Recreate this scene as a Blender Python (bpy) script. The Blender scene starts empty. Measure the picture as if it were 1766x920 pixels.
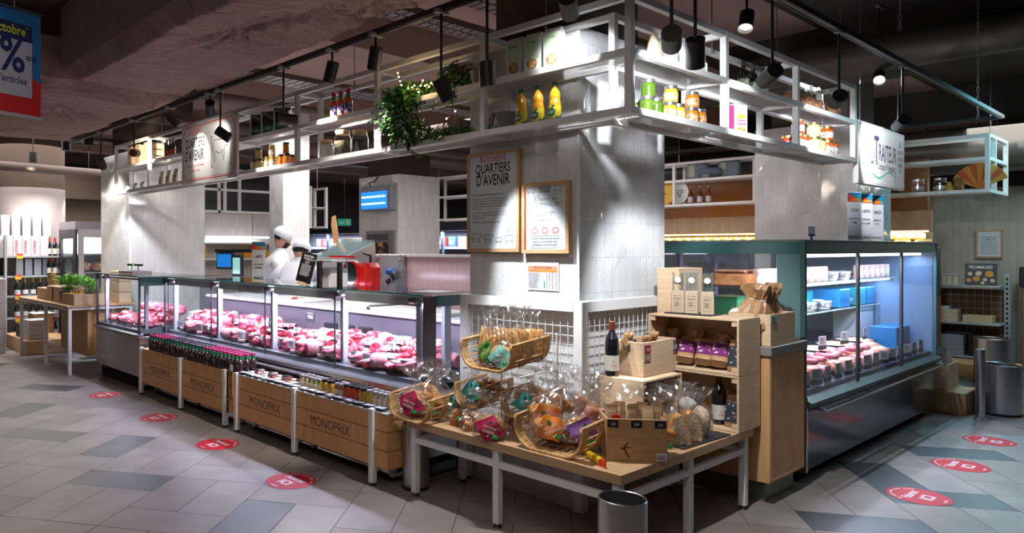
import bpy, bmesh, math, random
from mathutils import Vector, Matrix, Euler
PI = math.pi
S = bpy.context.scene
COL = S.collection
rnd = random.Random(7)

# ---------------------------------------------------------------- camera
FPX, CX, HY, EYE = 1245.0, 620.0, 430.0, 1.5
VX, VY = 0.77565, 0.63117            # store X axis seen in camera space (right, depth)
UX, UY = -0.63117, 0.77565           # store Y axis
cam_d = bpy.data.cameras.new('camera'); cam = bpy.data.objects.new('camera', cam_d); COL.objects.link(cam)
cam_d.sensor_width = 36; cam_d.lens = FPX/1766*36
cam_d.shift_x = (883-CX)/1766; cam_d.shift_y = -(460-HY)/1766
cam_d.clip_start = 0.05; cam_d.clip_end = 200
cam.location = (0, 0, EYE)
cam.rotation_euler = (PI/2, 0, math.atan2(VY, UY) * -1 + 0)
cam.rotation_euler = (PI/2, 0, math.atan2(UY, VY) - PI/2)
S.camera = cam
# ---------------------------------------------------------------- world, exposure
w = bpy.data.worlds.new('world'); S.world = w; w.use_nodes = True
w.node_tree.nodes['Background'].inputs[0].default_value = (0.75, 0.85, 1.0, 1)
w.node_tree.nodes['Background'].inputs[1].default_value = 0.05
S.view_settings.view_transform = 'Standard'; S.view_settings.look = 'None'
S.view_settings.gamma = 1; S.view_settings.exposure = 0.0
S.view_settings.use_curve_mapping = False
try:
    S.cycles.max_bounces = 8; S.cycles.transparent_max_bounces = 24; S.cycles.transmission_bounces = 6
    S.cycles.glossy_bounces = 4; S.cycles.diffuse_bounces = 4
    S.cycles.caustics_reflective = False; S.cycles.caustics_refractive = False
    S.cycles.sample_clamp_indirect = 4.0
except Exception: pass

def area(name, loc, size, power, col=(1,1,1), rot=(0,0,0), sy=None, spread=None):
    l = bpy.data.lights.new(name, 'AREA'); l.energy = power; l.color = col; l.size = size
    if sy: l.shape = 'RECTANGLE'; l.size_y = sy
    if spread: l.spread = spread
    o = bpy.data.objects.new(name, l); COL.objects.link(o); o.location = loc; o.rotation_euler = rot
    return o
# overhead fill: area lights without fixtures, added to brighten the aisles and back areas
area('overhead_fill', (0.2, 4.5, 2.7), 1.2, 27, (1, .90, .84), sy=7.5)
area('overhead_fill', (1.1, 0.9, 3.2), 1.6, 27, (1, .95, .9), sy=1.6)
area('overhead_fill', (6.0, -0.6, 3.2), 7, 11, (.70, .78, 1), sy=1.2)
area('overhead_fill', (4.75, 6.4, 3.0), .4, 55, (1, .97, .95), sy=2.5)
area('overhead_fill', (7.0, 6.0, 3.0), 3, 130, (1, .92, .9), sy=3)
area('overhead_fill', (3.6, 13.0, 3.2), 3, 130, (1, .93, .9), sy=4)
area('overhead_fill', (13.0, 12.0, 3.2), 5, 130, (.95, .95, 1), sy=5)
area('overhead_fill', (10.8, 1.2, 3.0), 1.5, 26, (1, .92, .8), sy=2)

# ---------------------------------------------------------------- pixel helpers (a point of the photo on a known plane)
def _k(x):
    k = (x-CX)/FPX
    return VX*k+VY, UX*k+UY
def onX(x, y, X):
    a, b = _k(x); D = X/a; return (b*D, EYE-(y-HY)*D/FPX)
def onY(x, y, Y):
    a, b = _k(x); D = Y/b; return (a*D, EYE-(y-HY)*D/FPX)
def onz(x, y, z=0.0):
    a, b = _k(x); D = FPX*(EYE-z)/(y-HY); return (a*D, b*D)

# ---------------------------------------------------------------- materials
MATS = {}
def _new(name):
    m = bpy.data.materials.new(name); m.use_nodes = True
    nt = m.node_tree; b = nt.nodes['Principled BSDF']; MATS[name] = m
    return m, nt, b
def mat(name, col, rough=.5, metal=0, bump=0, bscale=60, var=0, vscale=8, coat=0, emit=None, estr=0, trans=0, alpha=1, ior=None, sss=0):
    if name in MATS: return MATS[name]
    m, nt, b = _new(name)
    b.inputs['Base Color'].default_value = (*col, 1); b.inputs['Roughness'].default_value = rough
    b.inputs['Metallic'].default_value = metal; b.inputs['Coat Weight'].default_value = coat
    if ior: b.inputs['IOR'].default_value = ior
    if trans: b.inputs['Transmission Weight'].default_value = trans
    if alpha < 1: b.inputs['Alpha'].default_value = alpha
    if emit: b.inputs['Emission Color'].default_value = (*emit, 1); b.inputs['Emission Strength'].default_value = estr
    if bump or var:
        tc = nt.nodes.new('ShaderNodeTexCoord')
        if var:
            n = nt.nodes.new('ShaderNodeTexNoise'); n.inputs['Scale'].default_value = vscale; n.inputs['Detail'].default_value = 4
            nt.links.new(tc.outputs['Object'], n.inputs['Vector'])
            mx = nt.nodes.new('ShaderNodeMix'); mx.data_type = 'RGBA'
            mx.inputs[6].default_value = (*[max(0, c*(1-var)) for c in col], 1)
            mx.inputs[7].default_value = (*[min(1, c*(1+var)) for c in col], 1)
            nt.links.new(n.outputs['Fac'], mx.inputs[0]); nt.links.new(mx.outputs[2], b.inputs['Base Color'])
        if bump:
            n = nt.nodes.new('ShaderNodeTexNoise'); n.inputs['Scale'].default_value = bscale; n.inputs['Detail'].default_value = 3
            nt.links.new(tc.outputs['Object'], n.inputs['Vector'])
            bp = nt.nodes.new('ShaderNodeBump'); bp.inputs['Strength'].default_value = bump; bp.inputs['Distance'].default_value = .01
            nt.links.new(n.outputs['Fac'], bp.inputs['Height']); nt.links.new(bp.outputs['Normal'], b.inputs['Normal'])
    return m
def mat_wood(name, c1, c2, rough=.5, scale=(1, 1, 1), knots=False):
    if name in MATS: return MATS[name]
    m, nt, b = _new(name)
    tc = nt.nodes.new('ShaderNodeTexCoord'); mp = nt.nodes.new('ShaderNodeMapping'); mp.inputs['Scale'].default_value = scale
    nt.links.new(tc.outputs['Object'], mp.inputs['Vector'])
    n = nt.nodes.new('ShaderNodeTexNoise'); n.inputs['Scale'].default_value = 6; n.inputs['Detail'].default_value = 6; n.inputs['Distortion'].default_value = 1.2
    nt.links.new(mp.outputs[0], n.inputs['Vector'])
    r = nt.nodes.new('ShaderNodeValToRGB'); r.color_ramp.elements[0].position = .3; r.color_ramp.elements[1].position = .7
    r.color_ramp.elements[0].color = (*c1, 1); r.color_ramp.elements[1].color = (*c2, 1)
    nt.links.new(n.outputs['Fac'], r.inputs[0]); nt.links.new(r.outputs[0], b.inputs['Base Color'])
    b.inputs['Roughness'].default_value = rough
    return m
def mat_glass(name, tint=(.93, .98, .97), refl=.12, rough=.02, bump=0, bscale=30, opac=0.0, opcol=(1, 1, 1), fres=1.35):
    """thin sheet: light goes straight through, with a mirror-like reflection on top"""
    if name in MATS: return MATS[name]
    m, nt, b = _new(name); nt.nodes.remove(b)
    out = nt.nodes['Material Output']
    t = nt.nodes.new('ShaderNodeBsdfTransparent'); t.inputs[0].default_value = (*tint, 1)
    g = nt.nodes.new('ShaderNodeBsdfGlossy'); g.inputs['Roughness'].default_value = rough
    f = nt.nodes.new('ShaderNodeLayerWeight'); f.inputs['Blend'].default_value = .5
    pw = nt.nodes.new('ShaderNodeMath'); pw.operation = 'POWER'; pw.inputs[1].default_value = 4.2; nt.links.new(f.outputs['Facing'], pw.inputs[0])
    mx = nt.nodes.new('ShaderNodeMixShader')
    base = ((fres-1)/(fres+1))**2+refl*.05
    ma = nt.nodes.new('ShaderNodeMath'); ma.operation = 'MULTIPLY_ADD'; ma.inputs[1].default_value = .8; ma.inputs[2].default_value = base; ma.use_clamp = True
    nt.links.new(pw.outputs[0], ma.inputs[0]); nt.links.new(ma.outputs[0], mx.inputs[0])
    src = t
    if opac:
        d = nt.nodes.new('ShaderNodeBsdfDiffuse'); d.inputs[0].default_value = (*opcol, 1)
        m2 = nt.nodes.new('ShaderNodeMixShader'); m2.inputs[0].default_value = opac
        nt.links.new(t.outputs[0], m2.inputs[1]); nt.links.new(d.outputs[0], m2.inputs[2]); src = m2
    nt.links.new(src.outputs[0], mx.inputs[1]); nt.links.new(g.outputs[0], mx.inputs[2])
    if bump:
        tc = nt.nodes.new('ShaderNodeTexCoord'); n = nt.nodes.new('ShaderNodeTexNoise'); n.inputs['Scale'].default_value = bscale
        n.inputs['Detail'].default_value = 2; n.inputs['Distortion'].default_value = 2
        nt.links.new(tc.outputs['Object'], n.inputs['Vector'])
        bp = nt.nodes.new('ShaderNodeBump'); bp.inputs['Strength'].default_value = bump; bp.inputs['Distance'].default_value = .02
        nt.links.new(n.outputs['Fac'], bp.inputs['Height']); nt.links.new(bp.outputs['Normal'], g.inputs['Normal']); nt.links.new(bp.outputs['Normal'], f.inputs['Normal'])
    nt.links.new(mx.outputs[0], out.inputs[0])
    return m
def mat_tile(name, col, grout, tw=.08, th=.207, rough=.12, bump=.4, mortar=.0018, emboss=True, var=.06):
    """glazed wall tiles in a straight stack, some with an embossed wavy face (UV in metres)"""
    if name in MATS: return MATS[name]
    m, nt, b = _new(name)
    uv = nt.nodes.new('ShaderNodeUVMap'); uv.uv_map = 'UVMap'
    br = nt.nodes.new('ShaderNodeTexBrick'); br.offset = 0; br.squash = 1
    br.inputs['Scale'].default_value = 1; br.inputs['Mortar Size'].default_value = mortar; br.inputs['Mortar Smooth'].default_value = .4
    br.inputs['Brick Width'].default_value = tw; br.inputs['Row Height'].default_value = th; br.inputs['Bias'].default_value = 0
    br.inputs['Color1'].default_value = (*[c*(1-var) for c in col], 1); br.inputs['Color2'].default_value = (*[min(1, c*(1+var)) for c in col], 1)
    br.inputs['Mortar'].default_value = (*grout, 1)
    nt.links.new(uv.outputs[0], br.inputs['Vector']); nt.links.new(br.outputs['Color'], b.inputs['Base Color'])
    b.inputs['Roughness'].default_value = rough
    inv = nt.nodes.new('ShaderNodeMath'); inv.operation = 'SUBTRACT'; inv.inputs[0].default_value = 1; nt.links.new(br.outputs['Fac'], inv.inputs[1])
    bp = nt.nodes.new('ShaderNodeBump'); bp.inputs['Strength'].default_value = .5; bp.inputs['Distance'].default_value = .003
    nt.links.new(inv.outputs[0], bp.inputs['Height'])
    last = bp
    if emboss:
        mp = nt.nodes.new('ShaderNodeMapping'); mp.inputs['Scale'].default_value = (1, .35, 1); nt.links.new(uv.outputs[0], mp.inputs['Vector'])
        n = nt.nodes.new('ShaderNodeTexNoise'); n.inputs['Scale'].default_value = 42; n.inputs['Detail'].default_value = 1; n.inputs['Distortion'].default_value = 1.8
        nt.links.new(mp.outputs[0], n.inputs['Vector'])
        # patches of embossed tiles
        n2 = nt.nodes.new('ShaderNodeTexNoise'); n2.inputs['Scale'].default_value = 2.3; n2.inputs['Detail'].default_value = 1; nt.links.new(uv.outputs[0], n2.inputs['Vector'])
        rr = nt.nodes.new('ShaderNodeValToRGB'); rr.color_ramp.elements[0].position = .44; rr.color_ramp.elements[1].position = .5
        rr.color_ramp.elements[0].color = (.06, .06, .06, 1)
        nt.links.new(n2.outputs['Fac'], rr.inputs[0])
        mu = nt.nodes.new('ShaderNodeMath'); mu.operation = 'MULTIPLY'; nt.links.new(rr.outputs[0], mu.inputs[0]); nt.links.new(n.outputs['Fac'], mu.inputs[1])
        b2 = nt.nodes.new('ShaderNodeBump'); b2.inputs['Strength'].default_value = bump; b2.inputs['Distance'].default_value = .012
        nt.links.new(mu.outputs[0], b2.inputs['Height']); nt.links.new(bp.outputs['Normal'], b2.inputs['Normal']); last = b2
    nt.links.new(last.outputs['Normal'], b.inputs['Normal'])
    return m
def mat_speckle(name, c1, c2, scale=30, lo=.42, hi=.58, rough=.4, bump=0, kind='noise', detail=3, c3=None, distort=0, coat=0):
    if name in MATS: return MATS[name]
    m, nt, b = _new(name)
    tc = nt.nodes.new('ShaderNodeTexCoord')
    if kind == 'voronoi':
        n = nt.nodes.new('ShaderNodeTexVoronoi'); n.inputs['Scale'].default_value = scale; so = n.outputs['Distance']
    else:
        n = nt.nodes.new('ShaderNodeTexNoise'); n.inputs['Scale'].default_value = scale; n.inputs['Detail'].default_value = detail
        n.inputs['Distortion'].default_value = distort; so = n.outputs['Fac']
    nt.links.new(tc.outputs['Object'], n.inputs['Vector'])
    r = nt.nodes.new('ShaderNodeValToRGB'); r.color_ramp.elements[0].position = lo; r.color_ramp.elements[1].position = hi
    r.color_ramp.elements[0].color = (*c1, 1); r.color_ramp.elements[1].color = (*c2, 1)
    if c3: e = r.color_ramp.elements.new((lo+hi)/2); e.color = (*c3, 1)
    nt.links.new(so, r.inputs[0]); nt.links.new(r.outputs[0], b.inputs['Base Color']); b.inputs['Roughness'].default_value = rough
    b.inputs['Coat Weight'].default_value = coat
    if bump:
        bp = nt.nodes.new('ShaderNodeBump'); bp.inputs['Strength'].default_value = bump; bp.inputs['Distance'].default_value = .01
        nt.links.new(so, bp.inputs['Height']); nt.links.new(bp.outputs['Normal'], b.inputs['Normal'])
    return m

# ---------------------------------------------------------------- mesh builder
class MB:
    def __init__(s): s.v = []; s.f = []; s.mi = []; s.uv = []; s.sm = []; s.M = None
    def _add(s, vs, fs, mi=0, smooth=False, uvs=None):
        o = len(s.v)
        for p in vs:
            p = Vector(p)
            if s.M is not None: p = s.M @ p
            s.v.append(p[:])
        for k, f in enumerate(fs):
            s.f.append([i+o for i in f]); s.mi.append(mi); s.sm.append(smooth)
            s.uv.append(uvs[k] if uvs else None)
        return s
    def box(s, x0, x1, y0, y1, z0, z1, mi=0):
        vs = [(x0,y0,z0),(x1,y0,z0),(x1,y1,z0),(x0,y1,z0),(x0,y0,z1),(x1,y0,z1),(x1,y1,z1),(x0,y1,z1)]
        fs = [(0,3,2,1),(4,5,6,7),(0,1,5,4),(2,3,7,6),(1,2,6,5),(3,0,4,7)]
        def uvf(f, ax):
            return [(vs[i][ax[0]], vs[i][ax[1]]) for i in f]
        uvs = [uvf(fs[0],(0,1)), uvf(fs[1],(0,1)), uvf(fs[2],(0,2)), uvf(fs[3],(0,2)), uvf(fs[4],(1,2)), uvf(fs[5],(1,2))]
        return s._add(vs, fs, mi, False, uvs)
    def bbox(s, x0, x1, y0, y1, z0, z1, r=.004, mi=0):
        """box with chamfered edges"""
        r = min(r, (x1-x0)*.45, (y1-y0)*.45, (z1-z0)*.45)
        vs = []; idx = {}
        for ix, X in enumerate((x0, x1)):
            for iy, Y in enumerate((y0, y1)):
                for iz, Z in enumerate((z0, z1)):
                    sx = r if ix == 0 else -r; sy = r if iy == 0 else -r; sz = r if iz == 0 else -r
                    for a, p in enumerate(((X, Y+sy, Z+sz), (X+sx, Y, Z+sz), (X+sx, Y+sy, Z))):
                        idx[(ix, iy, iz, a)] = len(vs); vs.append(p)
        g = lambda *k: idx[k]; fs = []
        for i in (0, 1):
            q = [g(i,0,0,0), g(i,1,0,0), g(i,1,1,0), g(i,0,1,0)]; fs.append(q if i else q[::-1])
            q = [g(0,i,0,1), g(0,i,1,1), g(1,i,1,1), g(1,i,0,1)]; fs.append(q if i else q[::-1])
            q = [g(0,0,i,2), g(1,0,i,2), g(1,1,i,2), g(0,1,i,2)]; fs.append(q if i else q[::-1])
        for i in (0, 1):
            for j in (0, 1):
                fs.append([g(i,j,0,0), g(i,j,1,0), g(i,j,1,1), g(i,j,0,1)] if i == j else [g(i,j,0,1), g(i,j,1,1), g(i,j,1,0), g(i,j,0,0)])
                fs.append([g(i,0,j,2), g(i,1,j,2), g(i,1,j,0), g(i,0,j,0)] if i == j else [g(i,0,j,0), g(i,1,j,0), g(i,1,j,2), g(i,0,j,2)])
                fs.append([g(0,i,j,1), g(1,i,j,1), g(1,i,j,2), g(0,i,j,2)] if i == j else [g(0,i,j,2), g(1,i,j,2), g(1,i,j,1), g(0,i,j,1)])
                for k in (0, 1):
                    t = [g(i,j,k,0), g(i,j,k,1), g(i,j,k,2)]
                    fs.append(t if (i+j+k) % 2 == 1 else t[::-1])
        return s._add(vs, fs, mi)
    def cyl(s, p0, p1, r0, r1=None, n=16, mi=0, smooth=True, caps=True):
        r1 = r0 if r1 is None else r1
        p0 = Vector(p0); p1 = Vector(p1); d = (p1-p0)
        if d.length < 1e-6: return s
        d.normalize(); a = d.orthogonal().normalized(); b = d.cross(a)
        vs = []
        for (p, r) in ((p0, r0), (p1, r1)):
            for i in range(n):
                t = 2*PI*i/n; vs.append(p + a*math.cos(t)*r + b*math.sin(t)*r)
        s._add(vs, [(i, (i+1) % n, n+(i+1) % n, n+i) for i in range(n)], mi, smooth)
        if caps:
            s._add(vs[:n], [tuple(range(n))[::-1]], mi); s._add(vs[n:], [tuple(range(n))], mi)
        return s
    def tube(s, pts, r, n=8, mi=0, closed=False, flat=1.0):
        pts = [Vector(p) for p in pts]; m = len(pts); rs = r if isinstance(r, (list, tuple)) else [r]*m
        vs = []; prev = None
        for i, p in enumerate(pts):
            if closed: d = pts[(i+1) % m]-pts[(i-1) % m]
            else: d = pts[min(i+1, m-1)]-pts[max(i-1, 0)]
            if d.length < 1e-9: d = Vector((0, 0, 1))
            d.normalize()
            a = d.orthogonal().normalized() if prev is None else (prev - d*prev.dot(d))
            if a.length < 1e-6: a = d.orthogonal()
            a.normalize(); prev = a; b = d.cross(a)
            for k in range(n):
                t = 2*PI*k/n; vs.append(p + a*math.cos(t)*rs[i] + b*math.sin(t)*rs[i]*flat)
        fs = []
        rng = m if closed else m-1
        for i in range(rng):
            j = (i+1) % m
            for k in range(n): fs.append((i*n+k, i*n+(k+1) % n, j*n+(k+1) % n, j*n+k))
        if not closed: fs.append(tuple(range(n))[::-1]); fs.append(tuple(range((m-1)*n, m*n)))
        return s._add(vs, fs, mi, True)
    def lathe(s, prof, c=(0, 0, 0), n=20, mi=0, mis=None, smooth=True, sx=1, sy=1, square=0):
        """prof: list of (r,z); mis: material per segment; square: superellipse squareness"""
        vs = []
        for (r, z) in prof:
            for i in range(n):
                t = 2*PI*i/n + (PI/n if square else 0); cx, sy_ = math.cos(t), math.sin(t)
                if square:
                    q = 1/max(abs(cx), abs(sy_)); q = 1+(q-1)*square
                    cx *= q*.86; sy_ *= q*.86
                vs.append((c[0]+cx*r*sx, c[1]+sy_*r*sy, c[2]+z))
        for j in range(len(prof)-1):
            m_ = mis[j] if mis else mi
            o = len(s.v)
            fs = [(j*n+i, j*n+(i+1) % n, (j+1)*n+(i+1) % n, (j+1)*n+i) for i in range(n)]
            sub = vs[j*n:(j+2)*n]
            s._add(sub, [(i, (i+1) % n, n+(i+1) % n, n+i) for i in range(n)], m_, smooth)
        if prof[0][0] > 1e-5: s._add(vs[:n], [tuple(range(n))[::-1]], mis[0] if mis else mi)
        if prof[-1][0] > 1e-5: s._add(vs[-n:], [tuple(range(n))], mis[-1] if mis else mi)
        return s
    def blob(s, c, r, seed=0, amp=.15, nu=14, nv=9, mi=0, freq=2.2, sq=1.0, fn=None):
        """noisy ellipsoid; r = (rx,ry,rz)"""
        rr = random.Random(seed); ph = [rr.uniform(0, 6.3) for _ in range(9)]
        vs = []; 
        for j in range(nv+1):
            th = PI*j/nv
            for i in range(nu):
                t = 2*PI*i/nu
                x, y, z = math.sin(th)*math.cos(t), math.sin(th)*math.sin(t), math.cos(th)
                d = 1+amp*(math.sin(freq*x*1.7+ph[0]+y)+math.sin(freq*y*2.1+ph[1]+z*2)+math.sin(freq*z*1.9+ph[2]+x*2)+.6*math.sin(freq*2.3*x+ph[3])*math.sin(freq*2.1*y+ph[4]))/2
                if sq != 1: x, y, z = [math.copysign(abs(q)**sq, q) for q in (x, y, z)]
                p = Vector((x*r[0]*d, y*r[1]*d, z*r[2]*d))
                if fn: p = fn(p)
                vs.append(p+Vector(c))
        fs = [(j*nu+i, (j+1)*nu+i, (j+1)*nu+(i+1) % nu, j*nu+(i+1) % nu) for j in range(nv) for i in range(nu)]
        return s._add(vs, fs, mi, True)
    def prism(s, pts, z0, z1, mi=0, ax='z'):
        """extrude polygon pts (2D) ; ax = axis of extrusion"""
        n = len(pts)
        def P(a, b, h):
            return (a, b, h) if ax == 'z' else ((h, a, b) if ax == 'x' else (a, h, b))
        vs = [P(a, b, z0) for a, b in pts]+[P(a, b, z1) for a, b in pts]
        ar = sum(pts[i][0]*pts[(i+1) % n][1]-pts[(i+1) % n][0]*pts[i][1] for i in range(n))
        if ax == 'y': ar = -ar
        if ar < 0:
            fs = [tuple(range(n)), tuple(range(2*n-1, n-1, -1))]+[(i, n+i, n+(i+1) % n, (i+1) % n) for i in range(n)]
        else:
            fs = [tuple(range(n-1, -1, -1)), tuple(range(n, 2*n))]+[(i, (i+1) % n, n+(i+1) % n, n+i) for i in range(n)]
        return s._add(vs, fs, mi)
    def quad(s, a, b, c, d, mi=0):
        return s._add([a, b, c, d], [(0, 1, 2, 3)], mi)
    def grid(s, fn, nu, nv, mi=0, smooth=True):
        vs = [fn(i/nu, j/nv) for j in range(nv+1) for i in range(nu+1)]
        fs = [(j*(nu+1)+i, j*(nu+1)+i+1, (j+1)*(nu+1)+i+1, (j+1)*(nu+1)+i) for j in range(nv) for i in range(nu)]
        return s._add(vs, fs, mi, smooth)
    def build(s, name, m, parent=None, kind=None, loc=None):
        me = bpy.data.meshes.new(name)
        if loc is not None:
            L = Vector(loc); vv = [(Vector(p)-L)[:] for p in s.v]
        else: vv = s.v
        me.from_pydata(vv, [], s.f)
        ms = m if isinstance(m, (list, tuple)) else [m]
        for x in ms: me.materials.append(x)
        me.polygons.foreach_set('material_index', s.mi)
        me.polygons.foreach_set('use_smooth', s.sm)
        if any(u is not None for u in s.uv):
            ul = me.uv_layers.new(name='UVMap'); k = 0
            for fi, f in enumerate(s.f):
                u = s.uv[fi]
                for j in range(len(f)):
                    ul.data[k].uv = u[j] if u else (0, 0); k += 1
        me.update()
        o = bpy.data.objects.new(name, me); COL.objects.link(o)
        if parent is not None: o.parent = parent
        if loc is not None: o.location = loc
        if kind: o['kind'] = kind
        return o

def tag(o, label, cat, group=None, kind=None):
    o['label'] = label; o['category'] = cat
    if group: o['group'] = group
    if kind: o['kind'] = kind
    return o
def thing(name, label, cat, loc=(0, 0, 0), rz=0, group=None, rot=None):
    o = bpy.data.objects.new(name, None); o.empty_display_size = .05; COL.objects.link(o)
    o.location = loc; o.rotation_euler = rot if rot else (0, 0, rz)
    return tag(o, label, cat, group)
def dup(root, loc=None, rz=0, label=None, group=None, rot=None, scale=None):
    r = root.copy(); COL.objects.link(r)
    if loc is not None: r.location = loc
    r.rotation_euler = rot if rot else (0, 0, rz)
    if scale: r.scale = scale if isinstance(scale, tuple) else (scale,)*3
    if label: r['label'] = label
    if group: r['group'] = group
    for ch in list(root.children):
        c = ch.copy(); COL.objects.link(c); c.parent = r
        for g in list(ch.children):
            d = g.copy(); COL.objects.link(d); d.parent = c
    return r
class Repeat:
    """first placement uses the prototype itself, the next ones are copies"""
    def __init__(s, maker): s.maker = maker; s.root = None
    def __call__(s, loc, rz=0, label=None, group=None, rot=None, scale=None):
        if s.root is None:
            s.root = s.maker(); r = s.root; s.first = True
            r.location = loc; r.rotation_euler = rot if rot else (0, 0, rz)
            if scale: r.scale = scale if isinstance(scale, tuple) else (scale,)*3
            if label: r['label'] = label
            if group: r['group'] = group
            return r
        return dup(s.root, loc, rz, label, group, rot, scale)
def struct(o): o['kind'] = 'structure'; return o

def text_mesh(lines, name, m, parent, M, thick=.0006, depth_mi=None):
    """lines: (string, size, x, y, align, offset, xscale); laid in local XY then placed by matrix M; one mesh"""
    vs = []; fs = []
    for ln in lines:
        st, size, x, y = ln[:4]; al = ln[4] if len(ln) > 4 else 'LEFT'; off = ln[5] if len(ln) > 5 else 0; xs = ln[6] if len(ln) > 6 else 1
        shear = ln[7] if len(ln) > 7 else 0
        cu = bpy.data.curves.new('txt', 'FONT'); cu.body = st; cu.size = size; cu.align_x = al; cu.offset = off*size; cu.resolution_u = 2; cu.shear = shear
        o = bpy.data.objects.new('txt', cu); COL.objects.link(o)
        bpy.context.view_layer.update()
        me = bpy.data.meshes.new_from_object(o.evaluated_get(bpy.context.evaluated_depsgraph_get()))
        k = len(vs)
        for v in me.vertices: vs.append(M @ Vector((x+v.co.x*xs, y+v.co.y, thick)))
        for p in me.polygons: fs.append([k+i for i in p.vertices])
        bpy.data.objects.remove(o); bpy.data.curves.remove(cu); bpy.data.meshes.remove(me)
    me = bpy.data.meshes.new(name); me.from_pydata([v[:] for v in vs], [], fs); me.materials.append(m); me.update()
    o = bpy.data.objects.new(name, me); COL.objects.link(o); o.parent = parent
    return o
# plane frames: text facing -X (read from the left aisle) runs towards -Y; text facing -Y runs towards +X
def frameX(X, Y, Z): return Matrix(((0, 0, -1, X), (-1, 0, 0, Y), (0, 1, 0, Z), (0, 0, 0, 1)))
def frameY(X, Y, Z): return Matrix(((1, 0, 0, X), (0, 0, -1, Y), (0, 1, 0, Z), (0, 0, 0, 1)))
def scribble(cx, cy, w, h, n, rr, mb, t=.0015, z=.0006, M=None):
    """tiny text lines too small to read: little dashes"""
    for j in range(n):
        y = cy-j*h; x = cx
        end = cx+w*(.75+.25*rr.random())
        while x < end:
            l = rr.uniform(.3, .9)*h*1.6
            l = min(l, end-x)
            mb.quad((x, y, z), (x+l, y, z), (x+l, y+h*.42, z), (x, y+h*.42, z)); x += l+h*.35

# common materials
white_metal = mat('white_powder_coat', (.80, .80, .79), .35)
black_metal = mat('black_metal', (.012, .012, .013), .45)
steel = mat('brushed_steel', (.55, .55, .56), .28, 1, var=.15, vscale=3)
chrome = mat('chrome', (.75, .75, .77), .12, 1)
dark_steel = mat('dark_steel', (.10, .12, .13), .3, .8)
glass = mat_glass('clear_glass', (.96, .985, .98), .2)
glass_edge = mat('green_glass_edge', (.08, .36, .33), .15, coat=.5)
white_plastic = mat('white_plastic', (.78, .79, .80), .35)
paper_white = mat('white_paper', (.80, .82, .84), .6)
ink = mat('black_ink', (.01, .01, .012), .6)
red_ink = mat('red_ink', (.62, .03, .03), .6)
oak = mat_wood('oak_veneer', (.58, .32, .13), (.70, .42, .19), .5, (3, 3, .35))
oak_h = mat_wood('oak_plank', (.52, .32, .16), (.63, .41, .22), .45, (6, .5, 6))
pine = mat_wood('pine_wood', (.62, .42, .24), (.72, .52, .32), .55, (3, .6, 8))
dark_gap = mat('dark_gap', (.01, .01, .01), .9)
# ================================================================ SETTING
# floor: rectangular tiles in pairs with cross tiles, turned 37 degrees to the counters
def build_floor():
    gap = .0022
    ang = math.radians(37)
    p = Vector((math.cos(ang), math.sin(ang))); q = Vector((math.sin(ang), -math.cos(ang)))
    org = Vector((1.454, 4.776))
    mats = [mat_speckle('light_floor_tile', (.215, .19, .178), (.285, .255, .238), 3, .35, .65, .42, detail=5),
            mat_speckle('warm_floor_tile', (.19, .162, .148), (.255, .218, .20), 3, .35, .65, .42, detail=5),
            mat_speckle('dark_floor_tile', (.040, .042, .048), (.062, .065, .072), 4, .35, .65, .38, detail=5),
            mat('floor_grout', (.07, .065, .06), .8)]
    mb = MB()
    mb.quad((-4, -4, -.004), (20, -4, -.004), (20, 20, -.004), (-4, 20, -.004), 3)
    wp, wq = .289, .312
    P_ = lambda i, j: org + p*(i*wp) + q*(j*wq)
    t4 = P_(-1, 4.5)
    dark = [(2.045, 5.424), (1.76, 4.6), (1.69, 6.15), (1.80, 7.2), (2.32, 8.32), (t4.x, t4.y), (5.45, 1.12), (5.65, 1.5), (4.75, 1.3), (6.55, 1.35)]
    R = []
    for r in range(-36, 36):                    # rows two tiles deep: pair lengthwise, one across, repeat; every other row shifted
        o = r % 2
        for k in range(-26, 26):
            for (x, y, a_, b_) in ((3*k-2+o, 2*r, 2, 1), (3*k-2+o, 2*r+1, 2, 1), (3*k+o, 2*r, 1, 2)):
                cc = P_(x+a_/2, y+b_/2)
                if -3.6 < cc.x < 19 and -3.6 < cc.y < 19: R.append((x, y, a_, b_, cc))
    dk = set()
    for d in dark: dk.add(min(range(len(R)), key=lambda i: (R[i][4]-Vector(d)).length))
    rr = random.Random(3)
    for i, (x, y, a, b, cc) in enumerate(R):
        far = (cc-Vector((2.2, 4.2))).length > 5.5 and (cc-Vector((6.2, 1.0))).length > 3
        m_ = 2 if (i in dk or (far and rr.random() < .1)) else (1 if rr.random() < .4 else 0)
        pts = []
        for (s, t) in ((0, 0), (a, 0), (a, b), (0, b)):
            gx = gap if s == 0 else -gap; gy = gap if t == 0 else -gap
            P = P_(s+x, t+y) + p*gx + q*gy; pts.append((P.x, P.y, 0))
        mb.quad(pts[3], pts[2], pts[1], pts[0], m_)
    mb.build('floor', mats, kind='structure')
build_floor()
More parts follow.
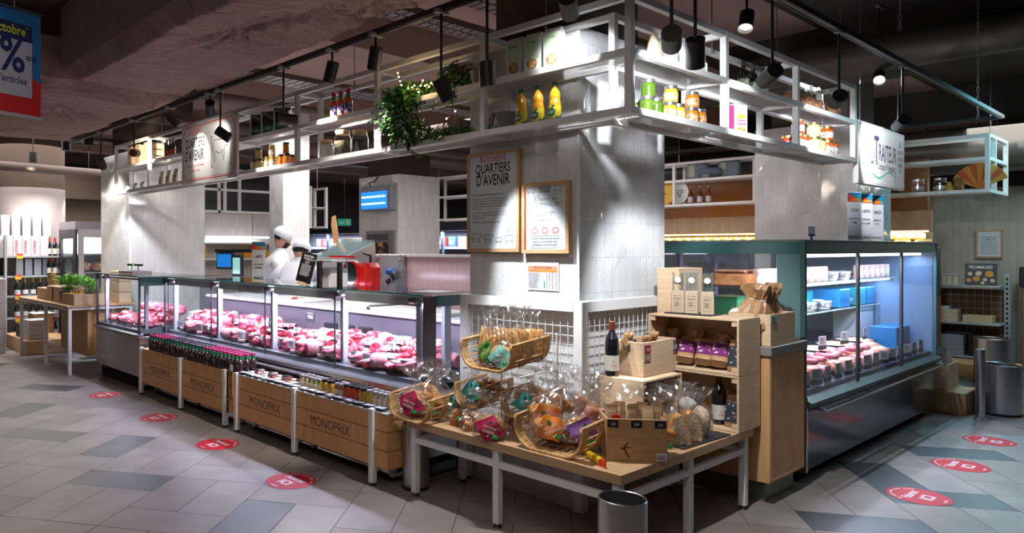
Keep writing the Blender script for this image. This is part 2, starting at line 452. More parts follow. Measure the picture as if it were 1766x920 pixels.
# ceiling, with the beams and the cloth-wrapped duct casing that hang under it
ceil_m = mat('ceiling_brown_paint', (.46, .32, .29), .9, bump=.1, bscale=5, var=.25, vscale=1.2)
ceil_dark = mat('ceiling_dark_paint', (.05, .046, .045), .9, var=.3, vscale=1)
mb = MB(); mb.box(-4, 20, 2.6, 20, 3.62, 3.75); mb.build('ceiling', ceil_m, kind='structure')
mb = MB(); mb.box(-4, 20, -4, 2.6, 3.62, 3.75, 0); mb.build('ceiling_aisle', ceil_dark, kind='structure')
mb = MB()
for y in (5.0, 7.6, 10.4, 13.4): mb.box(3.3, 16, y, y+.32, 3.3, 3.62)
mb.build('trim_1', mat('beam_brown_paint', (.36, .26, .22), .9, bump=.1, bscale=8), kind='structure')
mb = MB()
mb.box(7.8, 8.25, -2.5, 7.0, 3.12, 3.62); mb.box(12, 12.5, -2.5, 9, 3.2, 3.62)
mb.build('trim_2', mat('beam_grey_concrete', (.05, .045, .042), .9, var=.3, vscale=2), kind='structure')
# walls far behind
wall_beige = mat('wall_beige_paint', (.36, .29, .22), .85, var=.06, vscale=1)
wall_grey = mat('wall_grey_paint', (.10, .09, .088), .8)
mb = MB(); mb.box(-4, 20, 18.4, 18.6, 0, 3.7); mb.build('wall_back', wall_grey, kind='structure')
mb = MB(); mb.box(19, 19.2, -4, 18.4, 0, 3.7); mb.build('wall_far', wall_grey, kind='structure')
mb = MB(); mb.box(-4, 20, -4, -3.8, 0, 3.7); mb.build('wall_front', wall_grey, kind='structure')
mb = MB(); mb.box(-4, -3.8, -3.8, 18.4, 0, 3.7); mb.build('wall_left', wall_grey, kind='structure')
mb = MB(); mb.box(2.0, 6.2, 16.0, 16.2, 0, 2.55); mb.build('wall_beige', wall_beige, kind='structure')
mb = MB(); mb.box(1.5, 6.5, 15.4, 16.2, 2.55, 3.1); mb.build('trim_3', mat('bulkhead_beige', (.17, .125, .095), .85), kind='structure')

tile_w = mat_tile('glazed_white_tile', (.74, .75, .76), (.60, .61, .62))
tile_pink = mat_tile('glazed_pale_pink_tile', (.84, .60, .60), (.66, .42, .43), emboss=False, var=.02)
tile_cream = mat_tile('glazed_cream_tile', (.52, .47, .41), (.34, .3, .26), rough=.1, bump=.6)
conc = mat('column_brown_concrete', (.085, .066, .052), .9, var=.3, vscale=2, bump=.15, bscale=20)
conc_pale = mat('column_white_plaster', (.62, .56, .54), .6, var=.05)
def column(name, x0, x1, y0, y1, ztop=2.78, core=conc, i=.12):
    mb = MB(); mb.box(x0, x1, y0, y1, 0, ztop); mb.build(name, tile_w, kind='structure')
    mb = MB(); mb.box(x0+i, x1-i, y0+i, y1-i, ztop, 3.62); mb.build(name+'_core', core, kind='structure')
column('wall_corner_column', 3.58, 4.54, 2.41, 3.24)
column('wall_left_column', 3.6, 4.645, 9.1, 10.2)
column('wall_right_column', 8.25, 9.31, 2.41, 3.36)
column('wall_back_column', 8.25, 9.25, 9.1, 10.15)
mb = MB(); mb.box(4.94, 5.34, 7.58, 7.90, 0, 3.62); mb.build('wall_pillar', tile_w, kind='structure')
mb = MB(); mb.box(3.575, 3.61, 9.095, 9.115, 0, 2.78); mb.box(3.572, 3.59, 2.402, 2.42, 0, 2.78); mb.build('trim_4', white_metal, kind='structure')
# round column at the far left
mb = MB(); mb.cyl((3.35, 12.9, 0), (3.35, 12.9, 2.5), .56, n=40); mb.build('wall_round_column', conc_pale, kind='structure')
mb = MB(); mb.cyl((3.35, 12.9, 2.5), (3.35, 12.9, 3.62), .55, n=40); mb.build('wall_round_column_core', mat('bulkhead_brown', (.14, .10, .08), .85), kind='structure')
# low tiled wall behind the butchers with a white ledge
mb = MB(); mb.box(5.2, 5.32, 3.0, 7.58, 0, 1.42); mb.build('wall_low_pink', tile_pink, kind='structure')
mb = MB(); mb.box(5.18, 5.36, 3.0, 7.58, 1.42, 1.445); mb.build('trim_5', white_metal, kind='structure')
# tiled wall at the far right behind the cheese counter
mb = MB(); mb.box(12.25, 12.4, -3, 5.1, 0, 2.3); mb.build('wall_right_tiled', tile_cream, kind='structure')

# cloth-wrapped casing under the ceiling
def mat_cloth():
    m, nt, b = _new('cloth_wrap')
    tc = nt.nodes.new('ShaderNodeTexCoord')
    n = nt.nodes.new('ShaderNodeTexNoise'); n.inputs['Scale'].default_value = 1.6; n.inputs['Detail'].default_value = 4; n.inputs['Distortion'].default_value = 1.5
    nt.links.new(tc.outputs['Object'], n.inputs['Vector'])
    mx = nt.nodes.new('ShaderNodeMix'); mx.data_type = 'RGBA'
    mx.inputs[6].default_value = (.44, .31, .27, 1); mx.inputs[7].default_value = (.56, .42, .37, 1)
    nt.links.new(n.outputs['Fac'], mx.inputs[0]); nt.links.new(mx.outputs[2], b.inputs['Base Color'])
    b.inputs['Roughness'].default_value = .75
    mp = nt.nodes.new('ShaderNodeMapping'); mp.inputs['Scale'].default_value = (1.2, 4, 1); nt.links.new(tc.outputs['Object'], mp.inputs['Vector'])
    n2 = nt.nodes.new('ShaderNodeTexNoise'); n2.inputs['Scale'].default_value = 2.4; n2.inputs['Detail'].default_value = 5; n2.inputs['Distortion'].default_value = 1.2
    nt.links.new(mp.outputs[0], n2.inputs['Vector'])
    bp = nt.nodes.new('ShaderNodeBump'); bp.inputs['Strength'].default_value = 1; bp.inputs['Distance'].default_value = .12
    nt.links.new(n2.outputs['Fac'], bp.inputs['Height']); nt.links.new(bp.outputs['Normal'], b.inputs['Normal'])
    return m
cloth = mat_cloth()
def casing(name, x0, x1, y0, y1, z0, z1, pins, side_m=None):
    """box whose underside sags like cloth between pins, with creases running into each pin"""
    rr = random.Random(pins+3)
    P = [(rr.uniform(x0, x1), rr.uniform(y0, y1)) for _ in range(pins)]
    nx, ny = 90, 240
    def f(u, v):
        x = x0+(x1-x0)*u; y = y0+(y1-y0)*v
        z = z0-.035
        ed = min(u, 1-u, v*3, (1-v)*3)
        s = 0
        for k, (a, b) in enumerate(P):
            dx, dy = x-a, y-b; d = math.hypot(dx, dy)
            if d < .75:
                t = math.atan2(dy, dx); fall = (1-d/.75)**2
                s += fall*.05 + .02*fall*math.sin(9*t+k*2)*min(1, d/.08) + .010*fall*math.sin(17*t+k)*min(1, d/.1)
        z += s + .012*math.sin(x*3.1+y*1.3)+.008*math.sin(y*2.7-x*2)
        z = z*min(1, ed*12)+(z0+.09)*(1-min(1, ed*12))
        return (x, y, z)
    mb = MB(); mb.grid(lambda u, v: f(1-u, v), nx, ny)
    mb.box(x0, x1, y0, y1, z0+.09, z1, 1)
    return mb.build(name, [cloth, side_m or mat('casing_grey_green', (.50, .47, .40), .7, var=.1)], kind='structure')
casing('ceiling_casing', 1.9, 3.02, -1.0, 6.35, 2.93, 3.55, 20)
casing('ceiling_casing_far', .2, 3.02, 6.35, 9.4, 2.86, 3.3, 16, cloth)
# ================================================================ HANGING RACK over the counters
RX, RY = 3.31, 1.93                     # outer corner
RW = .27                                # depth
RB, RM, RT = 2.18, 2.475, 2.787         # bottom, middle shelf, top
RLY = 8.905; RRX = 6.60
RPY = [2.92, 3.905, 4.91, 5.91, 6.90, 7.89, RLY]
RPX = [4.383, 5.46, RRX]
TB = .036
perf = None
def mat_perf():
    m, nt, b = _new('perforated_white_sheet')
    b.inputs['Base Color'].default_value = (.80, .80, .79, 1); b.inputs['Roughness'].default_value = .4
    tc = nt.nodes.new('ShaderNodeTexCoord'); v = nt.nodes.new('ShaderNodeTexVoronoi'); v.voronoi_dimensions = '2D'; v.inputs['Scale'].default_value = 70; v.inputs['Randomness'].default_value = 0
    nt.links.new(tc.outputs['Object'], v.inputs['Vector'])
    r = nt.nodes.new('ShaderNodeValToRGB'); r.color_ramp.elements[0].position = .36; r.color_ramp.elements[1].position = .40
    nt.links.new(v.outputs['Distance'], r.inputs[0])
    t = nt.nodes.new('ShaderNodeBsdfTransparent'); mx = nt.nodes.new('ShaderNodeMixShader')
    nt.links.new(r.outputs[0], mx.inputs[0]); nt.links.new(t.outputs[0], mx.inputs[1]); nt.links.new(b.outputs[0], mx.inputs[2]); nt.links.new(mx.outputs[0], nt.nodes['Material Output'].inputs[0])
    return m
perf = mat_perf()
rack = thing('hanging_rack', 'long white steel open-shelf rack hung in an L around the corner column', 'rack', (RX, RY, RB))
def rloc(mb, name, m): 
    o = mb.build(name, m); o.parent = rack; o.matrix_parent_inverse = Matrix.Translation((-RX, -RY, -RB)); return o
h = TB/2
# the upright posts
posts = [(RX+h, RY+h)]
for y in RPY: posts += [(RX+h, y-h), (RX+RW-h, y-h)]
for x in RPX: posts += [(x-h, RY+h), (x-h, RY+RW-h)]
posts += [(RX+RW-h, RY+RW-h)]
for (x, y) in posts:
    mb = MB(); mb.box(x-h, x+h, y-h, y+h, RB, RT); rloc(mb, 'post', white_metal)
# rails
for z in (RB, RM, RT-TB):
    mb = MB(); e = .001
    z0, z1 = z+e, z+TB-e
    mb.box(RX+e, RX+TB-e, RY+TB, RLY-TB, z0, z1); mb.box(RX+RW-TB+e, RX+RW-e, RY+RW, RLY-TB, z0, z1)
    rloc(mb, 'rail', white_metal)
    mb = MB(); mb.box(RX+TB, RRX-TB, RY+e, RY+TB-e, z0, z1); mb.box(RX+RW, RRX-TB, RY+RW-TB+e, RY+RW-e, z0, z1)
    rloc(mb, 'rail', white_metal)
    for y in RPY: mb = MB(); mb.box(RX+TB, RX+RW-TB, y-TB+e, y-e, z0, z1); rloc(mb, 'cross_rail', white_metal)
    for x in RPX: mb = MB(); mb.box(x-TB+e, x-e, RY+TB, RY+RW-TB, z0, z1); rloc(mb, 'cross_rail', white_metal)
for z in (RB, RM):
    ys = [RY]+RPY
    for a, b in zip(ys[:-1], ys[1:]):
        mb = MB(); mb.box(RX+TB*.6, RX+RW-TB*.6, a+.002, b-.002, z+TB-.010, z+TB-.006); rloc(mb, 'shelf', perf)
    xs = [RX+RW]+RPX
    for a, b in zip(xs[:-1], xs[1:]):
        mb = MB(); mb.box(a+.002, b-.002, RY+TB*.6, RY+RW-TB*.6, z+TB-.010, z+TB-.006); rloc(mb, 'shelf', perf)
# steel cables that carry it
for (x, y) in [(RX+.22, 2.6), (RX+.22, 4.4), (RX+.05, 6.2), (RX+.22, 8.0), (4.6, RY+.2), (5.6, RY+.2), (6.4, RY+.05)]:
    mb = MB(); mb.cyl((x, y, RT-.03), (x, y, 3.62), .0035, n=6); mb.cyl((x, y, RT-.05), (x, y, RT+.02), .007, n=8)
    rloc(mb, 'hanging_rod', steel)
SH1 = RB+TB; SH2 = RM+TB                 # shelf surfaces

# ================================================================ WIRE FRAME around the corner column
fx, fy = 3.50, 2.335
wf = thing('wire_mesh_frame', 'white square tube frame with wire mesh panels around the foot of the corner column', 'frame', (fx, fy, 0))
def wl(mb, name, m=white_metal): 
    o = mb.build(name, m); o.parent = wf; o.matrix_parent_inverse = Matrix.Translation((-fx, -fy, 0)); return o
for (x, y) in ((fx, fy), (fx, 3.20), (4.58, fy)):
    mb = MB(); mb.bbox(x, x+.06, y, y+.06, 0.02, 1.205); wl(mb, 'post')
for z in (1.145, .30):
    mb = MB(); mb.box(fx+.001, fx+.059, fy+.06, 3.20, z, z+.059); wl(mb, 'rail')
    mb = MB(); mb.box(fx+.06, 4.58, fy+.001, fy+.059, z, z+.059); wl(mb, 'rail')
mb = MB(); y = fy+.06
while y < 3.20: mb.box(fx+.028, fx+.032, y, y+.0035, .36, 1.145); y += .052
z = .38
while z < 1.145: mb.box(fx+.032, fx+.036, fy+.06, 3.2, z, z+.0035); z += .052
wl(mb, 'wire_mesh')
mb = MB(); x = fx+.06
while x < 4.58: mb.box(x, x+.0035, fy+.028, fy+.032, .36, 1.145); x += .052
z = .38
while z < 1.145: mb.box(fx+.06, 4.58, fy+.032, fy+.036, z, z+.0035); z += .052
wl(mb, 'wire_mesh')
# ================================================================ TRACK LIGHTS
lamp_glow = mat('lamp_lens_glow', (1, 1, 1), .3, emit=(1, .96, .9), estr=9)
def track(name, p0, p1, label, group='black lighting tracks'):
    p0 = Vector(p0); p1 = Vector(p1); c = (p0+p1)/2
    t = thing(name, label, 'lighting track', p0, 0, group)
    d = p1-p0; L = d.length
    t.rotation_euler = (0, 0, math.atan2(d.y, d.x))
    mb = MB(); mb.box(0, L, -.022, .022, 0, .035); mb.box(0, L, .008, .011, -.004, .0); mb.build('rail', black_metal, t)
    mb = MB(); mb.box(0, L, -.012, -.004, -.003, .001); mb.build('conductor_strip', mat('track_grey', (.25, .25, .25), .4, .6), t)
    return t
track('lighting_track', (3.0, -.6, 2.87), (3.0, 9.6, 2.87), 'black lighting track running along the edge of the cloth-wrapped casing above the meat counter')
track('lighting_track', (3.0, 1.62, 2.87), (10.0, 1.62, 2.87), 'black lighting track running above the right aisle in front of the delicatessen case')
track('lighting_track', (10.0, 1.62, 2.87), (10.0, 6.2, 2.87), 'black lighting track turning off towards the cheese counter at the right end')
def lamp(p, rod, aim, label, power=0, cone=38, col=(1, .93, .84), r=.043, L=.135, top=None, blend=.45, m=None, grp='black track spotlights'):
    """p: pivot where the rod meets the head; aim: point it looks at"""
    p = Vector(p); top = (p.z+rod) if top is None else top
    t = thing('track_spotlight', label, 'spotlight', p, 0, grp)
    mb = MB(); mb.cyl((0, 0, 0), (0, 0, top-p.z), .008, n=8); mb.build('rod', black_metal, t)
    mb = MB(); mb.bbox(-.05, .05, -.018, .018, top-p.z-.012, top-p.z+.012, .004); mb.build('track_adapter', mat('adapter_grey', (.3, .3, .3), .5), t)
    d = (Vector(aim)-p).normalized()
    mb = MB(); a = -d*.035; b = a+d*L
    mb.cyl(a, b, r, n=24, caps=False); mb.cyl(a, a+d*.004, r*.999, n=24)
    mb.cyl(b, b-d*.03, r, r*.84, n=24, caps=False)
    mb.build('lamp_head', m or black_metal, t)
    mb = MB(); q = b-d*.028; mb.cyl(q, q+d*.002, r*.83, n=20); mb.build('lens', lamp_glow if power else mat('unlit_lens', (.1, .1, .1), .3), t)
    if power:
        l = bpy.data.lights.new('spot', 'SPOT'); l.energy = power; l.color = col; l.spot_size = math.radians(cone); l.spot_blend = blend; l.shadow_soft_size = .035
        o = bpy.data.objects.new('spot', l); COL.objects.link(o); o.parent = t
        o.location = b+d*.004; o.rotation_euler = d.to_track_quat('-Z', 'Y').to_euler()
    return t
TX, TY, TZ = 2.99, 1.62, 2.868
def L_at(x, y, aim, label, power, **k):          # left track, head pivot at photo point
    Y, z = onX(x, y, TX); return lamp((TX, Y, z), 0, aim, label, power, top=TZ, **k)
def R_at(x, y, aim, label, power, **k):
    X, z = onY(x, y, TY); return lamp((X, TY, z), 0, aim, label, power, top=TZ, **k)
warm = (1, .87, .72); cool = (.93, .96, 1)
L_at(761, 146, (3.42, 2.75, 1.6), 'black spotlight on a long rod in front of the ivy', 130, col=cool)
L_at(840, 118, (3.12, 2.60, .5), 'black spotlight on a long rod left of the green boxes', 150, cone=62, col=cool)
L_at(648, 92, (3.5, 4.6, 1.0), 'black spotlight tilted hard on a short rod above the ivy', 110, cone=55)
L_at(573, 116, (3.1, 4.9, 1.0), 'black spotlight pointing straight down above the hot sauce bottles', 90, cone=60)
L_at(489, 205, (3.42, 4.45, 2.45), 'black spotlight on a long rod in front of the green crisp bags', 90, cone=50, col=warm)
L_at(380, 228, (3.35, 5.3, 2.2), 'black spotlight on a long rod in front of the butcher sign', 26, cone=60, col=(1, .95, .88))
L_at(362, 182, (3.3, 6.35, 2.35), 'black spotlight pointing straight down above the butcher sign', 16, cone=80)
L_at(293, 203, (3.35, 6.5, 2.4), 'small lit black spotlight left of the butcher sign top', 20, cone=60)
L_at(231, 264, (3.42, 8.0, 2.6), 'bronze spotlight in front of the pine crates at the left rack end', 70, cone=50, col=warm, m=mat('bronze_metal', (.20, .13, .07), .35, .8))
L_at(174, 278, (3.9, 9.3, 1.2), 'lit black spotlight beside the far tiled column', 120, cone=60, col=cool)
L_at(980, 4, (3.50, 2.35, 2.5), 'black spotlight cut by the top edge of the photo above the rack corner', 45, cone=60, col=cool)
R_at(1158, 63, (3.85, 2.0, 2.3), 'black spotlight hanging upright in front of the flour bags', 80, cone=66, col=cool)
R_at(1199, 80, (4.35, 2.1, .9), 'black spotlight tilted on a long rod right of the flour bags', 150, cone=60, col=cool)
R_at(1332, 126, (4.6, 2.05, 2.3), 'black spotlight tilted in front of the rack wine bottles', 80, cone=60, col=cool)
R_at(1447, 168, (6.0, 2.05, 2.3), 'black spotlight tilted in front of the pasta bags', 75, cone=50, col=cool)
R_at(1557, 210, (7.0, 1.93, 2.3), 'black spotlight on a long rod beside the delicatessen sign', 60, cone=95, col=cool)
# lamps on other tracks farther back, some facing the camera
def far_lamp(x, y, D, aim, label, power, **k):
    a, b = _k(x); lamp((a*D, b*D, EYE-(y-HY)*D/FPX), 0, aim, label, power, top=k.pop('top', 3.615), **k)
far_lamp(1288, 30, 4.6, (3.9, 1.8, 1.4), 'lit black spotlight facing the camera above the rack at top right', 110, cone=70, col=cool)
far_lamp(1516, 130, 6.3, (4.6, 1.2, 1.0), 'lit black spotlight facing the aisle in front of the dark duct', 90, cone=80, col=(.75, .83, 1), L=.15)
far_lamp(1688, 258, 10.4, (9.8, 2.6, 1.4), 'left one of the two black spotlights above the delicatessen end', 0)
far_lamp(1716, 268, 9.6, (9.2, 2.2, .9), 'right one of the two black spotlights above the delicatessen end', 60, cone=80, col=(.3, .8, 1))
far_lamp(1600, 306, 10.4, (10.4, 3.5, 1.0), 'small black spotlight above the yellow cheese counter', 120, cone=80, col=(1, .8, .45))
far_lamp(1709, 300, 10.6, (12.1, 1.7, 1.5), 'small black spotlight beside the far rack end', 60, cone=70, col=(1, .9, .75))
for i, (x, y, D, w_, lb) in enumerate([(153, 236, 9.5, 22, 'highest of the small lit ceiling spotlights left of the rack'), (114, 246, 10.5, 22, 'small lit spotlight second from the left under the brown ceiling'),
        (57, 267, 11, 22, 'leftmost small lit spotlight under the brown ceiling'), (153, 294, 12.5, 22, 'small lit spotlight hanging in front of the dark bulkhead')]):
    a, b = _k(x); far_lamp(x, y, D, (a*D, b*D, 0), lb, w_*3, cone=95, r=.06, L=.15)
# cheese area and back-of-house strip lights stand in their own units

# ================================================================ CABLE TRAYS, PIPES, DUCTS
def tray(p0, p1, wd, label, m):
    p0 = Vector(p0); p1 = Vector(p1); d = p1-p0; L = d.length
    t = thing('cable_tray', label, 'cable tray', p0, math.atan2(d.y, d.x), 'perforated cable trays under the ceiling')
    mb = MB()
    mb.box(0, L, -wd/2, -wd/2+.004, 0, .05); mb.box(0, L, wd/2-.004, wd/2, 0, .05)
    n = int(L/.09)
    for i in range(n): mb.box(i*.09, i*.09+.072, -wd/2, wd/2, 0, .004)
    mb.box(0, L, -.01, .01, 0, .004)
    mb.build('ladder', m, t)
    mb = MB(); rr = random.Random(int(L*10))
    for k in range(5):
        y = -wd*.35+k*wd*.17; pts = [(L*i/12, y+rr.uniform(-.012, .012), .02+rr.uniform(0, .01)) for i in range(13)]
        mb.tube(pts, .008, 6)
    mb.build('cable_bundle', mat('cable_grey', (.10, .09, .085), .6), t)
    return t
galv = mat('galvanised_dim', (.22, .19, .17), .45, .6)
tray((3.4, 3.5, 3.3), (7.7, 3.5, 3.3), .3, 'perforated steel cable tray nearest above the ivy', galv)
tray((3.4, 4.1, 3.3), (7.7, 4.1, 3.3), .2, 'narrow perforated cable tray behind the nearest tray', galv)
tray((3.3, 6.0, 3.15), (12, 6.0, 3.15), .3, 'perforated cable tray crossing above the butcher sign', galv)
tray((4.35, -3, 3.35), (4.35, 2.4, 3.35), .25, 'cable tray crossing over the rack at the top right', galv)
tray((1.0, 10.2, 3.0), (9, 10.2, 3.0), .3, 'cable tray at the far left behind the casing', galv)
def pipe(pts, r, label, m, name='pipe', grp=None):
    p0 = Vector(pts[0]); t = MB(); t.tube([Vector(p)-p0 for p in pts], r, 14)
    o = t.build(name, m); o.location = p0; return tag(o, label, 'duct' if r > .1 else 'pipe', grp)
pipe_m = mat('pipe_brown', (.16, .12, .10), .5); duct_m = mat('duct_grey_metal', (.10, .095, .085), .45, .5, bump=.2, bscale=6)
pipe([(3.3, 6.9, 3.12), (14, 6.9, 3.12)], .05, 'brown pipe crossing under the ceiling above the hot sauce bottles', pipe_m)
pipe([(3.3, 8.4, 3.1), (14, 8.4, 3.1)], .07, 'thicker brown pipe behind the white pillar', pipe_m)
pipe([(3.2, 11.2, 3.53), (14, 11.2, 3.53)], .09, 'brown pipe run far back over the wine shelf', pipe_m)
pipe([(1.2, 11.6, 2.75), (9, 12.6, 2.75)], .07, 'brown pipe above the fridge', pipe_m)
pipe([(7.55, -3, 3.22), (7.55, 1.0, 3.22), (7.55, 3.3, 3.22)], .16, 'grey round duct crossing above the right aisle', duct_m, 'duct')
pipe([(11.7, -3, 2.75), (11.7, 2.0, 2.75), (11.7, 7, 2.75)], .30, 'wide foil-wrapped duct above the cheese counter', mat('foil_wrap', (.22, .22, .22), .32, .85, bump=.8, bscale=5), 'duct')
pipe([(6.2, 3.4, 2.95), (6.2, 6.7, 2.95)], .05, 'brown pipe running back above the pillar', pipe_m)
for (x, y, zt) in ((6.9, 1.25, 2.46), (5.6, 1.4, 2.9)):
    n = int((3.62-zt)/.034); mb = MB()
    for i in range(n):
        z = .017+i*.034
        pts = []
        for k in range(8):
            a = 2*PI*k/8; c = .007*math.cos(a); s = .021*math.sin(a)
            pts.append((c, 0, z+s) if i % 2 else (0, c, z+s))
        mb.tube(pts, .0022, 4, closed=True)
    o = mb.build('chain', steel, loc=None); o.location = (x, y, zt)
    tag(o, 'thin steel chain hanging above the delicatessen sign' if zt < 2.6 else 'thin steel chain hanging in front of the dark duct', 'chain')
# square ceiling panel light, unlit, at the left
t = thing('ceiling_panel', 'pale flat ceiling panel at the left under the cloth casing', 'panel', (1.0, 8.1, 2.79))
mb = MB(); mb.bbox(-.3, .3, -.6, .6, 0, .03); mb.build('diffuser', mat('panel_white', (.55, .5, .52), .5), t)
mb = MB(); mb.box(-.31, .31, -.61, -.6, 0, .035); mb.box(-.31, .31, .6, .61, 0, .035); mb.box(-.31, -.3, -.6, .6, 0, .035); mb.box(.3, .31, -.6, .6, 0, .035); mb.build('frame', steel, t)

# turquoise lit tube and cyan lamp at the far right
t = thing('turquoise_tube_light', 'glowing turquoise tube light under the dark ceiling at the right edge', 'tube light', (9.4, 1.15, 3.05))
mb = MB(); mb.cyl((0, 0, 0), (1.3, 0, 0), .025, n=10); mb.build('tube', mat('tube_turquoise', (.3, .9, 1), .3, emit=(.25, .85, 1), estr=6), t)
mb = MB(); mb.box(0, 1.3, -.02, .02, .025, .06); mb.cyl((.2, 0, .06), (.2, 0, .57), .006, n=6); mb.cyl((1.1, 0, .06), (1.1, 0, .57), .006, n=6); mb.build('housing', black_metal, t)
l = bpy.data.lights.new('tube', 'AREA'); l.shape = 'RECTANGLE'; l.size = 1.2; l.size_y = .05; l.energy = 20; l.color = (.2, .8, 1)
o = bpy.data.objects.new('tube_glow', l); COL.objects.link(o); o.parent = t; o.location = (.6, 0, -.03)
# ================================================================ SIGNS AND POSTERS
def cow(mb, x, y, w, flip=1, t=.004, z=.0007, kind='cow'):
    """outline drawing of a farm animal as thin strokes; w = body length"""
    C = {'cow': [(0,.55),(.02,.25),(.05,0),(.10,0),(.12,.28),(.20,.33),(.33,.26),(.48,.24),(.62,.33),(.66,.02),(.71,.02),(.74,.36),(.80,.46),(.90,.44),(1.0,.50),(1.02,.57),(.93,.66),(.92,.74),(.86,.66),(.72,.70),(.5,.67),(.2,.70),(.06,.70),(0,.55),(-.03,.3)],
         'pig': [(0,.4),(.05,.2),(.06,0),(.12,0),(.16,.18),(.5,.12),(.66,.18),(.68,0),(.74,0),(.77,.22),(.9,.22),(1,.28),(1,.36),(.9,.46),(.82,.56),(.7,.54),(.4,.58),(.1,.54),(0,.4)],
         'hen': [(.0,.6),(.2,.35),(.4,.2),(.4,0),(.5,0),(.5,.2),(.7,.35),(.8,.6),(.95,.68),(.85,.8),(.7,.82),(.62,.6),(.3,.55),(.12,.85),(0,.6)]}[kind]
    P = [Vector((x+(p[0] if flip > 0 else 1-p[0])*w, y+p[1]*w, z)) for p in C]
    for a, b in zip(P[:-1], P[1:]):
        d = (b-a); n = Vector((-d.y, d.x, 0)).normalized()*t/2
        mb.quad(a-n, b-n, b+n, a+n)
def stroke(mb, pts, t, z=.0007):
    P = [Vector((p[0], p[1], z)) for p in pts]
    for a, b in zip(P[:-1], P[1:]):
        d = b-a
        if d.length < 1e-6: continue
        n = Vector((-d.y, d.x, 0)).normalized()*t/2; e = d.normalized()*t*.3
        mb.quad(a-n-e, b-n+e, b+n+e, a+n-e)
def panel_parts(mb, M):
    mb.M = M; return mb
# --- butcher sign on the rack (facing -X)
sy0, sz1 = onX(313, 223, RX-.03); _, sz0 = onX(313, 312, RX-.03); sy1, _ = onX(408, 200, RX-.03)
sw = sy0-sy1; sz1 = 2.765; sz0 = 2.155; shh = sz1-sz0
sg = thing('butcher_shop_sign', 'white enamel butcher sign with red border and cow drawing fixed to the rack', 'sign', (RX-.002, (sy0+sy1)/2, sz0))
M0 = Matrix(((0, 0, -1, 0), (-1, 0, 0, sw/2), (0, 1, 0, 0), (0, 0, 0, 1)))       # local: x right, y up, z out
sign_white = mat('enamel_white', (.78, .78, .77), .18, coat=.5)
def rounded(w, h, r, n=5):
    pts = []
    for (cx, cy, a0) in ((w-r, r, -90), (w-r, h-r, 0), (r, h-r, 90), (r, r, 180)):
        for k in range(n+1):
            a = math.radians(a0+90*k/n); pts.append((cx+r*math.cos(a), cy+r*math.sin(a)))
    return pts
def notch(w, h, m, r, n=5):
    pts = []
    for (cx, cy, a0) in ((w-m, m, 180), (w-m, h-m, 270), (m, h-m, 0), (m, m, 90)):
        for k in range(n+1):
            a = math.radians(a0-90*k/n); pts.append((cx+r*math.cos(a), cy+r*math.sin(a)))
    return pts+[pts[0]]
mb = MB(); M0 = M0@Matrix.Translation((0, 0, .024)); mb.M = M0; mb.prism(rounded(sw, shh, .03), -.022, 0); mb.build('panel', sign_white, sg)
sgr = mat('sign_red', (.68, .05, .04), .5)
mb = MB(); mb.M = M0; stroke(mb, notch(sw, shh, .035, .05), .009); stroke(mb, notch(sw, shh, .052, .05), .0035)
for (a, b) in ((.03, .03), (sw-.03, .03), (.03, shh-.03), (sw-.03, shh-.03)): mb.cyl((a, b, 0), (a, b, .001), .007, n=8)
mb.build('red_border', sgr, sg)
text_mesh([('BOUCHERIE', .088, .13*sw, .80*shh, 'LEFT', .008, .62)], 'red_lettering', sgr, sg, M0)
text_mesh([('QUARTIERS', .135, .07*sw, .60*shh, 'LEFT', .026, .60), ("D'AVENIR", .150, .07*sw, .385*shh, 'LEFT', .026, .62)], 'black_lettering', ink, sg, M0)
text_mesh([('GOURMANDS DE LA PLANETE VIANDE', .036, .10*sw, .275*shh, 'LEFT', .01, .60), ('GOURMANDS A DIRE', .036, .17*sw, .195*shh, 'LEFT', .01, .62)], 'small_red_lettering', sgr, sg, M0)
mb = MB(); mb.M = M0; cow(mb, .60*sw, .30*shh, .26*sw, 1, .006)
for (x, s) in ((.57*sw, 1), (.90*sw, -1)): stroke(mb, [(x+s*.02, .22*shh), (x, .22*shh), (x, .70*shh), (x+s*.02, .70*shh)], .009)
mb.build('cow_drawing', ink, sg)
# --- two framed posters and the price sheet on the corner column (facing -X)
def framed(name, y0, y1, z0, z1, X, label, fw=.022, dp=.035, face=(.66, .72, .76)):
    t = thing(name, label, 'poster', (X, (y0+y1)/2, z0))
    w_ = y0-y1; h_ = z1-z0
    M = Matrix(((0, 0, -1, 0), (-1, 0, 0, w_/2), (0, 1, 0, 0), (0, 0, 0, 1)))
    mb = MB(); mb.M = M
    mb.box(0, w_, 0, fw, 0, dp); mb.box(0, w_, h_-fw, h_, 0, dp); mb.box(0, fw, fw, h_-fw, 0, dp); mb.box(w_-fw, w_, fw, h_-fw, 0, dp)
    mb.build('frame', oak_h, t)
    mb = MB(); mb.M = M; mb.box(fw, w_-fw, fw, h_-fw, 0, dp-.006); mb.build('sheet', mat('poster_paper', face, .28), t)
    return t, M@Matrix.Translation((0, 0, dp-.006)), w_, h_
rr = random.Random(5)
t, M, w_, h_ = framed('framed_poster', 3.235, 2.81, 1.482, 2.123, 3.578, 'tall oak-framed butcher poster with bold title and farm animals on the corner column')
text_mesh([('BOUCHERIE', .058, w_*.5, h_*.895, 'CENTER', .006, .68)], 'red_lettering', sgr, t, M)
text_mesh([('QUARTIERS', .088, w_*.5, h_*.785, 'CENTER', .016, .62), ("D'AVENIR", .098, w_*.5, h_*.665, 'CENTER', .016, .64)], 'black_lettering', ink, t, M)
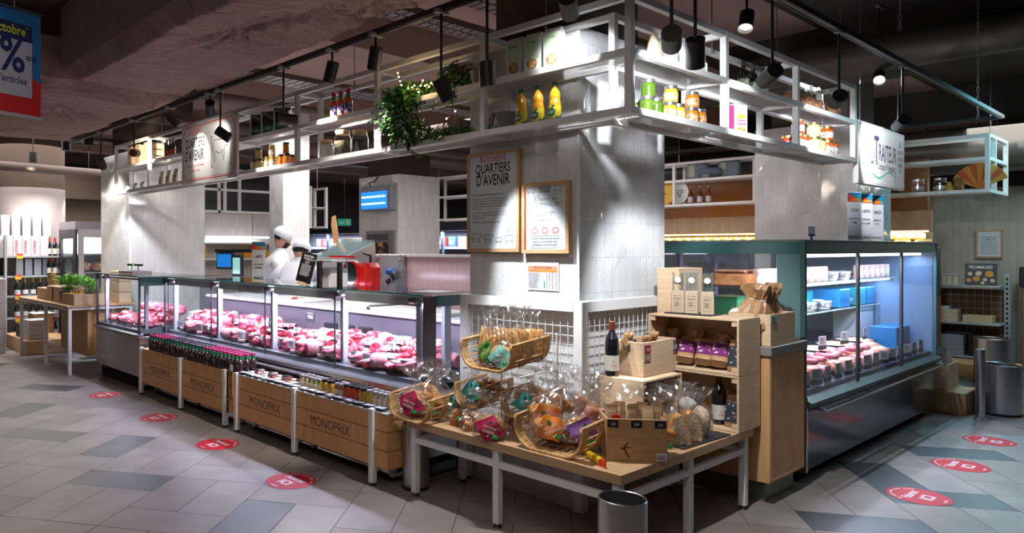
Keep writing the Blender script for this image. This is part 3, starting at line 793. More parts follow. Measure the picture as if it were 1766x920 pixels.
text_mesh([('Derriere chaque piece se cachent des hommes.', .017, w_*.10, h_*.565, 'LEFT', .012, .8),
  ('Bien nourrir les animaux, respecter les saisons et', .016, w_*.10, h_*.525, 'LEFT', 0, .9), ('choisir les eleveurs de nos regions pour leur travail', .016, w_*.10, h_*.50, 'LEFT', 0, .88),
  ('et le gout de la viande : voila notre metier. Nous', .016, w_*.10, h_*.475, 'LEFT', 0, .9), ('vous proposons une viande juste et une decoupe', .016, w_*.10, h_*.45, 'LEFT', 0, .9), ('faite a la main.', .016, w_*.10, h_*.425, 'LEFT', 0, .9),
  ('Cette viande est la seule que nous voulons pour nos', .016, w_*.10, h_*.385, 'LEFT', 0, .86), ('clients, pour le plaisir de tous ceux qui aiment bien', .016, w_*.10, h_*.36, 'LEFT', 0, .9), ('manger a la maison.', .016, w_*.10, h_*.335, 'LEFT', 0, .9),
  ('Par bonheur, nous le faisons pour vous !', .017, w_*.10, h_*.29, 'LEFT', .012, .85)], 'small_lettering', ink, t, M)
mb = MB(); mb.M = M
cow(mb, w_*.10, h_*.09, w_*.20, 1, .0028); cow(mb, w_*.35, h_*.09, w_*.17, 1, .0028); cow(mb, w_*.56, h_*.09, w_*.13, 1, .0028, kind='pig'); cow(mb, w_*.73, h_*.09, w_*.19, 1, .0028, kind='pig'); cow(mb, w_*.77, h_*.19, w_*.09, 1, .0025, kind='hen')
mb.build('animal_drawings', ink, t)
t, M, w_, h_ = framed('framed_poster', 2.79, 2.455, 1.475, 1.898, 3.578, 'smaller oak-framed order notice right of the tall butcher poster')
mb = MB(); mb.M = M; mb.box(.022, .030, .022, h_-.022, 0, .0012); mb.build('red_edge', mat('edge_red', (.7, .08, .03), .5), t)
text_mesh([('QUARTIERS', .026, w_*.5, h_*.90, 'CENTER', .02, .65), ("D'AVENIR", .026, w_*.5, h_*.85, 'CENTER', .02, .65),
  ("N'hesitez pas", .042, w_*.5, h_*.735, 'CENTER', 0, .75, .4), ('A COMMANDER !', .040, w_*.5, h_*.655, 'CENTER', -.004, .74),
  ('Commande des volailles,', .016, w_*.5, h_*.56, 'CENTER', 0, .9), ('viandes, wok et lots...', .016, w_*.5, h_*.53, 'CENTER', 0, .9), ('Emballage sous vide', .015, w_*.5, h_*.45, 'CENTER', 0, .9),
  ('Conseils utiles, trucs et astuces', .019, w_*.5, h_*.195, 'CENTER', .006, .85), ('cuisine, pour en savoir plus', .019, w_*.5, h_*.15, 'CENTER', .006, .85), ('demandez a votre boucher', .019, w_*.5, h_*.105, 'CENTER', .006, .85)], 'lettering', ink, t, M)
for u_ in (.13, .70): mb = MB(); mb.M = M; cow(mb, w_*u_, h_*.83, w_*.18, 1, .0022); mb.build('cow_drawing', ink, t)
mb = MB(); mb.M = M
stroke(mb, [(w_*.12, h_*.81), (w_*.9, h_*.81)], .0012); stroke(mb, [(w_*.2, h_*.245), (w_*.82, h_*.245)], .002); stroke(mb, [(w_*.2, h_*.075), (w_*.82, h_*.075)], .002)
mb.build('ruled_lines', ink, t)
for cx in (.28, .5, .72):
    mb = MB(); mb.M = M
    for r_ in (.024, .016): stroke(mb, [(w_*cx+r_*math.cos(a*.5236), h_*.32+r_*.8*math.sin(a*.5236)) for a in range(13)], .003)
    mb.build('red_meat_icon', sgr, t)
# price sheet
t = thing('price_sheet', 'laminated bread price sheet with orange header on the corner column', 'price list', (3.578, 2.657, 1.253))
w_, h_ = .226, .168; M = Matrix(((0, 0, -1, 0), (-1, 0, 0, w_/2), (0, 1, 0, 0), (0, 0, 0, 1)))
mb = MB(); mb.M = M; mb.box(0, w_, 0, h_, 0, .003); mb.build('sheet', mat('laminate', (.62, .62, .66), .2), t)
M = M@Matrix.Translation((0, 0, .0032))
mb = MB(); mb.M = M; mb.box(.006, w_-.008, .125, .146, 0, .0005, 0); mb.box(.006, w_-.008, .109, .1245, 0, .0005, 1); mb.build('orange_header', [mat('header_salmon', (.72, .28, .17), .5), mat('header_orange', (.75, .22, .05), .5)], t)
text_mesh([('PRIX DU PAIN', .023, w_*.5, .128, 'CENTER', .005, .9)], 'title_lettering', ink, t, M@Matrix.Translation((0, 0, .0003)))
mb = MB(); mb.M = M; scribble(.010, .100, .085, .0068, 14, rr, mb)
for cx in (.140, .157, .180, .205):
    scribble(cx, .100, .012, .0068, 14, rr, mb)
mb.build('small_print', ink, t)
mb = MB(); mb.M = M; mb.box(.120, .130, .012, .055, 0, .0006); mb.build('green_marks', mat('mark_green', (.02, .28, .15), .5), t)
# --- delicatessen sign hanging past the rack end (facing -Y)
dx0 = 6.64; dx1 = 7.85; dz1 = 2.52; dz0 = 2.02
t = thing('delicatessen_sign', 'white delicatessen sign with navy lettering and turquoise flourishes hung beyond the rack end', 'sign', (dx0, 1.93, dz0))
w_ = dx1-dx0; h_ = dz1-dz0; M = Matrix(((1, 0, 0, 0), (0, 0, -1, 0), (0, 1, 0, 0), (0, 0, 0, 1)))
mb = MB(); mb.M = M; mb.bbox(0, w_, 0, h_, -.04, 0, .006); mb.build('panel', mat('sign_cream', (.74, .71, .68), .4), t)
navy = mat('navy_ink', (.02, .015, .09), .5); turq = mat('turquoise_ink', (.10, .58, .56), .5)
text_mesh([('T', .34, w_*.31, h_*.36, 'LEFT', .012, .62), ('RAITEUR', .20, w_*.41, h_*.44, 'LEFT', .014, .60), ('L', .2, w_*.25, h_*.36, 'LEFT', .012, .5), ('E', .11, w_*.295, h_*.40, 'LEFT', .012, .55), ('Createur Voyageur', .085, w_*.38, h_*.29, 'LEFT', .006, .72),
   ('CUISINE DU', .05, w_*.10, h_*.60, 'CENTER', .012, .6), ('MONDE ET', .05, w_*.10, h_*.49, 'CENTER', .012, .6), ('DE FRANCE', .05, w_*.10, h_*.38, 'CENTER', .012, .6),
   ('LES RECETTES', .05, w_*.89, h_*.62, 'CENTER', .012, .5), ('FAITES DANS', .05, w_*.89, h_*.51, 'CENTER', .012, .5), ('LA MAISON', .05, w_*.89, h_*.40, 'CENTER', .012, .5)], 'navy_lettering', navy, t, M)
mb = MB(); mb.M = M
stroke(mb, [(w_*(.28+.48*i/16), h_*(.20+.05*math.sin(i/16*2*PI+PI)*1.2+.0006*i)) for i in range(17)], .014)
stroke(mb, [(w_*.28+.03*math.cos(i*.6), h_*.26+.03*math.sin(i*.6)) for i in range(9)], .008)
for (cx, cy, s) in ((.10, .78, 1), (.10, .30, -1), (.89, .80, 1), (.89, .32, -1)):
    mb._add([(w_*cx-.05, h_*cy-.03*s, .0007), (w_*cx+.05, h_*cy-.03*s, .0007), (w_*cx, h_*cy+.03*s, .0007)], [(0, 1, 2) if s > 0 else (0, 2, 1)])
mb.build('turquoise_flourish', turq, t)
mb = MB(); mb.M = M; stroke(mb, [(.02, .02), (w_-.02, .02), (w_-.02, h_-.02), (.02, h_-.02), (.02, .02)], .004)
stroke(mb, [(w_*.78+.05*math.cos(i*.785), h_*.2+.05*math.sin(i*.785)) for i in range(9)], .003); stroke(mb, [(w_*.78, h_*.06), (w_*.78, h_*.3)], .012)
mb.build('thin_border', mat('sign_grey_line', (.35, .34, .42), .5), t)
mb = MB(); mb.M = M
for x in (.1, w_-.12): mb.cyl((x, h_, -.02), (x, 3.62-dz0, -.02), .003, n=6)
mb.build('hanging_wire', steel, t)
# --- promotional banner at the far left, cut by the frame (hangs facing the camera)
Bx = 3.55
def cam_pt(x, y, D):
    a, b = _k(x); return Vector((a*D, b*D, EYE-(y-HY)*D/FPX))
P = cam_pt(70, 207, 3.6); Q = cam_pt(0, 196, 3.42)
dirx = (P-Q); dirx.z = 0; dirx.normalize(); up = Vector((0, 0, 1)); nrm = dirx.cross(up)
bh = cam_pt(70, 30, 3.6).z-P.z
t = thing('promotional_banner', 'hanging promotional banner in blue, white and red at the left edge of the photo', 'banner', P)
M = Matrix(((dirx.x, up.x, nrm.x, 0), (dirx.y, up.y, nrm.y, 0), (dirx.z, up.z, nrm.z, 0), (0, 0, 0, 1)))
bw = .62
mb = MB(); mb.M = M; mb.box(-bw, 0, .012, bh, -.002, 0); mb.build('cloth', mat('banner_blue', (.005, .13, .36), .5), t)
mb = MB(); mb.M = M; mb._add([(-bw, .012, .001), (0, .012, .001), (0, bh*.345, .001), (-.045, bh*.385, .001), (-bw, bh*.6, .001)], [(0, 1, 2, 3, 4)]); mb.build('red_field', mat('banner_red', (.48, .004, .008), .5), t)
mb = MB(); mb.M = M; mb.box(-bw+.05, -.048, bh*.19, bh*.72, .001, .002); mb.build('white_field', mat('banner_white', (.36, .38, .46), .5), t)
mb = MB(); mb.M = M; mb.box(-bw+.05, -.048, bh*.72, bh*.88, .001, .002); mb.build('navy_field', mat('banner_navy', (.004, .008, .07), .5), t)
text_mesh([('octobre', .062, -.083, bh*.77, 'RIGHT', .02, .85), ('*', .03, -.08, bh*.82, 'LEFT')], 'lime_lettering', mat('lime_ink', (.42, .52, .01), .5), t, M@Matrix.Translation((0, 0, .0022)))
text_mesh([('-20%', .23, -.085, bh*.42, 'RIGHT', .02, .85), ('**', .07, -.083, bh*.50, 'LEFT', .01), ("d'articles", .045, -.075, bh*.31, 'RIGHT', .01)], 'navy_lettering', mat('banner_ink', (.004, .012, .10), .5), t, M@Matrix.Translation((0, 0, .0022)))
mb = MB(); mb.M = M; mb.box(-bw, .004, -.006, .012, -.008, .008); mb.build('bottom_bar', mat('bar_grey', (.35, .35, .36), .4), t)
mb = MB(); mb.M = M; mb.box(-bw, .004, bh, bh+.012, -.008, .008); mb.build('top_bar', mat('bar_dark', (.05, .06, .07), .4), t)
mb = MB(); mb.M = M; mb.cyl((-.14, bh, 0), (-.14, 3.62-P.z, 0), .002, n=6); mb.build('hanging_wire', steel, t)
# --- round floor stickers
def sticker():
    t = thing('floor_sticker', '', 'floor sticker', (0, 0, 0), 0, 'red waiting stickers on the floor')
    mb = MB(); mb.cyl((0, 0, 0), (0, 0, .0012), .162, n=48, smooth=False); mb.build('disc', mat('sticker_red', (.46, .004, .022), .6), t)
    M = Matrix.Identity(4)
    vs = []
    text_mesh([('Patientez', .068, 0, .022, 'CENTER', .02, .72), ('ICI', .095, 0, -.075, 'CENTER', .03, .9), ('merci', .03, 0, -.138, 'CENTER', .01)], 'white_lettering', mat('sticker_white', (.75, .7, .72), .4), t, M@Matrix.Translation((0, 0, .0014)))
    mb = MB()
    for k in range(26):
        a = math.radians(25+k*5.2); r_ = .138; c = Vector((r_*math.cos(a), r_*math.sin(a), .0016)); e = Vector((math.cos(a), math.sin(a), 0)); n = Vector((-e.y, e.x, 0))
        if k % 6 == 5: continue
        mb.quad(c-e*.006-n*.004, c+e*.006-n*.004, c+e*.006+n*.003, c-e*.006+n*.003)
    mb.build('rim_lettering', mat('sticker_white', (.75, .7, .72), .4), t)
    return t
st = Repeat(sticker)
LB = ['nearest', 'second nearest', 'third nearest', 'farthest']
for i, (x, y) in enumerate([(2.60, 3.90), (2.655, 4.99), (2.67, 6.11), (2.66, 7.40)]):
    st((x, y, .0005), -PI/2+.06, 'red round floor sticker, %s one along the meat counter' % LB[i])
LB = ['nearest', 'middle', 'farthest']
for i, (x, y) in enumerate([(5.394, 1.255), (6.388, 1.253), (7.378, 1.27)]):
    st((x, y, .0005), -.0, 'red round floor sticker, %s one along the delicatessen case' % LB[i])
# ================================================================ PRODUCT LIBRARY
def jar_maker(body, lid, r=.035, h=.085, label=None, name='jar', cat='jar', sq=0, lidh=.018, hexa=False):
    def mk():
        t = thing(name, '', cat)
        n = 6 if hexa else 20
        mb = MB(); mb.lathe([(r*.9, 0), (r, .006), (r, h-.018), (r*.85, h-.004), (r*.8, h)], n=n, square=sq, smooth=not hexa); mb.build('body', body, t)
        mb = MB(); mb.lathe([(r*.9, h-.002), (r*.92, h+.002), (r*.92, h+lidh-.003), (r*.86, h+lidh)], n=20); mb.build('lid', lid, t)
        if label:
            mb = MB(); mb.lathe([(r*1.012, h*.22), (r*1.012, h*.70)], n=n, square=sq, smooth=not hexa)
            # keep only a front band
            mb.f = [f for i, f in enumerate(mb.f)]; mb.build('label', label, t)
        return t
    return mk
def bottle_maker(liquid, cap, prof, capz, label=None, lz=(0, 0), name='bottle', cat='bottle', band=None, n=18, lr=None, capr=None):
    def mk():
        t = thing(name, '', cat)
        mb = MB(); mb.lathe(prof, n=n); mb.build('body', liquid, t)
        mb = MB(); z0, z1, r_ = capz; mb.lathe([(r_, z0), (r_, z1-.002), (r_*.9, z1)], n=n); mb.build('cap', cap, t)
        if label:
            R = lr or max(p[0] for p in prof)
            mb = MB(); mb.lathe([(R*1.012, lz[0]), (R*1.012, lz[1])], n=n); mb.build('label', label, t)
        if band:
            m_, z0, z1, r_ = band; mb = MB(); mb.lathe([(r_, z0), (r_, z1)], n=n); mb.build('neck_band', m_, t)
        return t
    return mk
def ring(mb, secs, n=20, mi=0, seed=0, amp=.0, sq=.7, closed_top=True, smooth=True):
    """pouch from cross-sections (z, half-width, half-depth, x-shift, y-shift)"""
    rr = random.Random(seed); ph = [rr.uniform(0, 6.3) for _ in range(6)]
    vs = []
    for j, s_ in enumerate(secs):
        z, a, b = s_[:3]; ox = s_[3] if len(s_) > 3 else 0; oy = s_[4] if len(s_) > 4 else 0
        for i in range(n):
            t = 2*PI*i/n; c, s2 = math.cos(t), math.sin(t)
            c = math.copysign(abs(c)**sq, c); s2 = math.copysign(abs(s2)**sq, s2)
            k = 1+amp*(math.sin(3*t+ph[0]+z*40)+.7*math.sin(7*t+ph[1]-z*60)+.5*rr.uniform(-1, 1))
            vs.append((ox+c*a*k, oy+s2*b*k, z+amp*.3*a*math.sin(5*t+ph[2])))
    fs = [(j*n+i, j*n+(i+1) % n, (j+1)*n+(i+1) % n, (j+1)*n+i) for j in range(len(secs)-1) for i in range(n)]
    mb._add(vs, fs, mi, smooth)
    if closed_top: mb._add(vs[:n], [tuple(range(n))[::-1]], mi)
    if closed_top: mb._add(vs[-n:], [tuple(range(n))], mi)
    return mb
def bagfilm(mb, secs, seed, n=46, k=3, amp=.12):
    """crinkled clear film: sections refined and shaded in small flat facets"""
    S2 = []
    for a, b in zip(secs[:-1], secs[1:]):
        for i in range(k): S2.append(tuple(a[j]+(b[j]-a[j])*i/k for j in range(3)))
    S2.append(secs[-1]); return ring(mb, S2, n, seed=seed, amp=amp, sq=.88, closed_top=False, smooth=False)
film = mat_glass('clear_film', (.99, .99, .99), 1.6, .14, opac=.02, fres=1.5)
film_soft = mat_glass('clear_film_soft', (.98, .98, .98), .3, .06, bump=.7, bscale=24, opac=.02, fres=1.38)
jar_glass = mat_glass('jar_glass', (.93, .95, .94), .5, .03, fres=1.5)
green_lid = mat('lid_green', (.01, .12, .05), .35)
silver_lid = mat('lid_silver', (.62, .63, .64), .25, .9)
black_lid = mat('lid_black', (.02, .018, .02), .3, coat=.4)
gold_lid = mat('lid_gold', (.70, .50, .18), .3, .9)
white_lid = mat('lid_white', (.75, .75, .76), .3)
label_white = mat_speckle('label_print_white', (.72, .72, .70), (.20, .18, .2), 55, .56, .62, .5)
label_cream = mat_speckle('label_print_cream', (.70, .60, .42), (.30, .22, .14), 60, .58, .64, .5)
# ---- rack products, left rack: px -> rack
def onrackL(px, dx=.13): return (RX+dx, onX(px, 0, RX+dx)[0])
def onrackR(px, dy=.13): return (onY(px, 0, RY+dy)[0], RY+dy)

# wooden crates in the end bay
def rack_crate():
    t = thing('wooden_crate', '', 'crate')
    mb = MB(); w_, d, h_ = .12, .20, .225
    mb.box(0, .012, 0, w_, 0, h_); mb.box(d-.012, d, 0, w_, 0, h_); mb.build('end_board', pine, t)
    for y in (0, w_-.01):
        for k in range(3):
            mb = MB(); mb.box(.012, d-.012, y, y+.01, .004+k*.076, .004+k*.076+.062); mb.build('slat', pine, t)
    mb = MB(); mb.box(.012, d-.012, .01, w_-.01, 0, .008); mb.build('base', pine, t)
    return t
rc = Repeat(rack_crate)
for i, (px, lb) in enumerate([(222, 'pine crate at the left end of the rack, leftmost on its upper shelf'), (236, 'pine crate in the middle of three on the upper left end of the rack'), (250, 'pine crate nearest the second post on the upper left end of the rack')]):
    x, y = onrackL(px, .03); rc((x+.008, y-.06, SH2), 0, lb, 'pine crates on the rack')
cola = Repeat(bottle_maker(mat('cola_brown', (.02, .008, .006), .08, coat=.6), black_metal, [(.028, 0), (.03, .01), (.03, .10), (.026, .125), (.012, .165), (.011, .20)], (.195, .212, .013), mat_speckle('cola_label', (.55, .08, .03), (.05, .01, .01), 40, .5, .56), (.03, .095)))
for px, lb in ((288, 'left one of three dark soda bottles on the rack'), (293.5, 'middle one of three dark soda bottles on the rack'), (299, 'right one of three dark soda bottles on the rack')):
    x, y = onrackL(px, .12); cola((x, y, SH2), 0, lb, 'dark soda bottles on the rack')
# mini plants
def mini_plant():
    t = thing('potted_succulent', '', 'plant')
    mb = MB(); mb.lathe([(.026, 0), (.034, .05), (.035, .052), (.03, .052), (.028, .044)], n=16); mb.build('pot', white_plastic, t)
    mb = MB(); rr = random.Random(4)
    for k in range(26):
        a = rr.uniform(0, 6.28); e = rr.uniform(.3, 1.4); L = rr.uniform(.03, .05); d = Vector((math.cos(a)*math.cos(e), math.sin(a)*math.cos(e), math.sin(e)))
        b = Vector((0, 0, .046)); s_ = d.cross(Vector((0, 0, 1))).normalized()*.006 if abs(d.z) < .99 else Vector((.006, 0, 0))
        mb._add([b-s_*.4, b+s_*.4, b+d*L*.6+s_, b+d*L, b+d*L*.6-s_], [(0, 1, 2, 3, 4)])
    mb.build('leaves', mat('succulent_green', (.06, .22, .05), .5), t)
    return t
mp_ = Repeat(mini_plant)
for px, lb in ((222, 'leftmost tiny potted succulent on the lower rack shelf'), (234, 'middle tiny potted succulent on the lower rack shelf'), (246, 'tiny dark potted succulent by the second rack post')):
    x, y = onrackL(px, .07); mp_((x, y, SH1), px, lb, 'tiny potted succulents')
# flat-bottom paper bag with folded top
def pouch_maker(w, d, h, front, name='paper_bag', cat='bag', fold=.8, label=None, lz=(.2, .6), lw=.8, seal=None, seed=1, amp=.01, window=None):
    def mk():
        t = thing(name, '', cat)
        secs = [(0, w*.46, d*.46), (.008, w*.5, d*.5), (h*.35, w*.5, d*.47), (h*.62, w*.49, d*.36), (h*.8, w*.48, d*.17), (h*.9, w*.47, d*.06), (h, w*.47, d*.025)]
        mb = MB(); ring(mb, secs, 24, seed=seed, amp=amp, sq=.45); mb.build('body', front, t)
        M = Matrix(((1, 0, 0, 0), (0, 0, -1, -d*.5), (0, 1, 0, 0), (0, 0, 0, 1)))
        if label:
            mb = MB(); mb.M = M; n = 6
            for k in range(n):
                a = -w*.5*lw+w*lw*k/n; b = a+w*lw/n
                f = lambda x: .0016-abs(x/(w*.5))**4*d*.10
                mb._add([(a, h*lz[0], f(a)), (b, h*lz[0], f(b)), (b, h*lz[1], f(b)-(max(0, lz[1]-.5))*d*.5), (a, h*lz[1], f(a)-(max(0, lz[1]-.5))*d*.5)], [(0, 1, 2, 3)], 0, True)
            mb.build('label', label, t)
        if window:
            wm, cz, r_ = window
            mb = MB(); mb.M = M; mb.cyl((0, h*cz, -.004), (0, h*cz, .0025), r_, n=24); mb.build('window', wm, t)
        return t
    return mk
kraft = mat('kraft_paper', (.45, .29, .16), .75, bump=.5, bscale=25, var=.15, vscale=12)
kraft_pale = mat('pale_paper', (.66, .60, .48), .7, bump=.3, bscale=25)
label_brown = mat_speckle('label_brown_print', (.62, .50, .36), (.22, .12, .06), 45, .5, .56)
pb = Repeat(pouch_maker(.10, .06, .16, kraft_pale, label=label_brown, lz=(.15, .55), lw=.7))
for i, (px, lb) in enumerate([(280, 'leftmost cream paper bag on the lower rack shelf left of the butcher sign'), (292, 'middle cream paper bag on the lower rack shelf left of the butcher sign'), (304, 'cream paper bag half behind the left edge of the butcher sign')]):
    x, y = onrackL(px, .1); pb((x, y, SH1), -PI/2, lb, 'cream paper bags on the rack')
# green crisp bags
def crisp_bag():
    t = thing('crisp_bag', '', 'crisp bag')
    w_, h_ = .15, .215
    mb = MB(); ring(mb, [(0, w_*.48, .006), (.01, w_*.49, .012), (.05, w_*.49, .034), (.095, w_*.49, .036)], 26, seed=3, amp=.02, sq=.7, closed_top=False); mb.build('green_half', mat('crisp_green', (.01, .12, .035), .3, coat=.5, bump=.4, bscale=18), t)
    mb = MB(); ring(mb, [(.095, w_*.49, .036), (.15, w_*.49, .032), (.19, w_*.49, .014), (.205, w_*.5, .005), (h_, w_*.5, .004)], 26, seed=4, amp=.03, sq=.7); mb.build('black_half', mat('crisp_black', (.02, .022, .024), .22, coat=.6, bump=.7, bscale=16), t)
    text_mesh([("relle's", .05, 0, .045, 'CENTER', .005, .8)], 'lettering', mat('pale_ink', (.6, .7, .62), .5), t, Matrix(((1, 0, 0, 0), (0, 0, -1, -.042), (0, 1, 0, 0), (0, 0, 0, 1))))
    for s_ in (-1, 1): mb = MB(); mb.box(s_*w_*.43-.006, s_*w_*.43+.006, -.034, -.026, .015, .185); mb.build('white_side_stripe', white_plastic, t)
    return t
cb = Repeat(crisp_bag)
for px, lb in ((446, 'leftmost green and black crisp bag on the upper rack shelf'), (465, 'middle green and black crisp bag on the upper rack shelf'), (487, 'green and black crisp bag behind the long-rod spotlight')):
    x, y = onrackL(px, .12); cb((x, y, SH2), -.85, lb, 'green crisp bags')
# small honey style jars stacked: three rows below, one above
def stack(px, maker, lbs, grp, onR=False, gap=.075, h=.10, z=None, sp=.13):
    z = SH1 if z is None else z
    if onR: x0, y0 = onrackR(px, .11)
    else: x0, y0 = onrackL(px, .11)
    for i, (u, v, k) in enumerate([(-.5, -.2, 0), (.5, -.2, 0), (0, .75, 0), (0, 0, 1)]):
        if onR: p = (x0+u*gap, y0+v*gap, z+k*h)
        else: p = (x0+v*gap, y0-u*gap, z+k*h)
        maker(p, i*.3, lbs % ['left one in the bottom row', 'right one in the bottom row', 'back one in the bottom row', 'the one standing on top'][i], grp)
yj = Repeat(jar_maker(mat('mustard_seed_yellow', (.62, .42, .08), .15, var=.3, vscale=80, coat=.6), black_lid, .034, .082, name='mustard_jar', sq=.6))
mj = Repeat(jar_maker(mat('grain_mustard_brown', (.42, .26, .08), .15, var=.5, vscale=120, coat=.6), gold_lid, .034, .082, label_cream, name='mustard_jar', sq=.6))
oj = Repeat(jar_maker(mat('apricot_jam', (.75, .22, .02), .12, coat=.7), black_lid, .034, .082, name='jam_jar', sq=.6))
stack(446, yj, 'yellow mustard jar on the lower rack shelf, %s', 'yellow mustard jars', gap=.085)
stack(469, mj, 'grain mustard jar on the lower rack shelf, %s', 'grain mustard jars', gap=.085)
stack(493, oj, 'orange jam jar on the lower rack shelf, %s', 'orange jam jars', gap=.085)
# hot sauce bottles
hs = Repeat(bottle_maker(mat('hot_sauce_orange', (.72, .10, .012), .15, coat=.6), mat('cap_raspberry', (.55, .01, .07), .35), [(.028, 0), (.030, .008), (.030, .115), (.024, .14), (.014, .158), (.014, .185)], (.178, .21, .0185), mat_speckle('hot_sauce_label', (.66, .55, .75), (.05, .03, .12), 42, .45, .52), (.03, .105), name='sauce_bottle', band=(mat('band_green', (.02, .33, .10), .4), .148, .176, .0185)))
for px, lb in ((576, 'leftmost orange hot sauce bottle with raspberry cap on the rack'), (588, 'middle orange hot sauce bottle with raspberry cap on the rack'), (601, 'rightmost orange hot sauce bottle with raspberry cap on the rack')):
    x, y = onrackL(px, .1); hs((x, y, SH2), 0, lb, 'hot sauce bottles')
# big storage jars with wooden lids
def store_jar(px, r, h, fill, fh, lb, lidm=pine, sq=0, dx=.13):
    x, y = onrackL(px, dx); t = thing('storage_jar', lb, 'jar', (x, y, SH1), 0, 'glass storage jars')
    mb = MB(); mb.lathe([(r*.94, 0), (r, .006), (r, h*.72), (r*.9, h*.86), (r*.82, h*.9), (r*.82, h)], n=28, square=sq); mb.build('glass_body', jar_glass, t)
    mb = MB(); mb.lathe([(r*.93, .004), (r*.95, .01), (r*.95, fh), (r*.3, fh+.008), (0, fh+.006)], n=24, square=sq); mb.build('contents', fill, t)
    mb = MB(); mb.lathe([(r*.80, h-.012), (r*.80, h), (r*.90, h+.001), (r*.90, h+.016), (r*.86, h+.02)], n=24); mb.build('wooden_lid', lidm, t)
store_jar(563, .058, .135, mat('salt_white', (.82, .80, .76), .8, bump=.3), .105, 'round storage jar of white salt with wooden lid on the rack')
store_jar(591, .066, .185, mat_speckle('dried_herbs', (.10, .08, .05), (.46, .38, .25), 90, .42, .55, .8, bump=.8), .12, 'tall storage jar of dried herbs with wooden lid on the rack')
store_jar(621, .064, .165, mat('black_beans', (.015, .014, .014), .5, bump=.6, bscale=120), .115, 'storage jar of black beans with wooden lid on the rack', dx=.15)
# bread boxes with round window
def bread_box():
    t = thing('biscuit_box', '', 'box')
    w_, d, h_ = .10, .062, .235
    mb = MB()
    mb._add([(-w_/2,-d/2,0),(w_/2,-d/2,0),(w_/2,d/2,0),(-w_/2,d/2,0),(-w_/2,-d/2,h_*.86),(w_/2,-d/2,h_*.86),(w_/2,d/2,h_*.86),(-w_/2,d/2,h_*.86),(-w_/2,0,h_),(w_/2,0,h_)],
      [(0,3,2,1),(0,1,5,4),(2,3,7,6),(1,2,6,5),(3,0,4,7),(4,5,9,8),(6,7,8,9),(5,6,9),(7,4,8)])
    mb.build('carton', mat('carton_white', (.78, .78, .74), .5), t)
    mb = MB(); mb.box(-w_*.42, w_*.42, -d/2-.0012, -d/2, h_*.33, h_*.84); mb.build('green_print', mat('pale_green_print', (.50, .66, .42), .5), t)
    mb = MB(); mb.cyl((0, -d/2-.0018, h_*.22), (0, -d/2, h_*.22), .034, n=28, smooth=False); mb.build('round_window', mat_speckle('crispbread', (.62, .40, .20), (.25, .10, .04), 60, .45, .6, .4), t)
    text_mesh([('Linéa', .026, 0, .17, 'CENTER', 0, .9)], 'lettering', ink, t, Matrix(((1, 0, 0, 0), (0, 0, -1, -d/2-.0012), (0, 1, 0, 0), (0, 0, 0, 1))))
    return t
bb = Repeat(bread_box)
for px, lb in ((891, 'leftmost pale green biscuit box on the upper rack shelf'), (922, 'middle pale green biscuit box on the upper rack shelf'), (956, 'rightmost pale green biscuit box on the upper rack shelf')):
    x, y = onrackL(px, .10); bb((x, y, SH2), -PI/2+.12, lb, 'pale green biscuit boxes')
# oil bottles
oil_m = mat('golden_oil', (.70, .34, .02), .06, coat=.8)
oilb = Repeat(bottle_maker(oil_m, green_lid, [(.030, 0), (.033, .006), (.034, .10), (.028, .125), (.031, .14), (.028, .165), (.016, .185), (.013, .20)], (.197, .222, .0155), mat_speckle('oil_label', (.68, .56, .02), (.005, .12, .05), 16, .47, .5), (.018, .088), name='oil_bottle', lr=.0345, band=(jar_glass, .176, .2, .017)))
for px, lb in ((899, 'leftmost golden oil bottle with green cap on the rack'), (928, 'middle golden oil bottle with green cap on the rack'), (957, 'rightmost golden oil bottle with green cap, nearest the rack corner')):
    x, y = onrackL(px, .10); o = oilb((x, y, SH1), 0, lb, 'golden oil bottles')
    if px == 899:
        mb = MB(); mb.M = frameX(-.0355, 0, .05); mb.cyl((0, 0, -.004), (0, 0, .0008), .024, n=24); mb.build('green_badge', mat('badge_green', (.005, .16, .06), .4), o)
        text_mesh([('OGET', .019, 0, -.007, 'CENTER', .02, .8)], 'lettering', white_plastic, o, frameX(-.0365, 0, .05))
# right side of the rack
fl = Repeat(pouch_maker(.11, .08, .19, mat('flour_bag', (.66, .55, .38), .6, bump=.4, bscale=20), label=mat_speckle('flour_label', (.70, .62, .50), (.08, .32, .42), 14, .52, .56), lz=(.5, .72), lw=.75, name='flour_bag'))
x, y = onrackR(1130); fl((x, y, SH2), .2, 'beige flour bag with blue band nearest the rack corner', 'flour bags')
fl2 = Repeat(pouch_maker(.12, .08, .185, mat('shiny_white_bag', (.82, .82, .80), .25, bump=.5, bscale=16, coat=.4), name='white_pouch', label=mat_speckle('blue_print', (.75, .78, .78), (.15, .5, .6), 14, .55, .58), lz=(.1, .5), lw=.8))
for px, lb in ((1152, 'glossy white pouch half behind the upright spotlight'), (1183, 'glossy white pouch between the two long-rod spotlights'), (1202, 'glossy white pouch behind the tilted spotlight')):
    x, y = onrackR(px); fl2((x, y, SH2), 0, lb, 'glossy white pouches')
pest = Repeat(jar_maker(mat('pesto_green', (.07, .14, .012), .15, var=.3, vscale=60, coat=.6), silver_lid, .038, .082, name='pesto_jar'))
yel = Repeat(jar_maker(mat('curry_yellow', (.72, .46, .03), .15, coat=.6), silver_lid, .038, .082, mat_speckle('yellow_label', (.75, .66, .40), (.72, .46, .03), 30, .5, .55), name='sauce_jar'))
org = Repeat(jar_maker(mat('pepper_orange', (.78, .22, .015), .15, coat=.6), silver_lid, .038, .082, mat_speckle('orange_label', (.75, .50, .30), (.78, .2, .015), 30, .5, .55), name='sauce_jar'))
stack(1118, pest, 'green pesto jar with silver lid, %s', 'green pesto jars', True, gap=.095)
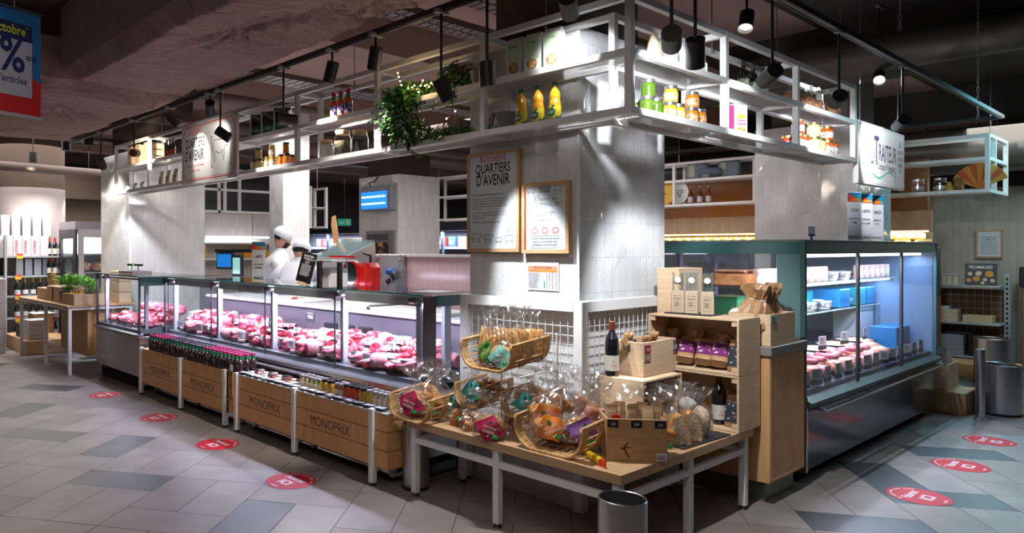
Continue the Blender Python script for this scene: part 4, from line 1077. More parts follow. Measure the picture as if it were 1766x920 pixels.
stack(1157, yel, 'yellow sauce jar with silver lid, %s', 'yellow sauce jars', True, gap=.095)
stack(1194, org, 'orange sauce jar with silver lid, %s', 'orange sauce jars', True, gap=.095)
wineb = Repeat(bottle_maker(mat('wine_black_glass', (.008, .010, .008), .06, coat=.8), black_metal, [(.032, 0), (.034, .006), (.034, .10), (.028, .125), (.013, .145), (.012, .20)], (.165, .205, .0135), mat_speckle('pale_green_label', (.50, .60, .46), (.18, .25, .18), 40, .55, .6), (.02, .085), name='dark_bottle'))
for px, lb in ((1282, 'leftmost dark bottle with pale label on the right rack shelf'), (1299, 'middle dark bottle with pale label on the right rack shelf'), (1315, 'dark bottle with pale label beside the tilted spotlight')):
    x, y = onrackR(px, .12); wineb((x, y, SH2), 2, lb, 'dark bottles on the right rack')
# dried pasta bags tied at the top
pasta_m = mat_speckle('dried_snack_sticks', (.16, .06, .02), (.48, .22, .07), 55, .42, .55, .6, bump=1)
def pasta_bag():
    t = thing('pasta_bag', '', 'bag')
    mb = MB(); mb.blob((0, 0, .062), (.052, .040, .06), 3, .06, 18, 12, sq=.85); mb.build('contents', pasta_m, t)
    mb = MB(); bagfilm(mb, [(0, .04, .03), (.01, .055, .042), (.07, .06, .046), (.12, .04, .03), (.15, .014, .012), (.19, .03, .012), (.21, .035, .01)], 5); mb.build('film', film, t)
    mb = MB(); mb.M = Matrix.Translation((.012, -.022, .16)); mb.prism([(-.03, -.03), (.0, -.045), (.03, -.02), (.03, .03), (0, .045), (-.03, .03)], -.002, .002, ax='y'); mb.build('green_label', mat('lime_label', (.30, .50, .02), .4), t)
    return t
pg = Repeat(pasta_bag)
for i, (px, lb) in enumerate([(1365, 'clear bag of dark dried sticks left of the rack post'), (1393, 'clear bag with lime label just right of the rack post'), (1411, 'leaning clear bag with lime label in the middle of the end bay'), (1436, 'clear bag with lime label behind the end spotlight')]):
    x, y = onrackR(px, .12); pg((x, y, SH2), .3*i-.3, lb, 'clear snack bags with lime labels')
t = thing('apricot_box', 'slim white box printed orange and pink standing on the lower right rack shelf', 'box', (*onrackR(1278, .08), SH1), -.25)
mb = MB(); mb.bbox(-.058, .058, 0, .035, 0, .195, .002); mb.build('carton', mat('carton_bright', (.82, .82, .82), .45), t)
mb = MB(); mb.box(-.04, .045, -.0012, 0, .105, .135); mb.build('orange_band', mat('band_orange', (.78, .28, .05), .5), t)
mb = MB(); mb.box(-.036, .045, -.0012, 0, .068, .1); mb.build('pink_band', mat('band_pink', (.75, .06, .12), .5), t)
mb = MB(); 
for (a, b) in ((-.015, .04), (.01, .045), (.03, .035), (-.03, .03), (0, .022), (.022, .018)): mb.cyl((a, -.0012, b), (a, 0, b), .013, n=10)
mb.build('fruit_picture', mat_speckle('fruit_print', (.75, .3, .05), (.35, .12, .03), 80, .5, .55), t)
text_mesh([('ABRICOT', .02, 0, .076, 'CENTER', .01, .9), ], 'lettering', white_plastic, t, frameY(0, -.0014, 0))
text_mesh([('LES', .02, 0, .165, 'CENTER', 0, .9), ('FRUITS', .016, 0, .145, 'CENTER', 0, .9)], 'grey_lettering', mat('grey_ink', (.3, .3, .32), .5), t, frameY(0, -.0014, 0))
mb = MB(); mb.box(-.0595, -.058, .002, .033, .01, .19); mb.build('coloured_side', mat('side_magenta', (.4, .02, .12), .5), t)
rj = Repeat(jar_maker(mat('tomato_red', (.55, .05, .015), .15, var=.3, vscale=50, coat=.6), gold_lid, .042, .09, mat_speckle('jar_label_blue', (.6, .62, .75), (.3, .3, .5), 30, .5, .6), name='preserve_jar'))
rj2 = Repeat(jar_maker(mat('pepper_red', (.74, .12, .015), .15, var=.3, vscale=50, coat=.6), gold_lid, .045, .095, label_white, name='preserve_jar'))
rj3 = Repeat(jar_maker(mat('pickle_yellow', (.80, .62, .30), .15, var=.3, vscale=50, coat=.6), gold_lid, .045, .095, name='preserve_jar'))
stack(1376, rj, 'dark red preserve jar left of the last rack bay, %s', 'dark red preserve jars', True, gap=.09, h=.11)
stack(1403, rj3, 'pale yellow preserve jar in the last rack bay, %s', 'pale yellow preserve jars', True, gap=.10, h=.115)
stack(1426, rj2, 'orange-red preserve jar in the last rack bay, %s', 'orange-red preserve jars', True, gap=.10, h=.115)

# ================================================================ IVY
leaf_g = [mat('ivy_dark_green', (.018, .085, .018), .35, coat=.2), mat('ivy_mid_green', (.035, .16, .03), .35, coat=.2), mat('ivy_light_green', (.10, .26, .05), .35, coat=.2)]
def leaf(mb, p, d, up, s, mi):
    d = Vector(d).normalized(); up = Vector(up); u = up.cross(d)
    if u.length < .05: u = Vector((1, 0, 0)).cross(d)
    u.normalize(); n = d.cross(u)
    P = [(0, 0), (-.30, .10), (-.55, .38), (-.28, .48), (-.22, .72), (0, 1.05), (.22, .72), (.28, .48), (.55, .38), (.30, .10)]
    vs = [p+u*a*s+d*b*s+n*(abs(a)*.35*s-.1*s*b*b) for a, b in P]
    mid = p+d*.45*s
    vs.append(mid); k = len(P)
    mb._add(vs, [(i, (i+1) % k, k) for i in range(k)], mi)
def ivy(name, label, pot, blobs, trails, nleaf, seed, s=(.022, .042), fairy=None):
    rr = random.Random(seed); o = Vector(pot)
    t = thing(name, label, 'plant', pot)
    mb = MB(); mb.lathe([(.055, 0), (.075, .10), (.078, .105), (.068, .105), (.064, .09)], n=24); mb.build('pot', mat('pot_grey', (.2, .2, .2), .5), t)
    mb = MB()
    tot = sum(b[3][0]*b[3][1]*b[3][2] for b in blobs)
    for b in blobs:
        n = int(nleaf*b[3][0]*b[3][1]*b[3][2]/tot)
        for _ in range(n):
            v = Vector((rr.gauss(0, 1), rr.gauss(0, 1), rr.gauss(0, 1))).normalized()*(rr.random()**.35)
            p = Vector(b[:3])-o+Vector((v.x*b[3][0], v.y*b[3][1], v.z*b[3][2]))
            d = Vector((v.x+rr.uniform(-.7, .7)-.4, v.y+rr.uniform(-.7, .7), rr.uniform(-1.2, .3)))
            leaf(mb, p, d, (rr.uniform(-.6, .2)-.5, rr.uniform(-.5, .5), .8), rr.uniform(*s), rr.choice([0, 0, 1, 1, 2]))
    for tr in trails:
        pts = [Vector(p)-o for p in tr]
        for a, b in zip(pts[:-1], pts[1:]):
            n = max(1, int((b-a).length/.022))
            for k in range(n):
                p = a+(b-a)*(k/n); leaf(mb, p, (rr.uniform(-1, 1), rr.uniform(-1, 1), rr.uniform(-1, .2)), (-.6, 0, .8), rr.uniform(*s), rr.choice([0, 1, 1, 2]))
    mb.build('foliage', leaf_g, t)
    mb = MB()
    for tr in trails: mb.tube([Vector(p)-o for p in tr], .0022, 5)
    for b in blobs:
        for _ in range(8):
            a = Vector((rr.uniform(-.03, .03), rr.uniform(-.03, .03), .09)); q = Vector(b[:3])-o; e = q+Vector((rr.uniform(-1, 1)*b[3][0], rr.uniform(-1, 1)*b[3][1], rr.uniform(-1, .5)*b[3][2]))
            mb.tube([a, (a+e)/2+Vector((-.03, 0, .05)), e], .0022, 5)
    mb.build('stems', mat('ivy_stem', (.14, .08, .035), .7), t)
    return t
def PL(x, y, X=RX-.03):
    Y, z = onX(x, y, X); return (X, Y, z)
ivy('trailing_ivy', 'large trailing ivy spilling over both rack shelves left of centre', (RX+.13, 3.62, SH2),
    [(*PL(712, 158, RX+.06), (.11, .17, .07)), (*PL(695, 170, RX-.01), (.08, .17, .10)), (*PL(690, 205), (.08, .14, .13)), (*PL(700, 228), (.08, .13, .10)), (*PL(675, 180), (.06, .10, .10)), (*PL(738, 155, RX+.08), (.09, .13, .045)), (*PL(722, 225), (.05, .10, .08)), (*PL(665, 215), (.04, .06, .08))],
    [[PL(690, 160), PL(660, 175), PL(640, 195)], [PL(670, 190), PL(648, 205), PL(634, 210)], [PL(700, 240), PL(703, 256), PL(722, 268), PL(735, 270)], [PL(730, 220), PL(745, 235), PL(760, 228)], [PL(690, 250), PL(681, 255)], [PL(680, 170), PL(655, 152)],
     [PL(735, 232), PL(752, 240), PL(770, 232)]], 1250, 3)
ivy('trailing_ivy', 'smaller dark ivy on the upper rack shelf behind the tilted spotlight', (RX+.14, 3.03, SH2),
    [(*PL(785, 128, RX+.14), (.10, .11, .075)), (*PL(795, 140, RX+.1), (.06, .10, .05))],
    [[PL(775, 160, RX), PL(778, 175, RX-.02), PL(770, 185, RX-.02), PL(757, 192, RX-.02)], [PL(783, 150, RX), PL(786, 170, RX-.02), PL(780, 178, RX-.02)], [PL(757, 165, RX), PL(748, 180, RX-.02), PL(747, 190, RX-.02)]], 340, 5)
ivy('small_ivy', 'small bright ivy pot on the lower rack shelf left of the fourth post', (RX+.12, 3.2, SH1),
    [(*PL(782, 226, RX+.10), (.07, .17, .03)), (*PL(760, 228, RX+.1), (.06, .10, .03))],
    [[PL(795, 222, RX+.05), PL(793, 205, RX), PL(785, 195, RX)], [PL(795, 205, RX+.02), PL(800, 200, RX)]], 240, 8, s=(.018, .032))
ivy('small_ivy', 'sprig of ivy on the lower rack shelf just right of the fourth post', (RX+.14, 2.82, SH1),
    [(*PL(843, 222, RX+.1), (.03, .06, .02))], [[PL(835, 225, RX+.05), PL(845, 215, RX+.03)], [PL(853, 222, RX+.05), PL(858, 219, RX+.03)]], 24, 9, s=(.015, .028))
fairy_m = mat('fairy_light', (1, .7, .3), .4, emit=(1, .62, .22), estr=14)
t = thing('fairy_lights', 'string of warm fairy lights tangled in the top of the large ivy', 'fairy lights', PL(686, 128, RX+.03))
o = Vector(PL(686, 128, RX+.03)); rr = random.Random(2); pts = []
for i in range(26):
    x = 686+i*3.6 if i > 4 else 686+i*2; y = (126+i*7 if i < 4 else 150+rr.uniform(-12, 10)); pts.append(Vector(PL(x, y, RX+.0+rr.uniform(-.05, .06)))-o)
pts.append(Vector(PL(785, 192, RX-.03))-o); pts.append(Vector(PL(770, 205, RX-.03))-o)
mb = MB(); mb.tube(pts, .0012, 4); mb.build('wire', gold_lid, t)
for i, p in enumerate(pts):
    mb = MB(); mb.blob(p, (.0055, .0055, .0055), i, 0, 8, 5); mb.build('bulb', fairy_m, t)
l = bpy.data.lights.new('fairy', 'POINT'); l.energy = 1.2; l.color = (1, .7, .35); l.shadow_soft_size = .05
o2 = bpy.data.objects.new('fairy_glow', l); COL.objects.link(o2); o2.parent = t; o2.location = Vector(PL(715, 145, RX-.08))-o
# ================================================================ GLASS MEAT COUNTER
cool_steel = mat('counter_steel', (.50, .53, .58), .3, .9)
post_white = mat('counter_post_grey', (.40, .42, .48), .35)
teal_panel = mat('teal_end_panel', (.035, .12, .125), .2, coat=.5)
meat_red = mat_speckle('meat_red', (.34, .006, .025), (.76, .34, .40), 18, .42, .72, .22, bump=.3, detail=4, c3=(.62, .08, .12), distort=1.5, coat=.3)
meat_pink = mat_speckle('meat_pink', (.50, .05, .11), (.82, .44, .48), 16, .38, .70, .25, bump=.3, detail=4, c3=(.72, .20, .28), distort=1.2, coat=.3)
meat_pale = mat_speckle('meat_pale', (.62, .18, .24), (.82, .52, .54), 14, .36, .66, .28, bump=.3, detail=4, distort=1)
fat_m = mat_speckle('meat_fat', (.74, .48, .48), (.82, .66, .64), 16, .4, .6, .35, detail=3)
dark_meat = mat_speckle('meat_dark', (.22, .01, .02), (.5, .10, .12), 20, .4, .65, .2, bump=.3, coat=.4)
tray_black = mat('tray_black', (.02, .022, .028), .35)
card_white = mat('card_white', (.72, .75, .80), .5)
VI = (.76, .74, 1.0)
def strip(parent, loc, L, power, rot=(0, 0, 0), col=VI, wd=.03, axis='y', tube=True, tl=None):
    l = bpy.data.lights.new('strip', 'AREA'); l.shape = 'RECTANGLE'; l.energy = power; l.color = col
    l.size = wd if axis == 'y' else L; l.size_y = L if axis == 'y' else wd
    o = bpy.data.objects.new('light_strip', l); COL.objects.link(o); o.parent = parent; o.location = loc; o.rotation_euler = rot
    return o
CX0, CZ0 = 3.27, 0.0
mc = thing('meat_counter', 'long refrigerated glass meat counter full of raw meat', 'display counter', (3.27, 3.36, 0))
def W(mb, name, m, par=mc, sub=None):
    """mesh given in world coordinates, parented under a thing standing unrotated at its own location"""
    o = mb.build(name, m); o.parent = sub or par
    base = Vector(par.location)
    o.location = -base if sub is None else Vector((0, 0, 0))
    return o
Y0, Y1 = 3.36, 7.33
mb = MB(); mb.box(3.34, 4.22, Y0+.02, Y1, .02, .13); W(mb, 'plinth', dark_gap)
mb = MB(); mb.bbox(3.30, 4.25, Y0, Y1, .13, .545, .01); W(mb, 'base', mat('base_steel_grey', (.35, .36, .38), .35, .6))
mb = MB(); mb.bbox(3.20, 3.32, Y0-.01, Y1, .545, .60, .015); mb.bbox(3.17, 3.205, Y0-.01, Y1, .515, .545, .01); W(mb, 'bumper_rail', cool_steel)
# display deck, rising towards the staff side
mb = MB(); mb.prism([(3.30, .60), (3.30, .63), (3.78, .70), (3.78, .60)], Y0+.03, Y1-.01, ax='y'); W(mb, 'deck', mat('deck_steel', (.30, .31, .34), .3, .7))
mb = MB(); mb.box(3.79, 3.81, Y0+.03, Y1-.01, .60, .97); W(mb, 'back_panel', mat('back_steel', (.30, .30, .36), .3, .7))
mb = MB(); mb.bbox(3.74, 4.25, Y0+.03, Y1-.01, .97, 1.0, .008); W(mb, 'worktop', mat('worktop_white', (.66, .66, .70), .3))
mb = MB(); mb.box(4.20, 4.24, Y0+.03, Y1-.01, .55, .97); W(mb, 'rear_panel', mat('base_steel_grey', (.35, .36, .38), .35, .6))
bays = [3.39, 4.33, 5.32, 6.30, 7.28]
for y in bays[1:]+[3.50]:
    mb = MB(); mb.bbox(3.35, 3.40, y-.02, y+.02, .60, 1.165, .004); W(mb, 'upright', post_white)
    mb = MB(); mb.bbox(3.285, 3.40, y-.035, y+.035, 1.135, 1.19, .012); W(mb, 'hinge', steel)
for a, b in zip(bays[:-1], bays[1:]):
    mb = MB(); mb.box(3.281, 3.287, a+.004, b-.004, .605, 1.185); W(mb, 'front_pane', glass)
    mb = MB(); mb.box(3.2795, 3.2885, b-.006, b+.004, .60, 1.185); W(mb, 'pane_joint', dark_steel)
mb = MB(); mb.box(3.26, 3.86, Y0, Y1, 1.195, 1.205); W(mb, 'top_pane', glass)
mb = MB(); mb.box(3.252, 3.2595, Y0, Y1, 1.194, 1.206); W(mb, 'top_pane_edge', glass_edge)
mb = MB(); mb.box(3.27, 3.38, Y0-.003, Y0+.005, .60, 1.19); W(mb, 'end_frame', mat('end_frame_dark', (.06, .05, .05), .4, .5))
mb = MB(); mb.box(3.385, 4.12, Y0, Y0+.006, .60, 1.12); W(mb, 'end_pane', glass)
mb = MB(); mb.prism([(3.385, 1.12), (3.385, 1.193), (4.0, 1.193), (4.12, 1.12)], Y0-.002, Y0+.006, ax='y'); W(mb, 'end_top_panel', teal_panel)
mb = MB(); mb.bbox(3.50, 3.56, Y0+.03, Y0+.07, .62, 1.12, .004); W(mb, 'inner_upright', post_white)
for a, b in zip(bays[:-1], bays[1:]):
    mb = MB(); mb.bbox(3.34, 3.46, a+.06, b-.06, 1.155, 1.185, .01); mb.box(3.335, 3.342, a+.06, b-.06, 1.118, 1.185); W(mb, 'lamp_housing', mat('housing_grey', (.5, .5, .54), .4))
    mb = MB(); mb.cyl((3.385, a+.08, 1.148), (3.385, b-.08, 1.148), .009, n=10); W(mb, 'lamp_tube', mat('tube_glow', (1, 1, 1), .3, emit=(.86, .84, 1), estr=6))
    strip(mc, (3.385-3.27, (a+b)/2-3.36, 1.135), b-a-.16, 13, rot=(0, 0, 0))
    strip(mc, (3.43-3.27, (a+b)/2-3.36, 1.135), b-a-.16, 3, rot=(0, math.radians(-35), 0))
    strip(mc, (.09, (a+b)/2-3.36, 1.14), b-a-.16, 8, rot=(0, math.radians(38), 0), col=(.72, .70, 1), wd=.012)
# --- first counter section at the left, standing forward
m1 = thing('corner_counter', 'short stainless-fronted glass counter section at the left end of the meat counter', 'display counter', (2.98, 7.34, 0))
A, B = 7.345, 8.63
def W1(mb, name, m): return W(mb, name, m, m1)
mb = MB(); mb.box(3.06, 3.9, A+.02, B, .0, .15); W1(mb, 'plinth', dark_gap)
mb = MB(); mb.bbox(2.985, 3.95, A, B, .15, .575, .008); W1(mb, 'stainless_front', mat('stainless_warm', (.42, .37, .34), .25, .9, var=.1, vscale=2))
mb = MB(); mb.bbox(2.96, 3.05, A, B, .575, .61, .012); W1(mb, 'bumper_rail', cool_steel)
mb = MB(); mb.prism([(3.0, .60), (3.0, .64), (3.6, .70), (3.6, .60)], A+.01, B-.01, ax='y'); W1(mb, 'deck', mat('deck_steel', (.3, .31, .34), .3, .7))
mb = MB(); mb.box(3.0, 3.006, A+.01, B-.01, .61, 1.19); W1(mb, 'front_pane', glass)
mb = MB(); mb.box(3.01, 3.9, A, A+.006, .61, 1.11); W1(mb, 'right_end_pane', glass)
mb = MB(); mb.box(3.01, 3.9, B-.006, B, .61, 1.19); W1(mb, 'left_end_pane', glass)
mb = MB(); mb.box(3.0, 3.9, A-.003, A+.009, 1.11, 1.205); W1(mb, 'end_top_panel', teal_panel)
mb = MB(); mb.box(2.98, 3.7, A, B, 1.205, 1.215); W1(mb, 'top_pane', glass)
mb = MB(); mb.box(2.972, 2.98, A, B, 1.204, 1.216); W1(mb, 'top_pane_edge', glass_edge)
for (x, y) in ((2.99, A), (3.27, A-.012), (2.99, B-.02)):
    mb = MB(); mb.box(x, x+.02, y, y+.02, .6, 1.205); W1(mb, 'corner_trim', dark_steel)
for (x, y) in ((3.08, A+.05), (3.06, B-.12)):
    mb = MB(); mb.bbox(x, x+.04, y, y+.04, .62, 1.19, .004); W1(mb, 'upright', post_white)
    mb = MB(); mb.bbox(x-.03, x+.05, y-.02, y+.06, 1.15, 1.2, .01); W1(mb, 'hinge', steel)
mb = MB(); mb.bbox(3.07, 3.15, A+.12, B-.14, 1.16, 1.19, .01); W1(mb, 'lamp_housing', dark_steel)
strip(m1, (3.11-2.98, (A+B)/2-7.34, 1.15), 1.0, 13)
strip(m1, (3.11-2.98, (A+B)/2-7.34, 1.15), 1.0, 8, rot=(0, math.radians(-35), 0))
# ---------------------------------------------------------------- meat
def mk_roast():
    t = thing('rolled_roast', '', 'meat')
    mb = MB(); mb.tube([(-.085, 0, .045), (-.08, 0, .045), (-.03, 0, .047), (.03, .002, .046), (.08, 0, .045), (.085, 0, .045)], [.036, .042, .047, .047, .042, .036], 16); mb.build('fat_cover', meat_pale, t)
    mb = MB(); mb.cyl((-.0865, 0, .045), (-.0845, 0, .045), .033, n=16); mb.build('cut_face', meat_red, t)
    mb = MB(); mb.cyl((.0845, 0, .045), (.0865, 0, .045), .033, n=16); mb.build('cut_face', meat_red, t)
    for k in range(4):
        mb = MB(); x = -.055+k*.037; mb.tube([(x, .0485*math.cos(a*.5236), .046+.0485*math.sin(a*.5236)) for a in range(12)], .0012, 4, closed=True); mb.build('string', white_plastic, t)
    return t
def slab(mb, w_, l_, h_, seed, rim=False, mi=0, k=1.0):
    rr = random.Random(seed); n = 18; ph = [rr.uniform(0, 6.3) for _ in range(3)]
    def R(a): return 1+.13*math.sin(2*a+ph[0])+.08*math.sin(3*a+ph[1])+.04*math.sin(5*a+ph[2])
    rings = [(0, .93), (h_*.25, 1), (h_*.75, 1), (h_, .93)]
    vs = [(w_*k*s_*R(2*PI*i/n)*math.cos(2*PI*i/n), l_*k*s_*R(2*PI*i/n)*math.sin(2*PI*i/n), z) for (z, s_) in rings for i in range(n)]
    fs = [(j*n+i, j*n+(i+1) % n, (j+1)*n+(i+1) % n, (j+1)*n+i) for j in range(3) for i in range(n)]
    mb._add(vs, fs, mi, True); mb._add(vs[:n], [tuple(range(n))[::-1]], mi); mb._add(vs[-n:], [tuple(range(n))], mi)
def mk_steak():
    t = thing('steak', '', 'meat')
    mb = MB(); slab(mb, .075, .055, .026, 5); mb.build('fat_rim', fat_m, t)
    mb = MB(); slab(mb, .075, .055, .0285, 5, k=.88); mb.build('lean', meat_red, t)
    mb = MB(); mb.blob((.052, .01, .018), (.014, .012, .012), 2, .1, 10, 6); mb.build('bone', mat('bone_ivory', (.85, .76, .68), .5), t)
    return t
def mk_joint():
    t = thing('meat_joint', '', 'meat')
    mb = MB(); mb.blob((0, 0, .045), (.095, .068, .048), 11, .18, 28, 16, freq=2.8); mb.build('lean', meat_pink, t)
    mb = MB(); mb.blob((.01, .012, .052), (.078, .052, .042), 12, .22, 24, 14, freq=3); mb.build('fat_cap', meat_pale, t)
    return t
def mk_chunk():
    t = thing('red_meat_cut', '', 'meat')
    mb = MB(); mb.blob((0, 0, .038), (.085, .06, .042), 21, .2, 28, 16, sq=.9, freq=2.8); mb.build('lean', meat_red, t)
    mb = MB(); mb.blob((-.02, -.02, .050), (.045, .03, .026), 22, .25, 16, 10, freq=3); mb.build('fat', fat_m, t)
    return t
def mk_ribs():
    t = thing('rib_rack', '', 'meat')
    mb = MB(); mb.grid(lambda u, v: ((u-.5)*.19, (v-.5)*.12, .03+.02*math.sin(PI*v)+.006*math.sin(u*6*PI)), 24, 8); mb.grid(lambda u, v: ((.5-u)*.19, (v-.5)*.12, .004), 24, 8); mb.build('lean', meat_pink, t)
    mb = MB()
    for k in range(6):
        x = -.08+k*.032; mb.tube([(x, -.06, .034), (x, -.02, .048), (x, .03, .05), (x, .085, .036)], [.006, .008, .008, .006], 8)
    mb.build('ribs', fat_m, t)
    mb = MB()
    for s_ in (-1, 1): mb.box(s_*.095-.001, s_*.095+.001, -.06, .06, .004, .036)
    mb.box(-.095, .095, -.061, -.059, .004, .032); mb.build('cut_edge', meat_red, t)
    return t
def mk_sausage():
    t = thing('sausage', '', 'meat')
    mb = MB(); pts = [(.05*math.cos(a), .05*math.sin(a)-.02, .018) for a in [PI*.0+PI*i/12 for i in range(13)]]
    mb.tube(pts, [.008]+[.017]*11+[.008], 12); mb.build('casing', meat_pink, t)
    mb = MB(); mb.cyl(pts[-1], (pts[-1][0]-.004, pts[-1][1]-.012, .018), .004, n=6); mb.build('knot', fat_m, t)
    return t
def mk_chop():
    t = thing('standing_rib_steak', '', 'meat')
    mb = MB(); mb.M = Matrix.Rotation(PI/2, 4, 'X'); slab(mb, .06, .09, .028, 8); mb.build('fat_rim', fat_m, t)
    mb = MB(); mb.M = Matrix.Translation((0, .0015, 0))@Matrix.Rotation(PI/2, 4, 'X'); slab(mb, .06, .09, .031, 8, k=.86); mb.build('lean', meat_red, t)
    for c in t.children: c.location = (0, 0, .085)
    return t
def mk_card():
    t = thing('price_card', '', 'price card')
    mb = MB(); mb.box(-.036, .036, -.0008, .0008, .028, .085); mb.build('card', card_white, t)
    mb = MB(); mb.bbox(-.038, .038, -.004, .004, .002, .028, .002); mb.build('clip_foot', tray_black, t)
    mb = MB(); mb.M = frameY(0, -.0012, 0); rr = random.Random(1); scribble(-.03, .072, .055, .009, 2, rr, mb); scribble(-.03, .046, .05, .006, 2, rr, mb); mb.build('small_print', ink, t)
    text_mesh([('18.90', .020, -.024, .052, 'LEFT', .01, .8)], 'price', ink, t, frameY(0, -.0012, 0))
    return t
R_roast, R_steak, R_joint, R_chunk, R_ribs, R_saus, R_chop, R_card = [Repeat(f) for f in (mk_roast, mk_steak, mk_joint, mk_chunk, mk_ribs, mk_sausage, mk_chop, mk_card)]
def deckz(x): return .63+(x-3.30)/.48*.07+.001
rr = random.Random(12)
BN = ['nearest', 'second nearest', 'third nearest', 'farthest']; RN = ['front', 'middle', 'back']
kinds = [(R_roast, 'tied rolled roast with red cut ends'), (R_joint, 'pale pink fat-capped meat joint'), (R_chunk, 'deep red chunk of raw meat'), (R_ribs, 'rack of pink ribs'), (R_steak, 'thick marbled steak with white rim'), (R_saus, 'curved pink sausage')]
seqs = {0: 'RJCRIJ JCJRJC RCJIRJ', 1: 'JSRJSJ RJCJRS JRCJJC', 2: 'JCJSJR ISCSJC RCJCJC', 3: 'JRSJJS CJRJSJ JCRJCJ'}
km = dict(R=0, J=1, C=2, I=3, S=4, U=5)
for b in range(4):
    a0, a1 = bays[b], bays[b+1]
    for r_, row in enumerate(seqs[b].split()):
        for k, ch in enumerate(row):
            if b == 1 and r_ == 2 and 1 <= k <= 4: continue          # the black stands take this place
            mk, nm = kinds[km[ch]]
            y = a0+.10+(k+.5*(r_ % 2)*.6)*(a1-a0-.16)/6; x = 3.40+.125*r_+rr.uniform(-.012, .012)
            if y > a1-.06: y = a1-.07
            sc = rr.uniform(1.0, 1.28)
            mk((x, y+rr.uniform(-.01, .01), deckz(x)), rr.uniform(-.9, .9)+(PI/2 if ch in 'RJ' and rr.random() < .7 else 0), nm+', %s row, %s counter bay' % (RN[r_], BN[b]), 'raw meat on the counter deck', scale=sc)
    # a second layer at the back
    for k in range(9):
        if b == 1 and 0 < k < 5: continue
        mk, nm = kinds[[1, 2, 3, 0, 2][(k+b) % 5]]
        y = a0+.17+(k % 5)*.18; x = (3.62 if k < 5 else 3.51)+rr.uniform(-.02, .02)
        mk((x, y, deckz(x)+.085+(.01 if k < 5 else -.015)), rr.uniform(-.9, .9)+PI/2, nm+' on top at the %s, %s counter bay' % ('back' if k < 5 else 'middle', BN[b]), 'raw meat on the counter deck', scale=1.05)
for k in range(5):
    y = 4.42+k*.115; R_chop((3.60, y, deckz(3.6)+.005), PI/2+.9, 'big rib steak standing upright against black supports in the second nearest bay', 'standing rib steaks')
for k in range(3):
    y = 4.46+k*.23
    mb = MB(); mb.bbox(-.012, .012, -.07, .07, 0, .19, .01); o = mb.build('black_support', tray_black); o.location = (3.69, y, deckz(3.69)); o.rotation_euler = (0, 0, .4); tag(o, 'black upright meat support in the second nearest bay of the meat counter', 'support', 'black meat supports')
# white frilled paper
def mk_frill():
    t = MB(); t.grid(lambda u, v: ((v-.5)*.05+.006*math.sin(u*30), (u-.5)*.22, .02+.02*math.sin(PI*v)+.008*math.sin(u*44+v*3)), 50, 6); return tag(t.build('paper_frill', white_plastic), '', 'paper frill')
rf = Repeat(mk_frill)
for (x, y, lb) in ((3.66, 4.02, 'white frilled paper strip at the back of the nearest bay'), (3.60, 3.72, 'white frilled paper strip among the meat near the counter end'), (3.62, 5.7, 'white frilled paper strip in the third nearest bay')): rf((x, y, deckz(x)+.12), .3, lb)
# price cards: a front row and some further back
for b in range(4):
    a0, a1 = bays[b], bays[b+1]
    for k in range(6):
        y = a0+.09+k*(a1-a0-.12)/6; x = 3.335
        o = R_card((x+.01, y, deckz(x)+.012), -PI/2+.35+rr.uniform(-.25, .25), 'white price card at the front glass, %s counter bay' % BN[b], 'price cards along the front glass', scale=1.1)
    for k in range(3):
        y = a0+.2+k*.3+rr.uniform(-.04, .04)
        R_card((3.47, y, deckz(3.47)+.10), -PI/2+.35+rr.uniform(-.3, .3), 'white price card between the meat pieces, %s counter bay' % BN[b], 'price cards between the meat', scale=.9)
def board(loc, w_, h_, rz, label, lines, m=None):
    t = thing('price_board', label, 'price board', loc, rz)
    mb = MB(); mb.bbox(-w_/2, w_/2, -.003, .003, 0, h_, .004); mb.build('board', m or mat('board_navy', (.01, .035, .075), .3), t)
    text_mesh(lines, 'chalk_lettering', white_plastic, t, frameY(0, -.0035, 0)); return t
board((3.44, 5.46, .80), .16, .095, -PI/2-.2, 'dark blue price board in white chalk lettering among the meat', [('Boeuf race', .018, 0, .07, 'CENTER'), ('29.90', .04, 0, .03, 'CENTER', .01), ('le kilo', .015, 0, .012, 'CENTER')])
board((3.52, 4.98, .885), .15, .10, -PI/2-.1, 'slate price board above the standing rib steaks', [('Cote de boeuf', .018, 0, .07, 'CENTER'), ('39.90', .04, 0, .03, 'CENTER', .01)], mat('slate_board', (.03, .03, .035), .5))
# left counter section meat
for r_ in range(3):
    for k in range(6):
        mk, nm = kinds[[1, 4, 2, 1, 5, 2][(k+r_) % 6]]
        x = 3.12+r_*.15; y = 7.46+k*.185
        mk((x, y, .645+(x-3.0)/.6*.06), rr.uniform(0, 3), nm+', %s row of the left counter section' % RN[r_], 'raw meat in the left counter section', scale=1.05)
for k in range(5):
    R_joint((3.5, 7.5+k*.2, .775), rr.uniform(0, 3), 'pale pink joint of meat heaped at the back of the left counter section', 'raw meat in the left counter section', scale=1.1)
for k in range(6): R_card((3.04, 7.5+k*.19, .646), -PI/2-.3, 'white price card in the left counter section', 'price cards in the left counter section')
